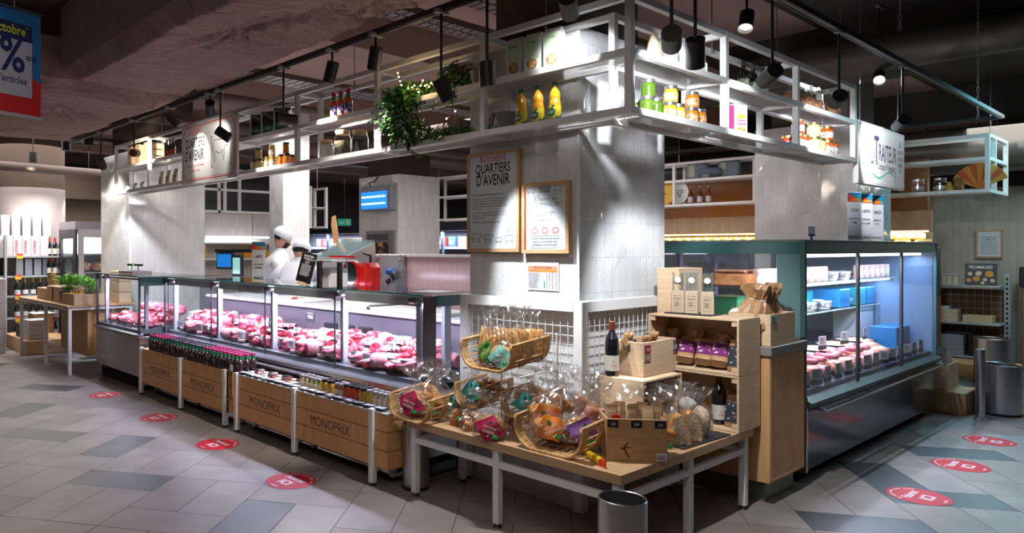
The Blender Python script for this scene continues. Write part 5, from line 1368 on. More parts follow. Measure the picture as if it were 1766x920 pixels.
# cutting boards, knife and packets on the worktop
t = MB(); 
for i, (y, w_, z, lb) in enumerate([(4.15, .9, 0, 'thick white cutting board on the counter worktop near its right end'), (4.75, .42, 0, 'lower white cutting board of the stack left of the thick one'), (4.76, .38, .026, 'upper white cutting board of the stack'), (5.85, .7, 0, 'white cutting board behind the rib steaks')]):
    mb = MB(); mb.bbox(-.17, .17, -w_/2, w_/2, 0, .024, .006); o = mb.build('cutting_board', mat('board_white', (.74, .74, .73), .45)); o.location = (3.98, y, 1.001+z); tag(o, lb, 'cutting board')
t = thing('knife', 'knife with a red handle on a white cutting board', 'knife', (3.9, 5.72, 1.026), .6)
mb = MB(); mb.prism([(0, 0), (.19, .0), (.16, .028), (0, .03)], 0, .002); mb.build('blade', chrome, t)
mb = MB(); mb.bbox(-.12, 0, .003, .026, -.0, .018, .006); mb.build('handle', mat('handle_red', (.65, .02, .01), .35), t)

# ================================================================ WOODEN DISPLAY STANDS with lettering
wood_tan = mat_wood('stand_oak', (.62, .32, .115), (.74, .42, .17), .45, (3, 3, .35))
def stand(ya, yb, posts, label, words):
    t = thing('wooden_display_stand', label, 'display stand', (2.95, ya, 0), 0, None)
    def Q(mb, name, m): return W(mb, name, m, t)
    zz = [(.125, .235), (.240, .355), (.360, .470)]
    for z0, z1 in zz:
        mb = MB(); mb.bbox(2.955, 2.975, ya, yb, z0, z1, .002); mb.box(2.975, 3.15, ya, ya+.016, z0, z1); mb.box(2.975, 3.15, yb-.016, yb, z0, z1); Q(mb, 'plank_band', wood_tan)
    mb = MB(); mb.box(2.965, 3.14, ya+.01, yb-.01, .13, .465); Q(mb, 'dark_core', mat('core_brown', (.03, .015, .008), .8))
    mb = MB(); mb.box(2.955, 3.155, ya, yb, .4655, .475); Q(mb, 'top_sheet', white_plastic if ya < 4 else wood_tan)
    for y in posts:
        mb = MB(); mb.bbox(2.935, 2.975, y-.02, y+.02, .02, .49, .003); Q(mb, 'post', white_metal)
        mb = MB(); mb.bbox(2.975, 3.13, y-.018, y+.018, .09, .122, .003); Q(mb, 'foot_bar', white_metal)
        mb = MB(); mb.bbox(3.11, 3.15, y-.02, y+.02, .02, .46, .003); Q(mb, 'post', white_metal)
        for xx in (2.955, 3.13):
            mb = MB(); mb.cyl((xx, y, 0), (xx, y, .02), .022, .012, 12); Q(mb, 'levelling_foot', black_metal)
    for yc in words:
        text_mesh([('MONOPRIX', .098, 0, 0, 'CENTER', -.004, .88)], 'wordmark', mat('burnt_lettering', (.045, .035, .03), .7), t, Matrix.Translation(-Vector((2.95, ya, 0)))@frameX(2.9545, yc, .262))
    return t
stand(3.36, 5.24, (3.50, 4.38, 5.22), 'oak display stand with two wordmarks nearest the bread table', (4.80, 3.96))
stand(5.40, 7.22, (5.42, 6.27, 7.20), 'oak display stand with two wordmarks under the rows of juice bottles', (5.84, 6.74))
# juice bottles
def juice(capm):
    def mk():
        t = thing('juice_bottle', '', 'bottle')
        mb = MB(); mb.lathe([(.023, 0), (.026, .006), (.026, .085), (.020, .105), (.014, .115)], n=14); mb.build('body', mat_speckle('dark_juice', (.03, .012, .012), (.30, .22, .22), 60, .58, .66, .1, coat=.7), t)
        mb = MB(); mb.lathe([(.0165, .112), (.0175, .116), (.0175, .136), (.0165, .138)], n=14); mb.build('green_collar', mat('collar_green', (.005, .17, .05), .35), t)
        mb = MB(); mb.lathe([(.0185, .138), (.0185, .156), (.017, .158)], n=14); mb.build('cap', capm, t)
        return t
    return Repeat(mk)
jm = juice(mat('cap_magenta', (.36, .015, .11), .3)); jb = juice(mat('cap_near_black', (.03, .028, .04), .3, coat=.4))
for k in range(28):
    y = 5.22+k*.0665
    for r_ in range(3):
        f = jm if (k < 10 or k > 21) else jb
        nm = ('magenta-capped' if f is jm else 'black-capped')
        sec = 'right' if k < 10 else ('left' if k > 21 else 'middle')
        f((2.985+r_*.062, y, .4755), k, '%s dark juice bottle, %s row, %s group' % (nm, RN[r_], sec), '%s juice bottles, %s group' % (nm, sec))
mb = MB(); mb.bbox(-.03, .03, -.002, .002, 0, .05, .001); o = mb.build('price_tag', white_plastic); o.location = (2.945, 5.30, .4905); o.rotation_euler = (0, 0, -PI/2-.2); tag(o, 'blank grey price tag in front of the juice bottles at the post gap', 'price tag')
# jars and tins on the nearer stand
cl = lambda m, lid, r, h, lab=None, sq=.5, nm='honey_jar': Repeat(jar_maker(m, lid, r, h, lab, name=nm, sq=sq))
hj = cl(mat('honey_amber', (.55, .30, .03), .1, coat=.8), black_lid, .030, .085, None, .9)
rj_ = [(cl(mat('jar_beige', (.50, .38, .20), .2, coat=.5), silver_lid, .021, .078, label_cream, nm='spread_jar'), 'beige'), (cl(mat('jar_olive', (.22, .26, .05), .2, coat=.5), silver_lid, .021, .075, label_cream, nm='spread_jar'), 'olive green'),
       (cl(mat('jar_rust', (.40, .12, .03), .2, coat=.5), silver_lid, .023, .078, label_cream, nm='spread_jar'), 'rust brown'), (cl(mat('jar_redorange', (.55, .07, .02), .15, coat=.6), black_lid, .026, .085, None, nm='sauce_jar'), 'red'),
       (cl(mat('jar_gold', (.52, .36, .05), .15, coat=.6), silver_lid, .026, .082, None, nm='mustard_jar'), 'golden'), (cl(mat('jar_sand', (.42, .36, .22), .2, coat=.5), silver_lid, .022, .080, label_cream, nm='spread_jar'), 'sand coloured')]
ylist = [(0, 4.42), (0, 4.365), (1, 4.31), (1, 4.255), (1, 4.2), ('h', 4.13), ('h', 4.06), (2, 3.99), (2, 3.94), (3, 3.885), (3, 3.825), (3, 3.765), ('h', 3.70), (4, 3.64), (5, 3.58), (5, 3.53), (5, 3.48), (5, 3.43)]
for i, (k, y) in enumerate(ylist):
    for r_ in range(2):
        x = 3.05+r_*.058
        lbp = '%s jar, %s row, %s, nearer display stand'
        pos = 'at the left end' if i < 2 else ('at the right end' if i > 13 else 'mid row')
        if k == 'h': hj((x, y, .4755), .2, 'amber honey jar, %s row, %s on the nearer display stand' % (['front', 'back'][r_], pos), 'amber honey jars')
        else: rj_[k][0]((x, y, .4755), .3, lbp % (rj_[k][1], ['front', 'back'][r_], pos), rj_[k][1]+' small jars')
def mk_tin():
    t = thing('sardine_tin', '', 'tin')
    mb = MB(); mb.bbox(-.03, .03, -.045, .045, 0, .02, .006); mb.build('can', black_lid, t)
    mb = MB(); mb.box(-.024, .024, -.038, .038, .0201, .0206); mb.build('printed_top', mat_speckle('tin_print', (.35, .45, .62), (.72, .72, .74), 40, .45, .55, .3), t)
    return t
def mk_tin2():
    t = thing('spice_tin', '', 'tin')
    mb = MB(); mb.bbox(-.032, .032, -.032, .032, 0, .028, .005); mb.build('can', mat('tin_rust', (.35, .10, .05), .3), t)
    mb = MB(); mb.bbox(-.030, .030, -.030, .030, .028, .035, .003); mb.build('lid', mat('tin_lid_dark', (.06, .03, .03), .25, coat=.4), t)
    return t
T1, T2 = Repeat(mk_tin), Repeat(mk_tin2)
for i in range(17):
    y = 5.16-i*.106
    T1((2.992, y, .4755), rr.uniform(-.3, .3), 'flat dark tin with blue printed top in the front row of the nearer display stand', 'flat printed tins')
for i in range(7):
    y = 5.14-i*.1
    for r_ in range(2): (T2 if (i+r_) % 2 else T1)((3.055+r_*.07, y, .4755), rr.uniform(-.2, .2), ('rust coloured square tin' if (i+r_) % 2 else 'flat dark printed tin')+' left of the jars, %s row' % ['second', 'third'][r_], 'square rust tins' if (i+r_) % 2 else 'printed tins left of the jars')
# ================================================================ BREAD TABLE (L-shaped, round the corner column)
tb = thing('bread_table', 'low L-shaped table with oak top on white square legs wrapping the corner column', 'table', (3.0, 1.82, 0))
def WT(mb, name, m): return W(mb, name, m, tb)
mb = MB(); mb.prism([(3.0, 1.80), (4.40, 1.80), (4.40, 2.31), (3.475, 2.31), (3.475, 3.23), (3.0, 3.23)], .420, .465); WT(mb, 'tabletop', oak_h)
for (x, y) in ((3.015, 3.17), (3.015, 2.53), (3.015, 1.815), (3.68, 1.815), (4.33, 1.815), (3.43, 3.17), (4.33, 2.26)):
    mb = MB(); mb.bbox(x, x+.04, y, y+.04, .02, .42, .003); WT(mb, 'leg', white_metal)
    mb = MB(); mb.cyl((x+.02, y+.02, 0), (x+.02, y+.02, .02), .024, .012, 14); WT(mb, 'levelling_foot', black_metal)
mb = MB(); mb.box(3.018, 3.05, 1.855, 3.17, .325, .357); WT(mb, 'stretcher', white_metal)
mb = MB(); mb.box(3.055, 4.33, 1.818, 1.85, .325, .357); WT(mb, 'stretcher', white_metal)
mb = MB(); mb.box(3.055, 3.47, 3.18, 3.205, .325, .357); WT(mb, 'stretcher', white_metal)
mb = MB(); mb.box(4.335, 4.365, 1.855, 2.26, .325, .357); WT(mb, 'stretcher', white_metal)
TZ0 = .4655
# steel bins
def steel_bin(x, y, r, h, label):
    t = thing('steel_bollard', label, 'bin', (x, y, 0), 0)
    mb = MB(); mb.lathe([(r, .0), (r, h), (r-.004, h+.003), (r-.008, h), (r-.008, .06), (0, .05)], n=40); mb.build('shell', steel, t)
    mb = MB(); mb.lathe([(r+.002, 0), (r+.002, .02), (r, .022)], n=40); mb.build('base_ring', black_metal, t)
    return t
steel_bin(2.845, 1.70, .102, .425, 'brushed steel bin standing in front of the bread table corner')
steel_bin(3.14, 3.30, .085, .40, 'brushed steel bin standing behind the left leg of the bread table')
# ---- wicker baskets
wick = mat_speckle('wicker_cane', (.50, .27, .09), (.74, .47, .20), 70, .38, .62, .45, bump=.4)
def mk_basket():
    t = thing('wicker_basket', '', 'basket')
    w_, h_, L = .40, .155, .33
    def prof(u):
        """U shaped section, u 0..1"""
        R = .11; side = h_-R; flat = w_-2*R; arc = PI*R/2; tot = 2*side+flat+2*arc; s_ = u*tot
        if s_ < side: return (-w_/2, h_-s_)
        s_ -= side
        if s_ < arc: a = s_/R; return (-w_/2+R-R*math.cos(a), R-R*math.sin(a))
        s_ -= arc
        if s_ < flat: return (-w_/2+R+s_, 0)
        s_ -= flat
        if s_ < arc: a = s_/R; return (w_/2-R+R*math.sin(a), R-R*math.cos(a))
        s_ -= arc; return (w_/2, R+s_)
    def P(u, x, off=0, dz=0): y, z = prof(u); return (x, y, z+.006+x*.10)
    mb = MB()
    for k in range(15):
        u = .03+k*.94/14; mb.tube([P(u, .0), P(u, L)], .0045, 6)
    mb.build('slats', wick, t)
    for (xa, xb) in ((.0, .05), (.14, .19), (.28, .33)):
        mb = MB(); n = 7
        for j in range(n):
            x = xa+(xb-xa)*j/(n-1); pts = []
            for k in range(61):
                u = k/60; y, z = prof(u); ny, nz = -(y)*2/w_, 1-z/h_
                o_ = .0045*math.sin(u*PI*15+j*PI); l_ = math.hypot(ny, nz)+1e-6
                pts.append((x, y+ny/l_*o_, z+.006+x*.1+nz/l_*o_))
            mb.tube(pts, .0042, 5)
        mb.build('woven_band', wick, t)
    mb = MB()
    for x in (0, L): mb.tube([P(k/40, x) for k in range(41)], .0085, 8)
    for u in (0, 1): mb.tube([P(u, -.004), P(u, L+.004)], .009, 8)
    mb.build('rim', wick, t)
    return t
BK = Repeat(mk_basket)
stand_t = thing('basket_stand', 'white wire stand that carries the upper wicker baskets', 'stand', (3.44, 2.65, TZ0))
for y in (2.46, 2.86):
    mb = MB(); mb.cyl((0, y-2.65, 0), (0, y-2.65, .56), .006, n=8); mb.build('upright', white_metal, stand_t)
for z in (.10, .355):
    mb = MB(); mb.cyl((0, -.19, z), (0, .21, z), .004, n=8); mb.build('cross_wire', white_metal, stand_t)
for y in (2.46, 2.86):
    for z in (.10, .355):
        mb = MB(); mb.cyl((0, y-2.65, z), (-.34, y-2.65, z-.01), .004, n=8); mb.build('arm', white_metal, stand_t)
BK((3.03, 2.225, TZ0), 0, 'front wicker basket holding the orange and purple labelled bread bags')
BK((2.955, 3.17, TZ0), 0, 'wicker basket at the left end of the table overhanging its edge', scale=(.95, .82, .9))
BK((3.07, 2.665, .825), 0, 'raised wicker basket on the stand holding tall crispbread bags', scale=(1.0, .90, .95))
BK((3.14, 2.86, .575), 0, 'lower wicker basket on the left arm of the stand', scale=(.85, .5, .8))
BK((3.14, 2.50, .575), 0, 'lower wicker basket on the right arm of the stand', scale=(.85, .55, .8))
# ---- bags of bread
crust = mat_speckle('bread_crust', (.36, .11, .015), (.80, .35, .06), 34, .34, .64, .5, bump=.8, detail=6, c3=(.58, .22, .03))
crust_seed = mat_speckle('seeded_crust', (.24, .08, .02), (.68, .34, .08), 60, .38, .58, .6, bump=1, detail=4)
crisp_m = mat_speckle('crispbread_crust', (.58, .26, .06), (.88, .50, .17), 48, .36, .64, .65, bump=1, detail=5)
pink_m = mat_speckle('pink_praline_crust', (.58, .14, .07), (.88, .46, .34), 30, .4, .6, .5, bump=.8)
crumb = mat_speckle('bread_crumb', (.62, .40, .20), (.80, .60, .36), 60, .35, .6, .75, bump=.6, detail=5)
lab = {k: mat('label_'+k, c, .45, bump=.15, bscale=18) for k, c in dict(orange=(.80, .22, .01), purple=(.24, .09, .36), raspberry=(.42, .01, .07), mint=(.25, .62, .52), green=(.16, .42, .06), teal=(.08, .35, .33)).items()}
leafm = mat('leaf_print', (.01, .12, .03), .5)
def mk_bag(kind, content, label=None, text=('PAIN AUX', 'CEREALES'), seed=1, tall=False, badge=True):
    def mk():
        rr = random.Random(seed)
        t = thing('bread_bag', '', 'bread bag')
        w_, d, h_ = (.055, .04, .17) if tall else (.085, .06, .11)
        mb = MB()
        if kind == 'loaf': mb.blob((0, 0, h_*.5), (w_*.92, d*.9, h_*.48), seed, .10, 22, 14, sq=.85)
        elif kind == 'rolls':
            for k in range(9):
                c = (rr.uniform(-.5, .5)*w_, rr.uniform(-.4, .4)*d, .025+.07*(k/9)); mb.blob(c, (.034, .028, .024), seed+k, .12, 12, 8)
        else:
            for k in range(5):
                mb.blob(((k-2)*w_*.38, 0, h_*.5), (w_*.20, d*.85, h_*.5), seed+k, .08, 12, 12, sq=.7)
        mb.build('bread', content, t)
        top = h_*1.12; n = 28
        secs = [(0, w_*.8, d*.8), (.01, w_*1.05, d*1.05), (h_*.5, w_*1.1, d*1.12), (h_*.95, w_*.85, d*.85), (top+.012, w_*.28, d*.3), (top+.03, .014, .012), (top+.045, .022, .02), (top+.07, w_*.75, d*.8), (top+.105, w_*1.0, d*1.1)]
        mb = MB(); bagfilm(mb, secs, seed); mb.build('film', film, t)
        if label:
            M = Matrix(((1, 0, 0, 0), (0, 0, -1, -d*1.16), (0, 1, 0, h_*.45), (0, 0, 0, 1)))@Matrix.Rotation(rr.uniform(-.5, .5), 4, 'Z')
            mb = MB(); mb.M = M
            def f(u, v):
                a = (u-.5)*2; b = (v-.5)*2; x = (a+b)*.5*w_*.95; y = (b-a)*.5*h_*.62 if not tall else (b-a)*.5*h_*.4
                return (x, y, .002-(x/w_)**2*d*.55-(y/h_)**2*d*.4+.004*math.sin(9*u+seed))
            mb.grid(f, 8, 8); mb.build('paper_label', label, t)
            mb = MB(); mb.M = M@Matrix.Translation((0, h_*.2, .0015)); 
            mb._add([(-.0, -.014, .001), (.010, -.004, .002), (.009, .008, .001), (0, .016, .001), (-.009, .008, .001), (-.010, -.004, .002)], [(0, 1, 2, 3, 4, 5)]); mb.build('leaf_emblem', leafm, t)
            text_mesh([(text[0], .018, 0, .0, 'CENTER', .01, .8), (text[1], .022, 0, -.022, 'CENTER', .01, .8)], 'label_lettering', mat('label_ink_pale', (.8, .62, .5), .5), t, M@Matrix.Translation((0, 0, .0045)))
        if badge:
            mb = MB(); mb.M = Matrix.Translation((w_*.3, -d*1.13, h_*.10)); mb.bbox(-.014, .014, -.001, .001, -.009, .009, .001); mb.build('small_sticker', mat('organic_green', (.02, .35, .08), .4), t)
        return t
    return Repeat(mk)
Bo = mk_bag('loaf', crust, lab['orange'], seed=2); Bp = mk_bag('loaf', crust_seed, lab['purple'], ('PAIN', 'INTEGRAL'), seed=3)
Br = mk_bag('loaf', crust_seed, lab['raspberry'], ('PAIN AUX', 'RAISINS'), seed=4); Bm = mk_bag('loaf', crisp_m, lab['mint'], ('PAIN', 'CROUSTI'), seed=5)
Bc = mk_bag('stack', crisp_m, None, seed=6, tall=True, badge=False); Bg = mk_bag('stack', crisp_m, lab['green'], ('PAIN', 'BIO'), seed=7, tall=True)
Bk = mk_bag('rolls', crust, None, seed=8); Bq = mk_bag('rolls', pink_m, None, seed=9, badge=False); Bcook = mk_bag('rolls', crust, lab['teal'], ('PETITS', 'PAINS'), seed=10)
F_ = -PI/2        # front of a bag towards the left aisle
G_ = -PI/4        # towards the camera
def tilt(rz, tx=0, ty=0): return (tx, ty, rz)
z1 = TZ0+.02
Bo((3.10, 2.26, z1+.03), rot=tilt(G_, -.35), label='bread bag with an orange label lying lowest in the front wicker basket', scale=1.12)
Bo((3.17, 2.34, z1+.075), rot=tilt(G_-.1, -.1), label='bread bag with an orange label standing behind another orange one', scale=1.15)
Bp((3.19, 2.14, z1+.03), rot=tilt(G_+.1, -.2), label='bread bag with a purple label in the front wicker basket', scale=1.15)
Bk((3.31, 2.33, z1+.10), rot=tilt(G_+.3), label='bag of crusty rolls at the back left of the front basket', scale=1.25)
Bq((3.33, 2.14, z1+.07), rot=tilt(G_), label='bag of pink praline rolls at the back right of the front basket', scale=1.15)
Bk((3.38, 2.22, z1+.11), rot=tilt(G_-.4), label='bag of golden rolls behind the purple labelled bread', scale=1.1)
Br((3.03, 3.19, z1+.02), rot=tilt(F_+.35, -.15), label='bread bag with a raspberry label in the left end basket', scale=1.2)
Bk((3.10, 3.10, z1+.02), rot=tilt(F_+.6, -.1), label='bag of rolls beside the raspberry label in the left end basket', scale=1.2)
Bk((3.20, 3.20, z1+.03), rot=tilt(F_), label='bag of rolls at the back of the left end basket', scale=1.3)
Bo_ = Bcook((3.22, 3.03, z1+.02), rot=tilt(F_+.5, -.1), label='bread bag with teal label leaning out of the left end basket', scale=1.1)
Br((3.04, 2.60, TZ0+.004), rot=tilt(G_-.2, -.15), label='bread bag with a raspberry label standing on the table between the baskets', scale=1.12)
Bk((3.10, 2.90, TZ0+.004), rot=tilt(F_+.3, -.9), label='bag of flat pastries lying on the table beneath the stand', scale=.95)
Bk((3.08, 2.75, TZ0+.004), rot=tilt(F_+.8, -.8), label='bag of almond pastries lying on the table edge', scale=.9)
Bq((3.24, 2.62, TZ0+.004), rot=tilt(F_+.4, -.4), label='bag of pink rolls on the table under the right stand basket', scale=.9)
Bcook((3.22, 2.87, .61), rot=tilt(F_+.4, -.2), label='bread bag with teal label in the lower left stand basket', scale=1.05)
Bk((3.32, 2.80, .615), rot=tilt(F_), label='bag of rolls at the back of the lower left stand basket', scale=1.1)
Bcook((3.24, 2.53, .61), rot=tilt(G_), label='bread bag with teal label in the lower right stand basket', scale=1.0)
Bk((3.32, 2.46, .615), rot=tilt(G_+.2), label='bag of rolls at the back of the lower right stand basket', scale=1.15)
Bm((3.14, 2.60, .853), rot=tilt(G_-.3, -.12), label='bread bag with a mint green label at the front of the raised basket', scale=1.0)
Bg((3.13, 2.70, .853), rot=tilt(F_+.3, -.1), label='tall crispbread bag with a green label at the left front of the raised basket', scale=.98)
for i, (x, y, lb) in enumerate([(3.22, 2.76, 'tall crispbread bag at the back left of the raised basket'), (3.26, 2.68, 'tall crispbread bag second from the left in the raised basket'), (3.30, 2.60, 'tall crispbread bag in the middle back of the raised basket'), (3.35, 2.545, 'tall crispbread bag second from the right in the raised basket'), (3.22, 2.545, 'tall crispbread bag at the right front of the raised basket')]):
    Bc((x, y, .862), rot=tilt(G_+i*.2, -.05), label=lb, scale=1.08)
# ---- pine crates
pine_l = mat_wood('pale_pine', (.66, .46, .28), (.76, .57, .38), .5, (2, .6, 7))
knot_m = mat_wood('knotty_pine', (.42, .24, .11), (.55, .34, .17), .5, (2, .6, 7))
def open_box(name, label, loc, rz, w_, d, h_, th=.012, m=None, cat='crate', tags=(), inner=True):
    """box open at the top; w_ along local x (front at y=0 facing -y)"""
    m = m or pine_l; t = thing(name, label, cat, loc, rz)
    for (a, nm) in (((0, w_, 0, th), 'front_board'), ((0, w_, d-th, d), 'back_board'), ((0, th, th, d-th), 'side_board'), ((w_-th, w_, th, d-th), 'side_board')):
        mb = MB(); mb.bbox(*a, 0, h_, .0015); mb.build(nm, m, t)
    mb = MB(); mb.box(th, w_-th, th, d-th, 0, .01); mb.build('bottom', m, t)
    for (x, z, w2, h2, mm) in tags:
        mb = MB(); mb.bbox(x, x+w2, -.004, -.0005, z, z+h2, .001); g_ = mb.build('tag', mm, t)
        text_mesh([('3,50', h2*.5, w2*.5, h2*.3, 'CENTER', .01, .8)], 'tag_lettering', white_plastic if mm is not white_plastic else ink, t, frameY(x, -.0043, z))
    return t
blacktag = mat('tag_black', (.012, .016, .022), .3)
d45 = math.atan2(1.765-1.975, 3.365-3.165)
kc = open_box('pine_crate', 'knotty pine crate with three black price tags on the bread table corner', (3.165, 1.975, TZ0), d45, .285, .20, .205, m=knot_m, tags=((.005, .165, .05, .035, blacktag), (.115, .165, .05, .035, blacktag), (.225, .165, .05, .035, blacktag)))
mb = MB(); mb.M = frameY(.075, -.0008, .065)
mb.prism([(0, 0), (.012, .018), (.03, .028), (.012, .006), (.05, .003), (.012, -.003), (.034, -.045), (.028, -.05), (.004, -.008), (-.02, -.002)], 0, .0008); mb.build('knot', mat('knot_dark', (.10, .035, .012), .6), kc)
mb = MB(); mb.M = frameY(.235, -.0008, .008); mb.box(0, .045, 0, .035, 0, .001); mb.build('barcode_label', white_plastic, kc)
mb = MB(); mb.M = frameY(.238, -.002, .012); 
for i in range(14): mb.box(i*.0028, i*.0028+(.0017 if i % 3 else .0008), 0, .016, 0, .0004)
mb.box(0, .036, .019, .022, 0, .0004); mb.build('barcode_bars', ink, kc)
open_box('pine_crate', 'pale pine crate with red and grey tags standing beside the wine bottle', (3.70, 2.085, .795), 0, .36, .185, .19, tags=((.012, .13, .06, .045, mat('tag_frame_red', (.25, .02, .04), .3)), (.012, .085, .06, .043, mat('tag_brown', (.25, .16, .1), .4)), (.325, .11, .03, .07, mat('tag_grey', (.12, .10, .12), .4))))
def shelf_crate(label, loc, rz, w_, d, h_, slats=True, m=None):
    """crate on its side, open towards -y"""
    m = m or pine_l; t = thing('pine_crate', label, 'crate', loc, rz); th = .012
    mb = MB(); mb.bbox(0, w_, 0, d, 0, th, .0015); mb.build('bottom_board', m, t)
    mb = MB(); mb.bbox(0, w_, 0, d, h_-th, h_, .0015); mb.build('top_board', m, t)
    for x in (0, w_-th):
        mb = MB(); mb.bbox(x, x+th, 0, d, th, h_-th, .0015); mb.build('side_board', m, t)
    mb = MB(); mb.box(th, w_-th, d-.008, d, th, h_-th); mb.build('back_board', m, t)
    for x in (th, w_-th-.03):
        for z in (th, h_-th-.03):
            mb = MB(); mb.bbox(x, x+.03, .004, .022, z, z+.03, .002); mb.build('corner_block', m, t)
    return t
shelf_crate('pine crate on its side under the wine bottle', (3.60, 2.03, TZ0), 0, .42, .28, .328)
shelf_crate('lower open pine crate facing left against the oak cabinet', (4.20, 2.335, TZ0), -PI/2, .54, .28, .318)
shelf_crate('upper open pine crate facing left holding purple labelled brown bags', (4.20, 2.335, .785), -PI/2, .54, .28, .318)
# bottles of red wine
wb = Repeat(bottle_maker(mat('red_wine_glass', (.008, .010, .014), .04, coat=1), mat('capsule_copper', (.28, .07, .03), .35, .5), [(.036, 0), (.038, .006), (.038, .175), (.034, .205), (.016, .245), (.0145, .295)], (.24, .302, .0158), mat_speckle('wine_label', (.66, .64, .56), (.66, .62, .54), 9, .4, .6), (.03, .115), name='wine_bottle', n=24))
o = wb((3.635, 2.235, .795), 0, 'red wine bottle with copper capsule standing on the crate beside the frame post')
text_mesh([('CUVEE', .014, 0, .055, 'CENTER', 0, .8), ('o', .02, 0, .078, 'CENTER', 0, .8)], 'label_lettering', sgr, o, Matrix.Rotation(-PI/4, 4, 'Z')@frameY(0, -.0392, .0))
wb((4.30, 1.95, TZ0+.012), 0, 'red wine bottle standing in the lower open crate behind the bagged bread')
# kraft paper bags with coloured labels
lab_dark = mat_speckle('bag_label_slate', (.03, .035, .045), (.5, .52, .55), 38, .60, .64, .45)
lab_purp = mat_speckle('bag_label_purple', (.17, .02, .14), (.68, .62, .66), 34, .56, .60, .45)
kraft_g = mat('kraft_glossy', (.40, .22, .10), .4, bump=.7, bscale=18, var=.3, vscale=10, coat=.3)
kb1 = Repeat(pouch_maker(.085, .055, .19, kraft_g, name='kraft_bag', cat='paper bag', label=lab_dark, lz=(.15, .80), lw=.9, seed=11, amp=.03))
kb2 = Repeat(pouch_maker(.085, .055, .19, kraft_g, name='kraft_bag', cat='paper bag', label=lab_purp, lz=(.18, .70), lw=.9, seed=12, amp=.04))
def mk_twist():
    t = thing('kraft_bag', '', 'paper bag'); mb = MB()
    ring(mb, [(0, .035, .025), (.01, .046, .032), (.035, .050, .036), (.06, .048, .034), (.085, .040, .028), (.105, .026, .02), (.12, .014, .012), (.135, .022, .014), (.155, .036, .02), (.17, .03, .024)], 22, seed=13, amp=.16, sq=.8, smooth=False)
    mb.build('body', kraft_g, t); mb = MB(); mb.tube([(.015*math.cos(a*.785), .013*math.sin(a*.785), .12) for a in range(8)], .002, 5, closed=True); mb.build('tie', white_plastic, t); return t
kb3 = Repeat(mk_twist)
kb4 = Repeat(pouch_maker(.055, .04, .15, mat('kraft_light', (.55, .36, .20), .6, bump=.6, bscale=20, var=.2, vscale=15), name='paper_sachet', cat='paper bag', seed=14, amp=.05, label=mat_speckle('sachet_label', (.70, .66, .60), (.5, .1, .06), 30, .58, .62), lz=(.3, .6), lw=.6))
kb1((3.80, 2.16, .86), rot=(0, -.65, -.25), label='kraft bag with slate label leaning out of the upper pine crate')
kb3((3.87, 2.19, .83), rot=(.1, .2, 0), label='glossy brown bag inside the pale pine crate')
kb3((3.99, 2.19, .85), rot=(.1, -.2, .3), label='crumpled brown bag at the right end of the pale pine crate')
kb3((3.76, 2.20, .86), rot=(0, -.2, .4), label='crumpled brown bag behind the wine bottle neck')
for i, (y, tz, lb) in enumerate([(2.25, .5, 'kraft bag with purple label at the left of the upper open crate'), (2.13, .7, 'kraft bag with purple label second from the left in the upper open crate'), (2.02, .9, 'kraft bag with purple label in the middle of the upper open crate'), (1.93, .95, 'kraft bag with purple label lying right of the middle in the upper open crate')]):
    kb2((4.25, y, .835), rot=(-.95, .1, -PI/2+.35), label=lb, scale=1.1)
kb1((4.27, 1.845, .800), rot=(-.15, 0, -PI/2), label='kraft bag with dark label standing at the right end of the upper open crate', scale=.95)
for i, (x, y, z, lb) in enumerate([(4.40, 2.26, .80, 'crumpled brown bag at the back left of the upper open crate'), (4.40, 2.12, .80, 'crumpled brown bag second from left at the back of the upper crate'), (4.40, 1.98, .80, 'crumpled brown bag third from left at the back of the upper crate'),
      (4.40, 1.86, .80, 'crumpled brown bag at the back right of the upper open crate'), (4.40, 2.2, .48, 'crumpled brown bag at the back left of the lower open crate'), (4.40, 2.04, .48, 'crumpled brown bag in the middle back of the lower open crate'), (4.40, 1.90, .48, 'crumpled brown bag at the back right of the lower open crate'),
      (3.72, 2.10, .48, 'brown bag inside the crate under the wine bottle, left'), (3.86, 2.12, .48, 'brown bag inside the crate under the wine bottle, right')]):
    kb3((x, y, z), rot=(0, .1*(i % 3-1), -PI/2+.5*math.sin(i*2)), label=lb, scale=1.2 if z > .7 else 1.1)
kb1((4.27, 1.86, TZ0+.014), rot=(-.1, 0, -PI/2), label='kraft bag with black and white label in the lower open crate', scale=.95)
for i in range(8):
    u = .035+.031*i; v = .05+(i % 3)*.05
    p = Matrix.Translation((3.165, 1.975, TZ0+.07))@Matrix.Rotation(d45, 4, 'Z')@Vector((u, v, 0))
    kb4(p+Vector((0, 0, .035)), rot=(.06*(i % 3-1), .12*math.sin(i*3), d45+.3*math.sin(i*5)), label='small kraft sachet standing in the knotty front crate, %s' % ['at its left end', 'left of centre', 'in the centre', 'right of centre', 'at its right end'][min(4, i*5//8)], group='kraft sachets in the knotty front crate', scale=1.05)
t = thing('red_sachet', 'small red sachet at the left front of the knotty crate', 'sachet', Matrix.Translation((3.165, 1.975, TZ0+.14))@Matrix.Rotation(d45, 4, 'Z')@Vector((.05, .03, 0)), d45)
mb = MB(); ring(mb, [(0, .018, .008), (.03, .02, .012), (.06, .019, .006), (.07, .02, .002)], 16, amp=.04); mb.build('body', mat('sachet_red', (.75, .03, .01), .3), t)
mb = MB(); mb.box(-.019, .019, -.004, .004, .069, .078); mb.build('crimp', mat('sachet_red', (.75, .03, .01), .3), t)
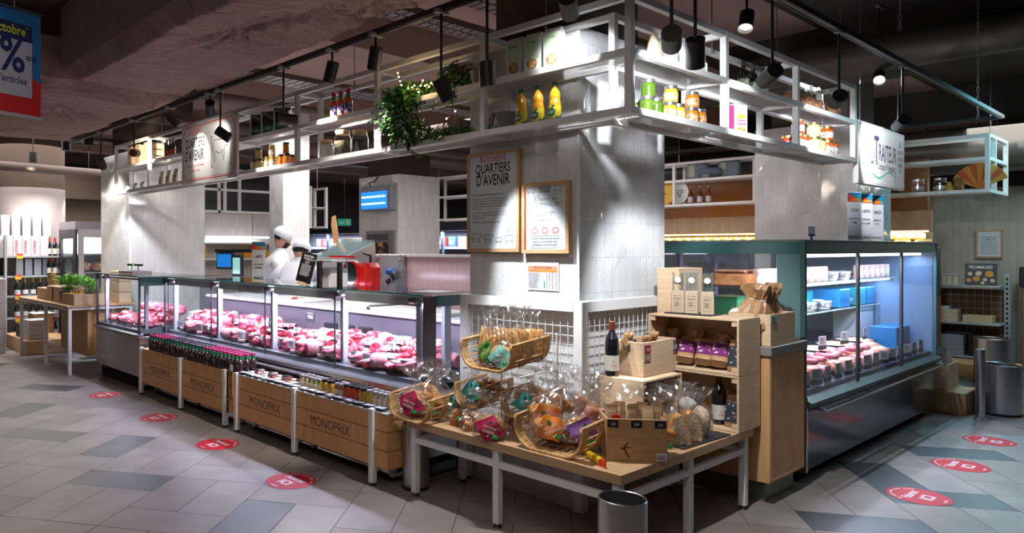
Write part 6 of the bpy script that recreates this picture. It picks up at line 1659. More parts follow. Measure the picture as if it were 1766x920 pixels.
# bagged bread on slate
slate = mat('slate', (.03, .032, .036), .55, bump=.4, bscale=40)
t = MB(); t.bbox(-.24, .24, -.075, .075, 0, .009, .002); o = t.build('slate_board', slate); o.location = (3.885, 1.89, TZ0); o.rotation_euler = (0, 0, -.05); tag(o, 'dark slate board under the bagged bread slices on the bread table', 'slate board')
def mk_sliced():
    t = thing('bagged_bread', '', 'bread')
    mb = MB()
    mb.M = Matrix.Translation((0, 0, 0)); pts = []
    for k in range(17):
        a = PI*k/16; pts.append((.062*math.cos(a)*(1-.1*math.sin(a)), .035+.125*math.sin(a)))
    pts = [(.058, 0)]+pts+[(-.058, 0)]
    mb.prism(pts, -.03, .03, ax='y'); mb.build('crust', crust, t)
    mb = MB(); mb.prism([(a*.9, .006+b*.93) for a, b in pts], -.0315, -.0295, ax='y'); mb.build('crumb', crumb, t)
    mb = MB(); bagfilm(mb, [(0, .055, .035), (.01, .068, .042), (.10, .07, .044), (.155, .05, .034), (.19, .018, .014), (.205, .016, .012), (.235, .045, .03), (.26, .065, .04)], 31); mb.build('film', film, t)
    return t
sl = Repeat(mk_sliced)
sl((3.70, 1.89, TZ0+.0095), rot=(.05, 0, G_), label='bagged half loaf with brown crumb, left one on the slate board', scale=.98)
sl((3.81, 1.885, TZ0+.0095), rot=(.05, 0, G_+.1), label='bagged half loaf with pale crumb, middle one on the slate board', scale=1.0)
t = thing('bagged_loaf', 'bagged floury loaf standing upright, right one on the slate board', 'bread', (3.925, 1.875, TZ0+.0095), G_)
mb = MB(); mb.blob((0, 0, .085), (.05, .045, .085), 40, .06, 22, 14); mb.build('bread', mat_speckle('floury_crust', (.42, .24, .12), (.78, .66, .52), 16, .38, .62, .8, bump=.8), t)
mb = MB(); bagfilm(mb, [(0, .045, .04), (.01, .058, .052), (.09, .062, .056), (.15, .045, .04), (.19, .016, .013), (.205, .014, .012), (.24, .045, .03), (.27, .06, .04)], 33); mb.build('film', film, t)
t = thing('bagged_loaf', 'bagged white bun behind the slate board loaves', 'bread', (4.02, 2.0, TZ0+.001), G_)
mb = MB(); mb.blob((0, 0, .15), (.05, .045, .045), 44, .05, 16, 10); mb.blob((0, 0, .06), (.055, .05, .06), 45, .05, 16, 10); mb.build('bread', mat('white_bun', (.78, .72, .64), .7), t)
mb = MB(); bagfilm(mb, [(0, .045, .04), (.01, .06, .052), (.12, .06, .056), (.20, .045, .04), (.24, .016, .013), (.28, .055, .03)], 36); mb.build('film', film, t)
# flared cellophane bags rising behind the sachets
for i, (x, y, lb) in enumerate([(3.50, 2.10, 'bag of rolls standing left of the crate under the wine bottle'), (3.78, 1.965, 'bag of rolls rising behind the sachets'), (3.62, 1.97, 'bag of golden rolls in front of the crate under the wine bottle')]):
    Bk((x, y, TZ0+.002), rot=tilt(G_), label=lb, scale=1.35)
# lone yellow and red snack
t = thing('cake_sachet', 'yellow and red wrapped snack lying on the table edge beside the knotty crate', 'snack', (3.06, 1.93, TZ0+.004), 0, rot=(0, 0, math.radians(58)))
t.scale = (1.25, 1.25, 1.0)
mb = MB(); mb.M = Matrix.Rotation(PI/2, 4, 'Y')
ring(mb, [(.0, .020, .003, -.012), (.02, .020, .012, -.012), (.07, .019, .016, -.014), (.12, .018, .013, -.012), (.14, .018, .002, -.010)], 18, amp=.03, seed=3); mb.build('yellow_wrapper', mat('wrapper_yellow', (.72, .52, .01), .3), t)
mb = MB(); mb.M = Matrix.Rotation(PI/2, 4, 'Y'); ring(mb, [(-.022, .022, .003, -.010), (0, .021, .004, -.010), (.012, .021, .011, -.012)], 18, amp=.03, seed=4); mb.build('red_end', mat('sachet_red', (.75, .03, .01), .3), t)
mb = MB(); mb.M = Matrix.Rotation(PI/2, 4, 'Y'); ring(mb, [(.128, .0185, .011, -.012), (.145, .018, .003, -.010), (.16, .021, .002, -.010)], 18, amp=.03, seed=5); mb.build('brown_end', kraft, t)

# ================================================================ OAK CABINET beside the delicatessen case
t = thing('oak_cabinet', 'tall oak cabinet with a grey edged top between the crates and the delicatessen case', 'cabinet', (4.5, 1.75, 0))
mb = MB(); mb.box(4.56, 4.98, 1.80, 2.32, 0, .13); W(mb, 'plinth', mat('plinth_green_grey', (.16, .18, .13), .4, .2), t)
mb = MB(); mb.bbox(4.50, 5.02, 1.75, 2.36, .13, .875, .003); W(mb, 'body', oak, t)
mb = MB(); mb.bbox(4.485, 5.03, 1.735, 2.37, .875, .93, .004); W(mb, 'worktop', mat('worktop_taupe', (.24, .21, .19), .35), t)
mb = MB(); mb.box(4.512, 5.008, 1.748, 1.7495, .142, .150); mb.box(4.512, 4.516, 1.748, 1.7495, .15, .865); W(mb, 'edge_banding', pine, t)
open_box('wine_box', 'pale wooden box with a teal tag on the oak cabinet beside the glass case', (4.515, 1.752, .931), 0, .36, .24, .185, tags=((.010, .135, .045, .04, mat('tag_teal', (.05, .22, .20), .3)),))
shelf_crate('tall wooden box standing at the back of the oak cabinet', (4.60, 2.33, 1.102), PI, .30, .14, .28)
for i, (x, y, rz, lb) in enumerate([(4.60, 1.86, .3, 'brown paper bag at the left of the wine box'), (4.70, 1.88, -.4, 'brown paper bag in the middle of the wine box'), (4.80, 1.86, .8, 'twisted brown paper bag at the right of the wine box'), (4.66, 1.92, 1.4, 'brown paper bag at the back of the wine box')]):
    kb3((x, y, .965), rot=(.1, .15*math.sin(i), rz), label=lb, scale=1.9 if i != 1 else 1.7)
o = MB(); o.bbox(-.16, .12, -.09, .09, 0, .008, .002); q = o.build('slate_board', slate); q.location = (4.36, 2.11, 1.1035); q.rotation_euler = (0, 0, -PI/2); tag(q, 'thin slate board on top of the open pine crates', 'slate board')
def mk_straws():
    t = thing('glass_straw_box', '', 'box')
    mb = MB(); mb.bbox(-.035, .035, -.03, .03, 0, .135, .002); mb.build('carton', mat('carton_kraft_pale', (.58, .46, .32), .6), t)
    for k in range(5):
        mb = MB(); x = -.026+k*.013; mb.cyl((x, -.005+.01*(k % 2), .13), (x+.002*math.sin(k), -.005+.01*(k % 2), .245), .006, n=8); mb.build('tube', mat_glass('test_tube_glass', (.80, .88, .86), 1.2, .05, opac=.12, opcol=(.5, .6, .6), fres=1.6), t)
    mb = MB(); mb.cyl((0, -.018, .20), (0, -.02, .20), .018, n=18); mb.build('round_sticker', white_plastic, t)
    mb = MB(); mb.M = frameY(0, -.0306, .02)
    stroke(mb, [(-.02, 0), (.02, 0), (.02, .085), (-.02, .085), (-.02, 0)], .0012); rr = random.Random(4); scribble(-.014, .045, .028, .009, 4, rr, mb); mb.build('small_print', ink, t)
    text_mesh([('EPICES', .012, 0, .062, 'CENTER', .01, .9)], 'lettering', ink, t, frameY(0, -.0306, .02))
    return t
sb = Repeat(mk_straws)
for y, lb in ((2.20, 'left kraft box of glass spice tubes on the slate'), (2.115, 'middle kraft box of glass spice tubes on the slate'), (2.02, 'right kraft box of glass spice tubes on the slate')):
    sb((4.31, y, 1.112), -PI/2+.35, lb, 'kraft boxes of glass spice tubes')
# ================================================================ DELICATESSEN CASE
navy_gloss = mat('navy_gloss_panel', (.010, .018, .026), .16, coat=.15)
frame_teal = mat('frame_teal_grey', (.06, .14, .145), .3, .4)
dc = thing('delicatessen_case', 'tall glass delicatessen case with dark glossy base along the right aisle', 'display case', (5.08, 1.78, 0))
def WD(mb, name, m): return W(mb, name, m, dc)
DX0, DX1, DY0, DY1 = 5.10, 8.18, 1.78, 2.86
mb = MB(); mb.box(DX0+.05, DX1-.05, DY0+.14, DY1, 0, .10); WD(mb, 'plinth', dark_gap)
mb = MB(); mb.bbox(DX0, DX1, DY0+.0, DY0+.06, .075, .46, .006); WD(mb, 'front_panel', navy_gloss)
mb = MB(); mb.box(DX0, DX1, DY0+.06, DY1, .10, .52); WD(mb, 'base', mat('base_dark', (.03, .04, .045), .4))
mb = MB(); mb.prism([(DY0-.045, .505), (DY0-.045, .52), (DY0, .545), (DY0+.08, .545), (DY0+.08, .46), (DY0, .46)], DX0, DX1, ax='x'); WD(mb, 'ledge', mat('ledge_teal', (.03, .055, .06), .3, .2))
mb = MB(); mb.bbox(DX0+.12, DX1-.05, DY0-.085, DY0-.065, .455, .475, .006); WD(mb, 'front_rail', chrome)
for x in (DX0+.14, DX0+1.1, DX0+2.1, DX1-.12):
    mb = MB(); mb.box(x, x+.03, DY0-.07, DY0, .458, .47); WD(mb, 'rail_bracket', chrome)
mb = MB(); mb.bbox(DX0-.012, DX0+.012, DY0-.02, DY0+.04, .075, .56, .004); WD(mb, 'corner_trim', steel)
for x in (DX0, DX1):
    mb = MB(); mb.bbox(x-.015, x+.015, DY0-.012, DY0+.018, .54, 1.555, .003); WD(mb, 'corner_post', frame_teal)
divs = [DX0+.02, 6.115, 7.162, DX1-.02]
for a, b in zip(divs[:-1], divs[1:]):
    mb = MB(); mb.box(a+.012, b-.012, DY0, DY0+.006, .55, 1.47); WD(mb, 'sliding_pane', glass)
for x in divs[1:-1]:
    mb = MB(); mb.bbox(x-.014, x+.014, DY0-.008, DY0+.012, .545, 1.47, .003); WD(mb, 'pane_frame', dark_steel)
mb = MB(); mb.box(DX0, DX1, DY0-.006, DY0+.02, 1.47, 1.545); WD(mb, 'top_band', teal_panel)
mb = MB(); mb.box(DX0-.003, DX0+.01, DY0+.02, DY1, 1.47, 1.545); WD(mb, 'side_top_band', teal_panel)
mb = MB(); mb.bbox(DX0-.005, DX1+.005, DY0-.01, DY1, 1.545, 1.562, .003); WD(mb, 'roof', mat('roof_grey_green', (.12, .16, .16), .4))
mb = MB(); mb.box(DX0, DX0+.006, DY0+.05, DY1-.06, .56, 1.47); WD(mb, 'side_pane', glass)
mb = MB(); mb.box(DX1-.01, DX1, DY0+.02, DY1-.02, .56, 1.47); WD(mb, 'end_panel', mat('end_panel_blue', (.16, .24, .36), .3))
mb = MB(); mb.bbox(DX0-.002, DX0+.012, DY0+.018, DY0+.16, .56, 1.47, .002); WD(mb, 'side_frame', mat('frame_teal_light', (.10, .20, .21), .3, coat=.3))
mb = MB(); mb.bbox(DX0-.002, DX0+.012, DY1-.07, DY1, .56, 1.47, .002); WD(mb, 'side_frame', frame_teal)
for i in range(5):
    x = DX0+.5+i*.6; mb = MB(); mb.bbox(x-.03, x+.03, DY1-.03, DY1, .55, 1.47, .003); WD(mb, 'rear_upright', mat('upright_violet_grey', (.16, .15, .22), .3, .5))
mb = MB(); mb.box(DX0+.02, DX1-.02, DY1-.012, DY1-.006, .55, 1.47); WD(mb, 'rear_pane', glass)
mb = MB(); mb.prism([(DY0+.03, .55), (DY0+.03, .575), (DY1-.05, .70), (DY1-.05, .55)], DX0+.02, DX1-.02, ax='x'); WD(mb, 'deck', mat('deck_navy', (.03, .035, .07), .3))
for z, d0 in ((1.235, .30), (.98, .42)):
    for a, b in ((DX0+.04, 6.6), (6.62, DX1-.04)):
        mb = MB(); mb.box(a, b, DY0+d0, DY1-.06, z, z+.008); WD(mb, 'glass_shelf', mat_glass('shelf_glass', (.8, .92, .88), .6))
        mb = MB(); mb.box(a, b, DY0+d0-.006, DY0+d0, z-.002, z+.010); WD(mb, 'shelf_edge', mat('shelf_edge', (.45, .60, .58), .2))
for z, yy in ((1.455, DY0+.10), (1.225, DY0+.34)):
    mb = MB(); mb.cyl((DX0+.06, yy, z), (DX1-.06, yy, z), .011, n=8); WD(mb, 'lamp_tube', mat('tube_glow', (1, 1, 1), .3, emit=(.86, .84, 1), estr=6))
for i, (x, c, p) in enumerate(((5.65, (.88, .84, 1), 17), (6.65, (.80, .82, 1), 19), (7.65, (.50, .66, 1), 13))):
    strip(dc, (x-5.08, .14, 1.44), .95, p, axis='x', col=c)
    strip(dc, (x-5.08, .40, 1.21), .95, p*.8, axis='x', col=c)
dk = lambda y: .575+(y-DY0-.03)/(1.0)*.125+.002
rr = random.Random(21)
def mk_ham():
    t = thing('cured_ham', '', 'ham')
    mb = MB(); mb.blob((0, 0, .055), (.12, .075, .06), 51, .08, 22, 14); mb.build('ham', mat_speckle('ham_skin', (.50, .11, .06), (.74, .36, .24), 18, .38, .64, .3, bump=.3, coat=.4), t)
    mb = MB(); 
    for k in range(5): x = -.08+k*.04; r_ = .076*math.sqrt(max(.1, 1-(x/.125)**2)); mb.tube([(x, r_*math.cos(a*.5236), .055+r_*.8*math.sin(a*.5236)) for a in range(12)], .0016, 4, closed=True)
    mb.build('net', white_plastic, t); return t
def mk_pate():
    t = thing('pie_wheel', '', 'pie')
    mb = MB(); mb.lathe([(.15, 0), (.165, .01), (.165, .075), (.155, .085), (.0, .085)], n=36); mb.build('crust', mat_speckle('pie_crust', (.42, .14, .05), (.62, .26, .10), 14, .4, .6, .35, bump=.3), t)
    for k in range(5):
        mb = MB(); mb.M = Matrix.Translation((-.08+k*.045, 0, .09))@Matrix.Rotation(.35, 4, 'Y'); mb.bbox(-.03, .03, -.10, .10, 0, .014, .003); mb.build('slice', mat_speckle('pie_slice', (.55, .22, .12), (.80, .45, .30), 30, .4, .6, .5), t)
    return t
def mk_bowl():
    t = thing('salad_bowl', '', 'bowl')
    mb = MB(); mb.lathe([(.11, 0), (.16, .07), (.165, .072), (.155, .068), (.11, .01), (0, .01)], n=32, sx=1.3); mb.build('bowl', mat('bowl_dark_blue', (.012, .02, .06), .2, coat=.5), t)
    mb = MB(); mb.blob((0, 0, .058), (.185, .14, .025), 61, .1, 24, 8); mb.build('salad', mat_speckle('salad_mix', (.62, .18, .05), (.80, .68, .55), 36, .4, .6, .4, bump=.8), t); return t
def mk_pack():
    t = thing('sliced_meat_pack', '', 'pack')
    mb = MB(); mb.bbox(-.07, .07, -.02, .02, 0, .12, .008); mb.build('pack', mat_speckle('pack_pink', (.62, .22, .20), (.86, .68, .62), 22, .4, .6, .25), t)
    mb = MB(); mb.box(-.03, .045, -.0225, -.02, .03, .085); mb.build('label', card_white, t); return t
def mk_tub():
    t = thing('plastic_tub', '', 'tub')
    mb = MB(); mb.lathe([(.045, 0), (.055, .06)], n=20); mb.build('tub', mat('tub_clear', (.55, .62, .66), .2, coat=.4), t)
    mb = MB(); mb.lathe([(.058, .06), (.058, .068), (0, .069)], n=20); mb.build('lid', mat('tub_lid', (.70, .75, .78), .25), t)
    mb = MB(); mb.lathe([(.0525, .018), (.0555, .048)], n=20); mb.build('label', mat_speckle('tub_label', (.12, .14, .2), (.75, .6, .4), 25, .45, .55), t); return t
H1, PW, SB, PK, TU = Repeat(mk_ham), Repeat(mk_pate), Repeat(mk_bowl), Repeat(mk_pack), Repeat(mk_tub)
TH = ['left', 'middle', 'right']
def third(x): return TH[min(2, int((x-DX0)/((DX1-DX0)/3)))]
for i in range(16):
    x = DX0+.20+i*.125; y = DY0+.13+(i % 2)*.10
    (H1 if i % 3 != 1 else R_joint)((x, y, dk(y)+.004), rr.uniform(-.5, .5), 'pink cured ham piece on the lower deck behind the %s pane' % third(x) if i % 3 != 1 else 'pale meat joint on the lower deck behind the %s pane' % third(x), 'cured meats on the lower deck', scale=rr.uniform(.8, 1.0))
for i in range(8):
    x = DX0+.3+i*.2; y = DY0+.17
    R_saus((x, y, dk(y)+.10), rr.uniform(0, 3), 'curved sausage lying on the hams behind the %s pane' % third(x), 'sausages on the hams', scale=1.3)
for i, x in enumerate((5.62, 6.10, 6.56, 7.02, 7.46)):
    SB((x, DY0+.42, dk(DY0+.42)+.004), 0, ['leftmost', 'second', 'third', 'fourth', 'rightmost'][i]+' dark blue bowl of salad on the delicatessen deck')
for i in range(14):
    x = DX0+.16+i*.205; R_card((x, DY0+.05, dk(DY0+.04)+.002), -.25+rr.uniform(-.2, .2), 'white price card at the foot of the %s delicatessen pane' % third(x), 'price cards in the delicatessen case', scale=1.3)
for i in range(5):
    x = 5.45+i*.5; R_card((x, DY0+.34, dk(DY0+.34)+.085), rr.uniform(-.3, .3)-.2, 'white price card between bowls behind the %s pane' % third(x), 'price cards between the bowls', scale=1.3)
# shelf 1 (z 1.235): pies, packs ; shelf 2 (z .98): breads, tubs
PW((5.29, DY0+.50, 1.244), 0, 'large brown crusted pie wheel with slices on top behind the side glass')
PW((5.29, DY0+.84, 1.244), .5, 'second crusted pie wheel deeper behind the side glass', scale=.85)
for i in range(9):
    x = 5.30+i*.145; PK((x, DY0+.345, 1.244), 0, 'standing pink sliced meat pack on the upper glass shelf behind the %s pane' % third(x), 'meat packs on the upper shelf')
for i in range(9):
    x = 6.75+i*.145; TU((x, DY0+.38+(i % 2)*.1, 1.244), 0, 'clear tub on the upper glass shelf behind the %s pane' % third(x), 'tubs on the upper shelf')
for i in range(12):
    x = 5.95+i*.17; TU((x, DY0+.50+(i % 2)*.12, .989), 0, 'clear tub on the lower glass shelf behind the %s pane' % third(x), 'tubs on the lower shelf')
def simple_box(name, label, cat, loc, dims, m, rz=0, r=.006, lid=None):
    t = thing(name, label, cat, loc, rz); w_, d, h_ = dims
    mb = MB(); mb.bbox(-w_/2, w_/2, -d/2, d/2, 0, h_, r); mb.build('body', m, t)
    if lid: mb = MB(); mb.bbox(-w_/2-.004, w_/2+.004, -d/2-.004, d/2+.004, h_, h_+.012, .004); mb.build('lid', lid, t)
    return t
for i, (x, c, lb) in enumerate([(5.72, (.01, .16, .06), 'green plastic box on the lower glass shelf'), (6.95, (.01, .25, .30), 'turquoise folded bag on the lower glass shelf'), (7.75, (.01, .16, .42), 'blue plastic crate behind the right pane')]):
    simple_box('plastic_box', lb, 'box', (x, DY0+.72, .989), (.26, .2, .14), mat('plastic_%d' % i, c, .35), lid=mat('plastic_%d' % i, c, .35))
simple_box('plastic_box', 'large blue plastic bin on the deck behind the right pane', 'box', (7.86, DY0+.26, dk(DY0+.26)+.003), (.40, .2, .2), mat('plastic_2', (.01, .16, .42), .35))
simple_box('storage_box_stack', 'stack of translucent white boxes behind the right pane', 'box', (7.90, DY0+.56, dk(DY0+.56)+.003), (.36, .22, .32), mat('box_translucent', (.62, .62, .68), .3), lid=white_plastic)
simple_box('red_display_card', 'red display card standing behind the middle pane', 'card', (6.85, DY0+.93, dk(DY0+.93)+.003), (.5, .01, .26), mat('card_crimson', (.62, .03, .08), .5), r=.001)
t = thing('long_loaf', 'long pale loaf on the lower glass shelf behind the left pane', 'bread', (5.55, DY0+.52, .989))
mb = MB(); mb.blob((0, 0, .045), (.27, .07, .045), 71, .05, 26, 12, sq=.8); mb.build('crust', mat_speckle('loaf_pale', (.72, .46, .24), (.86, .66, .44), 12, .4, .6, .5), t)
mb = MB()
for k in range(6): mb.tube([(-.2+k*.08, -.05, .082), (-.17+k*.08, .05, .084)], .006, 6)
mb.build('scoring', mat('score_brown', (.6, .36, .18), .7), t)
# signs standing on the roof of the case
def tall_sign(loc, rz, w_, h_, label, lines, tilt_=0.0, z0=0.0):
    t = thing('tall_price_sign', label, 'price sign', loc, 0, None, rot=(tilt_, 0, rz))
    mb = MB(); mb.box(-w_/2, w_/2, -.003, 0, z0, h_); mb.build('card', mat('sign_card', (.60, .62, .66), .4), t)
    mb = MB(); mb.box(-w_/2, w_/2, -.004, -.003, h_*.80, h_*.985, 0); mb._add([(-w_/2, -.0045, h_*.80), (w_*.28, -.0045, h_*.80), (w_*.1, -.0045, h_*.90), (-w_*.2, -.0045, h_*.91), (-w_/2, -.0045, h_*.985)], [(0, 1, 2, 3, 4)], 1); mb.build('coloured_header', [mat('header_blue', (.01, .20, .34), .5), mat('header_red', (.60, .05, .03), .5)], t)
    text_mesh([(s_, w_*k, 0, h_*y, 'CENTER', .015, .8) for s_, k, y in lines], 'lettering', ink, t, frameY(0, -.0042, 0))
    text_mesh([('CONSO', w_*.22, w_*.08, h_*.82, 'CENTER', .02, .9)], 'header_lettering', mat('header_yellow', (.72, .45, .02), .5), t, frameY(0, -.0048, 0))
    mb = MB(); mb.bbox(-w_*.4, w_*.4, -.03, .02, 0, .012, .003); mb.build('foot', mat('foot_wood', (.5, .34, .2), .5), t)
    return t
for i, (px, l1) in enumerate(((1473, ['13€60', 'SAUCISSON', 'FUME']), (1492.5, ['14€90', 'TERRINE', 'DU CHEF']), (1512, ['14€20', 'JAMBON', 'CUIT']))):
    x, _ = onY(px, 400, 2.0)
    tall_sign((x, 2.0, 1.562), -.55, .125, .40, ['left one', 'middle one', 'right one'][i]+' of three tall price cards on the delicatessen case roof', [(l1[0], .30, .60), (l1[1], .19, .44), (l1[2], .19, .36), ('FRANCE', .26, .06)])
tall_sign((5.30, 2.62, .75), -PI/2+.25, .15, .46, 'tall price card seen through the side glass of the delicatessen case', [('13€90', .28, .62), ('PATE CROUTE', .15, .46), ('FRANCE', .26, .08)])
x, _ = onY(1413, 400, 1.9)
t = thing('small_sign_holder', 'small white and blue card on a holder at the front of the case roof', 'sign', (x, 1.95, 1.562), -.2)
mb = MB(); mb.box(-.04, .04, -.002, .002, .03, .10); mb.box(-.04, .04, -.003, -.002, .03, .045, 1); mb.build('card', [card_white, mat('card_blue', (.01, .03, .3), .5)], t)
mb = MB(); mb.cyl((0, 0, 0), (0, 0, .035), .012, .004, 8); mb.build('holder', black_metal, t)

# ================================================================ RIGHT BACKGROUND
def far_rack(name, label, x0, y0, ys, xs, zb=2.10, zm=2.44, zt=2.72, d=.3):
    t = thing(name, label, 'rack', (x0, y0, zb)); hh = .018
    def Q(mb, nm, m=white_metal): return W2(mb, nm, m)
    def W2(mb, nm, m): o = mb.build(nm, m, t); o.location = (-x0, -y0, -zb); return o
    for y in ys:
        for x in (x0, x0+d): mb = MB(); mb.box(x, x+.04, y, y+.04, zb, zt); W2(mb, 'post', white_metal)
    for x in xs:
        mb = MB(); mb.box(x, x+.04, y0, y0+.04, zb, zt); W2(mb, 'post', white_metal)
    ye = ys[-1]; xe = xs[-1] if xs else x0+d
    for z in (zb, zm, zt-.035):
        mb = MB(); mb.box(x0+.002, x0+.038, ys[0]+.04, ye, z, z+.035); W2(mb, 'rail', white_metal)
        mb = MB(); mb.box(x0+d+.002, x0+d+.038, ys[0]+.04, ye, z, z+.035); W2(mb, 'rail', white_metal)
        if xs: mb = MB(); mb.box(x0+.04, xe, y0+.002, y0+.038, z, z+.035); W2(mb, 'rail', white_metal)
    for z in (zb, zm):
        mb = MB(); mb.box(x0+.03, x0+d+.01, ys[0]+.02, ye, z+.02, z+.028); W2(mb, 'shelf', perf)
    for y in ys: mb = MB(); mb.cyl((x0+.15, y+.02, zt-.03), (x0+.15, y+.02, 3.62), .004, n=6); W2(mb, 'hanging_rod', steel)
    return t
far_rack('hanging_rack', 'white hanging rack above the cheese counter behind the delicatessen case', 9.9, 1.70, [1.70, 2.95, 4.02, 5.1, 6.2], [10.8])
SHz = 2.135
for i, (y, lb) in enumerate([(2.55, 'leftmost glass jar on the far cheese rack'), (2.34, 'middle glass jar on the far cheese rack'), (2.14, 'right glass jar on the far cheese rack')]):
    t = thing('storage_jar', lb, 'jar', (10.02, y, SHz), 0, 'glass jars on the cheese rack')
    mb = MB(); mb.lathe([(.06, 0), (.07, .01), (.07, .10), (.05, .12), (.05, .135)], n=20); mb.build('glass_body', jar_glass, t)
    mb = MB(); mb.blob((0, 0, .04), (.062, .062, .035), i, .05, 14, 8); mb.build('contents', mat('jar_fill_%d' % i, [(.05, .03, .03), (.4, .36, .3), (.5, .5, .46)][i], .7), t)
    mb = MB(); mb.lathe([(.054, .13), (.054, .15), (0, .152)], n=18); mb.build('lid', steel, t)
def fan(y, z, R, lb, col1, col2):
    t = thing('paper_fan', lb, 'fan', (9.98, y, z), 0, rot=(0, 0, -PI/2-.3))
    for k in range(9):
        a0 = math.radians(20+k*15); a1 = math.radians(35+k*15)
        mb = MB(); mb.prism([(0, 0), (R*math.cos(a0), R*math.sin(a0)), (R*1.02*math.cos((a0+a1)/2), R*1.02*math.sin((a0+a1)/2)), (R*math.cos(a1), R*math.sin(a1))], -.003, .003, ax='y'); mb.build('blade', mat('fan_'+'ab'[k % 2]+lb[:4], [col1, col2][k % 2], .5), t)
fan(1.80, SHz+.01, .27, 'striped yellow and red paper fan at the end of the far rack', (.65, .35, .04), (.62, .12, .05))
t = thing('cheese_wheel_dummy', 'brown and yellow display cheese at the end of the far rack', 'cheese', (10.05, 1.98, SHz)); mb = MB(); mb.cyl((0, -.03, .075), (0, .03, .075), .075, n=24); mb.build('rind', mat('rind_brown', (.22, .10, .02), .5), t); mb = MB(); mb.cyl((-.02, .08, 0), (-.02, .08, .1), .06, .02, 16); mb.build('wedge', mat('wedge_ochre', (.5, .32, .05), .5), t)
# pillows, round signs and bottles on the far rack (seen left of the right column)
for i, (px, rz_, lb) in enumerate([(1203, .3, 'blue grey cushion leaning at the left on the far rack top shelf'), (1224, 1.2, 'cushion lying flat in the middle of the far rack top shelf'), (1258, -.2, 'dark blue cushion at the right on the far rack top shelf')]):
    y, z = onX(px, 300, 10.02)
    t = thing('cushion', lb, 'cushion', (10.02, y, 2.475+(.03 if i == 1 else 0)), 0, None, rot=(0 if i != 1 else 1.3, 0, -PI/2+rz_*.4))
    mb = MB(); mb.blob((0, 0, .12), (.15, .05, .13), 80+i, .03, 20, 12, sq=.55); mb.build('cover', mat('cushion_%d' % (i % 2), [(.20, .24, .30), (.14, .17, .24)][i % 2], .8, bump=.4, var=.2), t)
    mb = MB(); mb.box(-.10, -.02, -.054, -.046, .03, .2); mb.build('printed_stripe', mat('stripe_lime', (.42, .45, .34), .7), t)
for i, (px, c, lb) in enumerate([(1147, (.72, .42, .02), 'round yellow sign at the left on the far rack'), (1168, (.66, .66, .66), 'round white sign with an animal drawing on the far rack')]):
    y, z = onX(px, 340, 10.0)
    t = thing('round_sign', lb, 'sign', (10.0+i*.01, y, SHz+.005), 0)
    mb = MB(); mb.cyl((0, 0, .165), (.012, 0, .165), .16, n=36, smooth=False); mb.build('disc', mat('round_sign_%d' % i, c, .4), t)
    mb = MB(); mb.M = frameX(-.001, .07, .09)
    if i: cow(mb, 0, 0, .15, 1, .008)
    mb.cyl((.07, .07, 0), (.07, .07, .0005), .012, n=8); mb.build('drawing', ink, t)
bb_ = Repeat(bottle_maker(mat('beer_brown', (.16, .04, .01), .1, coat=.6), gold_lid, [(.033, 0), (.035, .01), (.035, .13), (.015, .185), (.013, .235)], (.228, .242, .0145), mat('beer_label', (.55, .56, .6), .5), (.02, .10), name='beer_bottle'))
for px, lb in ((1191, 'left brown beer bottle on the far rack'), (1207, 'middle brown beer bottle on the far rack'), (1222, 'right brown beer bottle on the far rack')):
    y, z = onX(px, 340, 10.02); bb_((10.02, y, SHz), 0, lb, 'brown beer bottles on the far rack')
# cheese counter: oak fascia, brown doors, peg board and lit cheeses
t = thing('cheese_cabinet', 'brown and oak cheese wall unit with a lit peg board', 'cabinet', (10.5, 2.2, 0))
def WC(mb, nm, m): o = mb.build(nm, m, t); o.location = (-10.5, -2.2, 0); return o
mb = MB(); mb.box(10.9, 11.0, 2.45, 6.2, 0, 2.60); WC(mb, 'back_wall', mat('bronze_board', (.13, .06, .02), .4, bump=.05))
mb = MB(); mb.box(10.45, 10.9, 2.95, 4.2, 1.74, 2.60); mb.box(10.45, 10.9, 2.32, 4.2, 0, .95); WC(mb, 'brown_doors', mat('door_brown', (.20, .075, .025), .5))
for a_, b_ in ((4.2, 5.75), (2.3, 2.95)): mb = MB(); mb.box(10.38, 10.45, a_, b_, 1.72, 1.95); WC(mb, 'oak_fascia', mat_wood('fascia_oak', (.38, .25, .14), (.50, .35, .22), .5, (3, 3, .5)))
mb = MB(); mb.box(10.86, 10.9, 2.4, 6.1, 1.2, 1.72); WC(mb, 'peg_board', mat_speckle('peg_board', (.25, .2, .12), (.62, .55, .40), 60, .1, .2, .5, kind='voronoi'))
mb = MB(); mb.bbox(10.38, 10.9, 2.32, 6.1, .95, 1.52, .01); WC(mb, 'counter', mat('cheese_counter_dark', (.05, .05, .05), .4))
mb = MB(); mb.box(10.42, 10.46, 2.34, 6.05, 1.70, 1.715); WC(mb, 'lamp_strip', mat('warm_strip', (1, .8, .4), .3, emit=(1, .72, .3), estr=8))
for y in (2.62, 4.9):
    strip(t, (10.5-10.5, y-2.2, 1.69), 1.4 if y > 3 else .5, 40 if y > 3 else 26, col=(1, .66, .24))
ch = lambda c, nm: mat(nm, c, .45, var=.15, vscale=9)
def mk_cheese():
    t = thing('cheese', '', 'cheese'); mb = MB(); mb.lathe([(.085, 0), (.10, .015), (.10, .075), (.085, .09), (0, .09)], n=24); mb.build('rind', ch((.80, .56, .22), 'cheese_rind'), t)
    mb = MB(); mb.box(-.101, -.099, -.03, .03, .03, .07); mb.build('label', card_white, t); return t
CH = Repeat(mk_cheese)
for i in range(7): CH((10.50+(i % 2)*.12, 2.40+i*.10, 1.522), rr.uniform(-.5, .5), 'golden cheese wheel on the lit counter right of the far column', 'golden cheeses right of the column', scale=(.8, .8, 1.0))
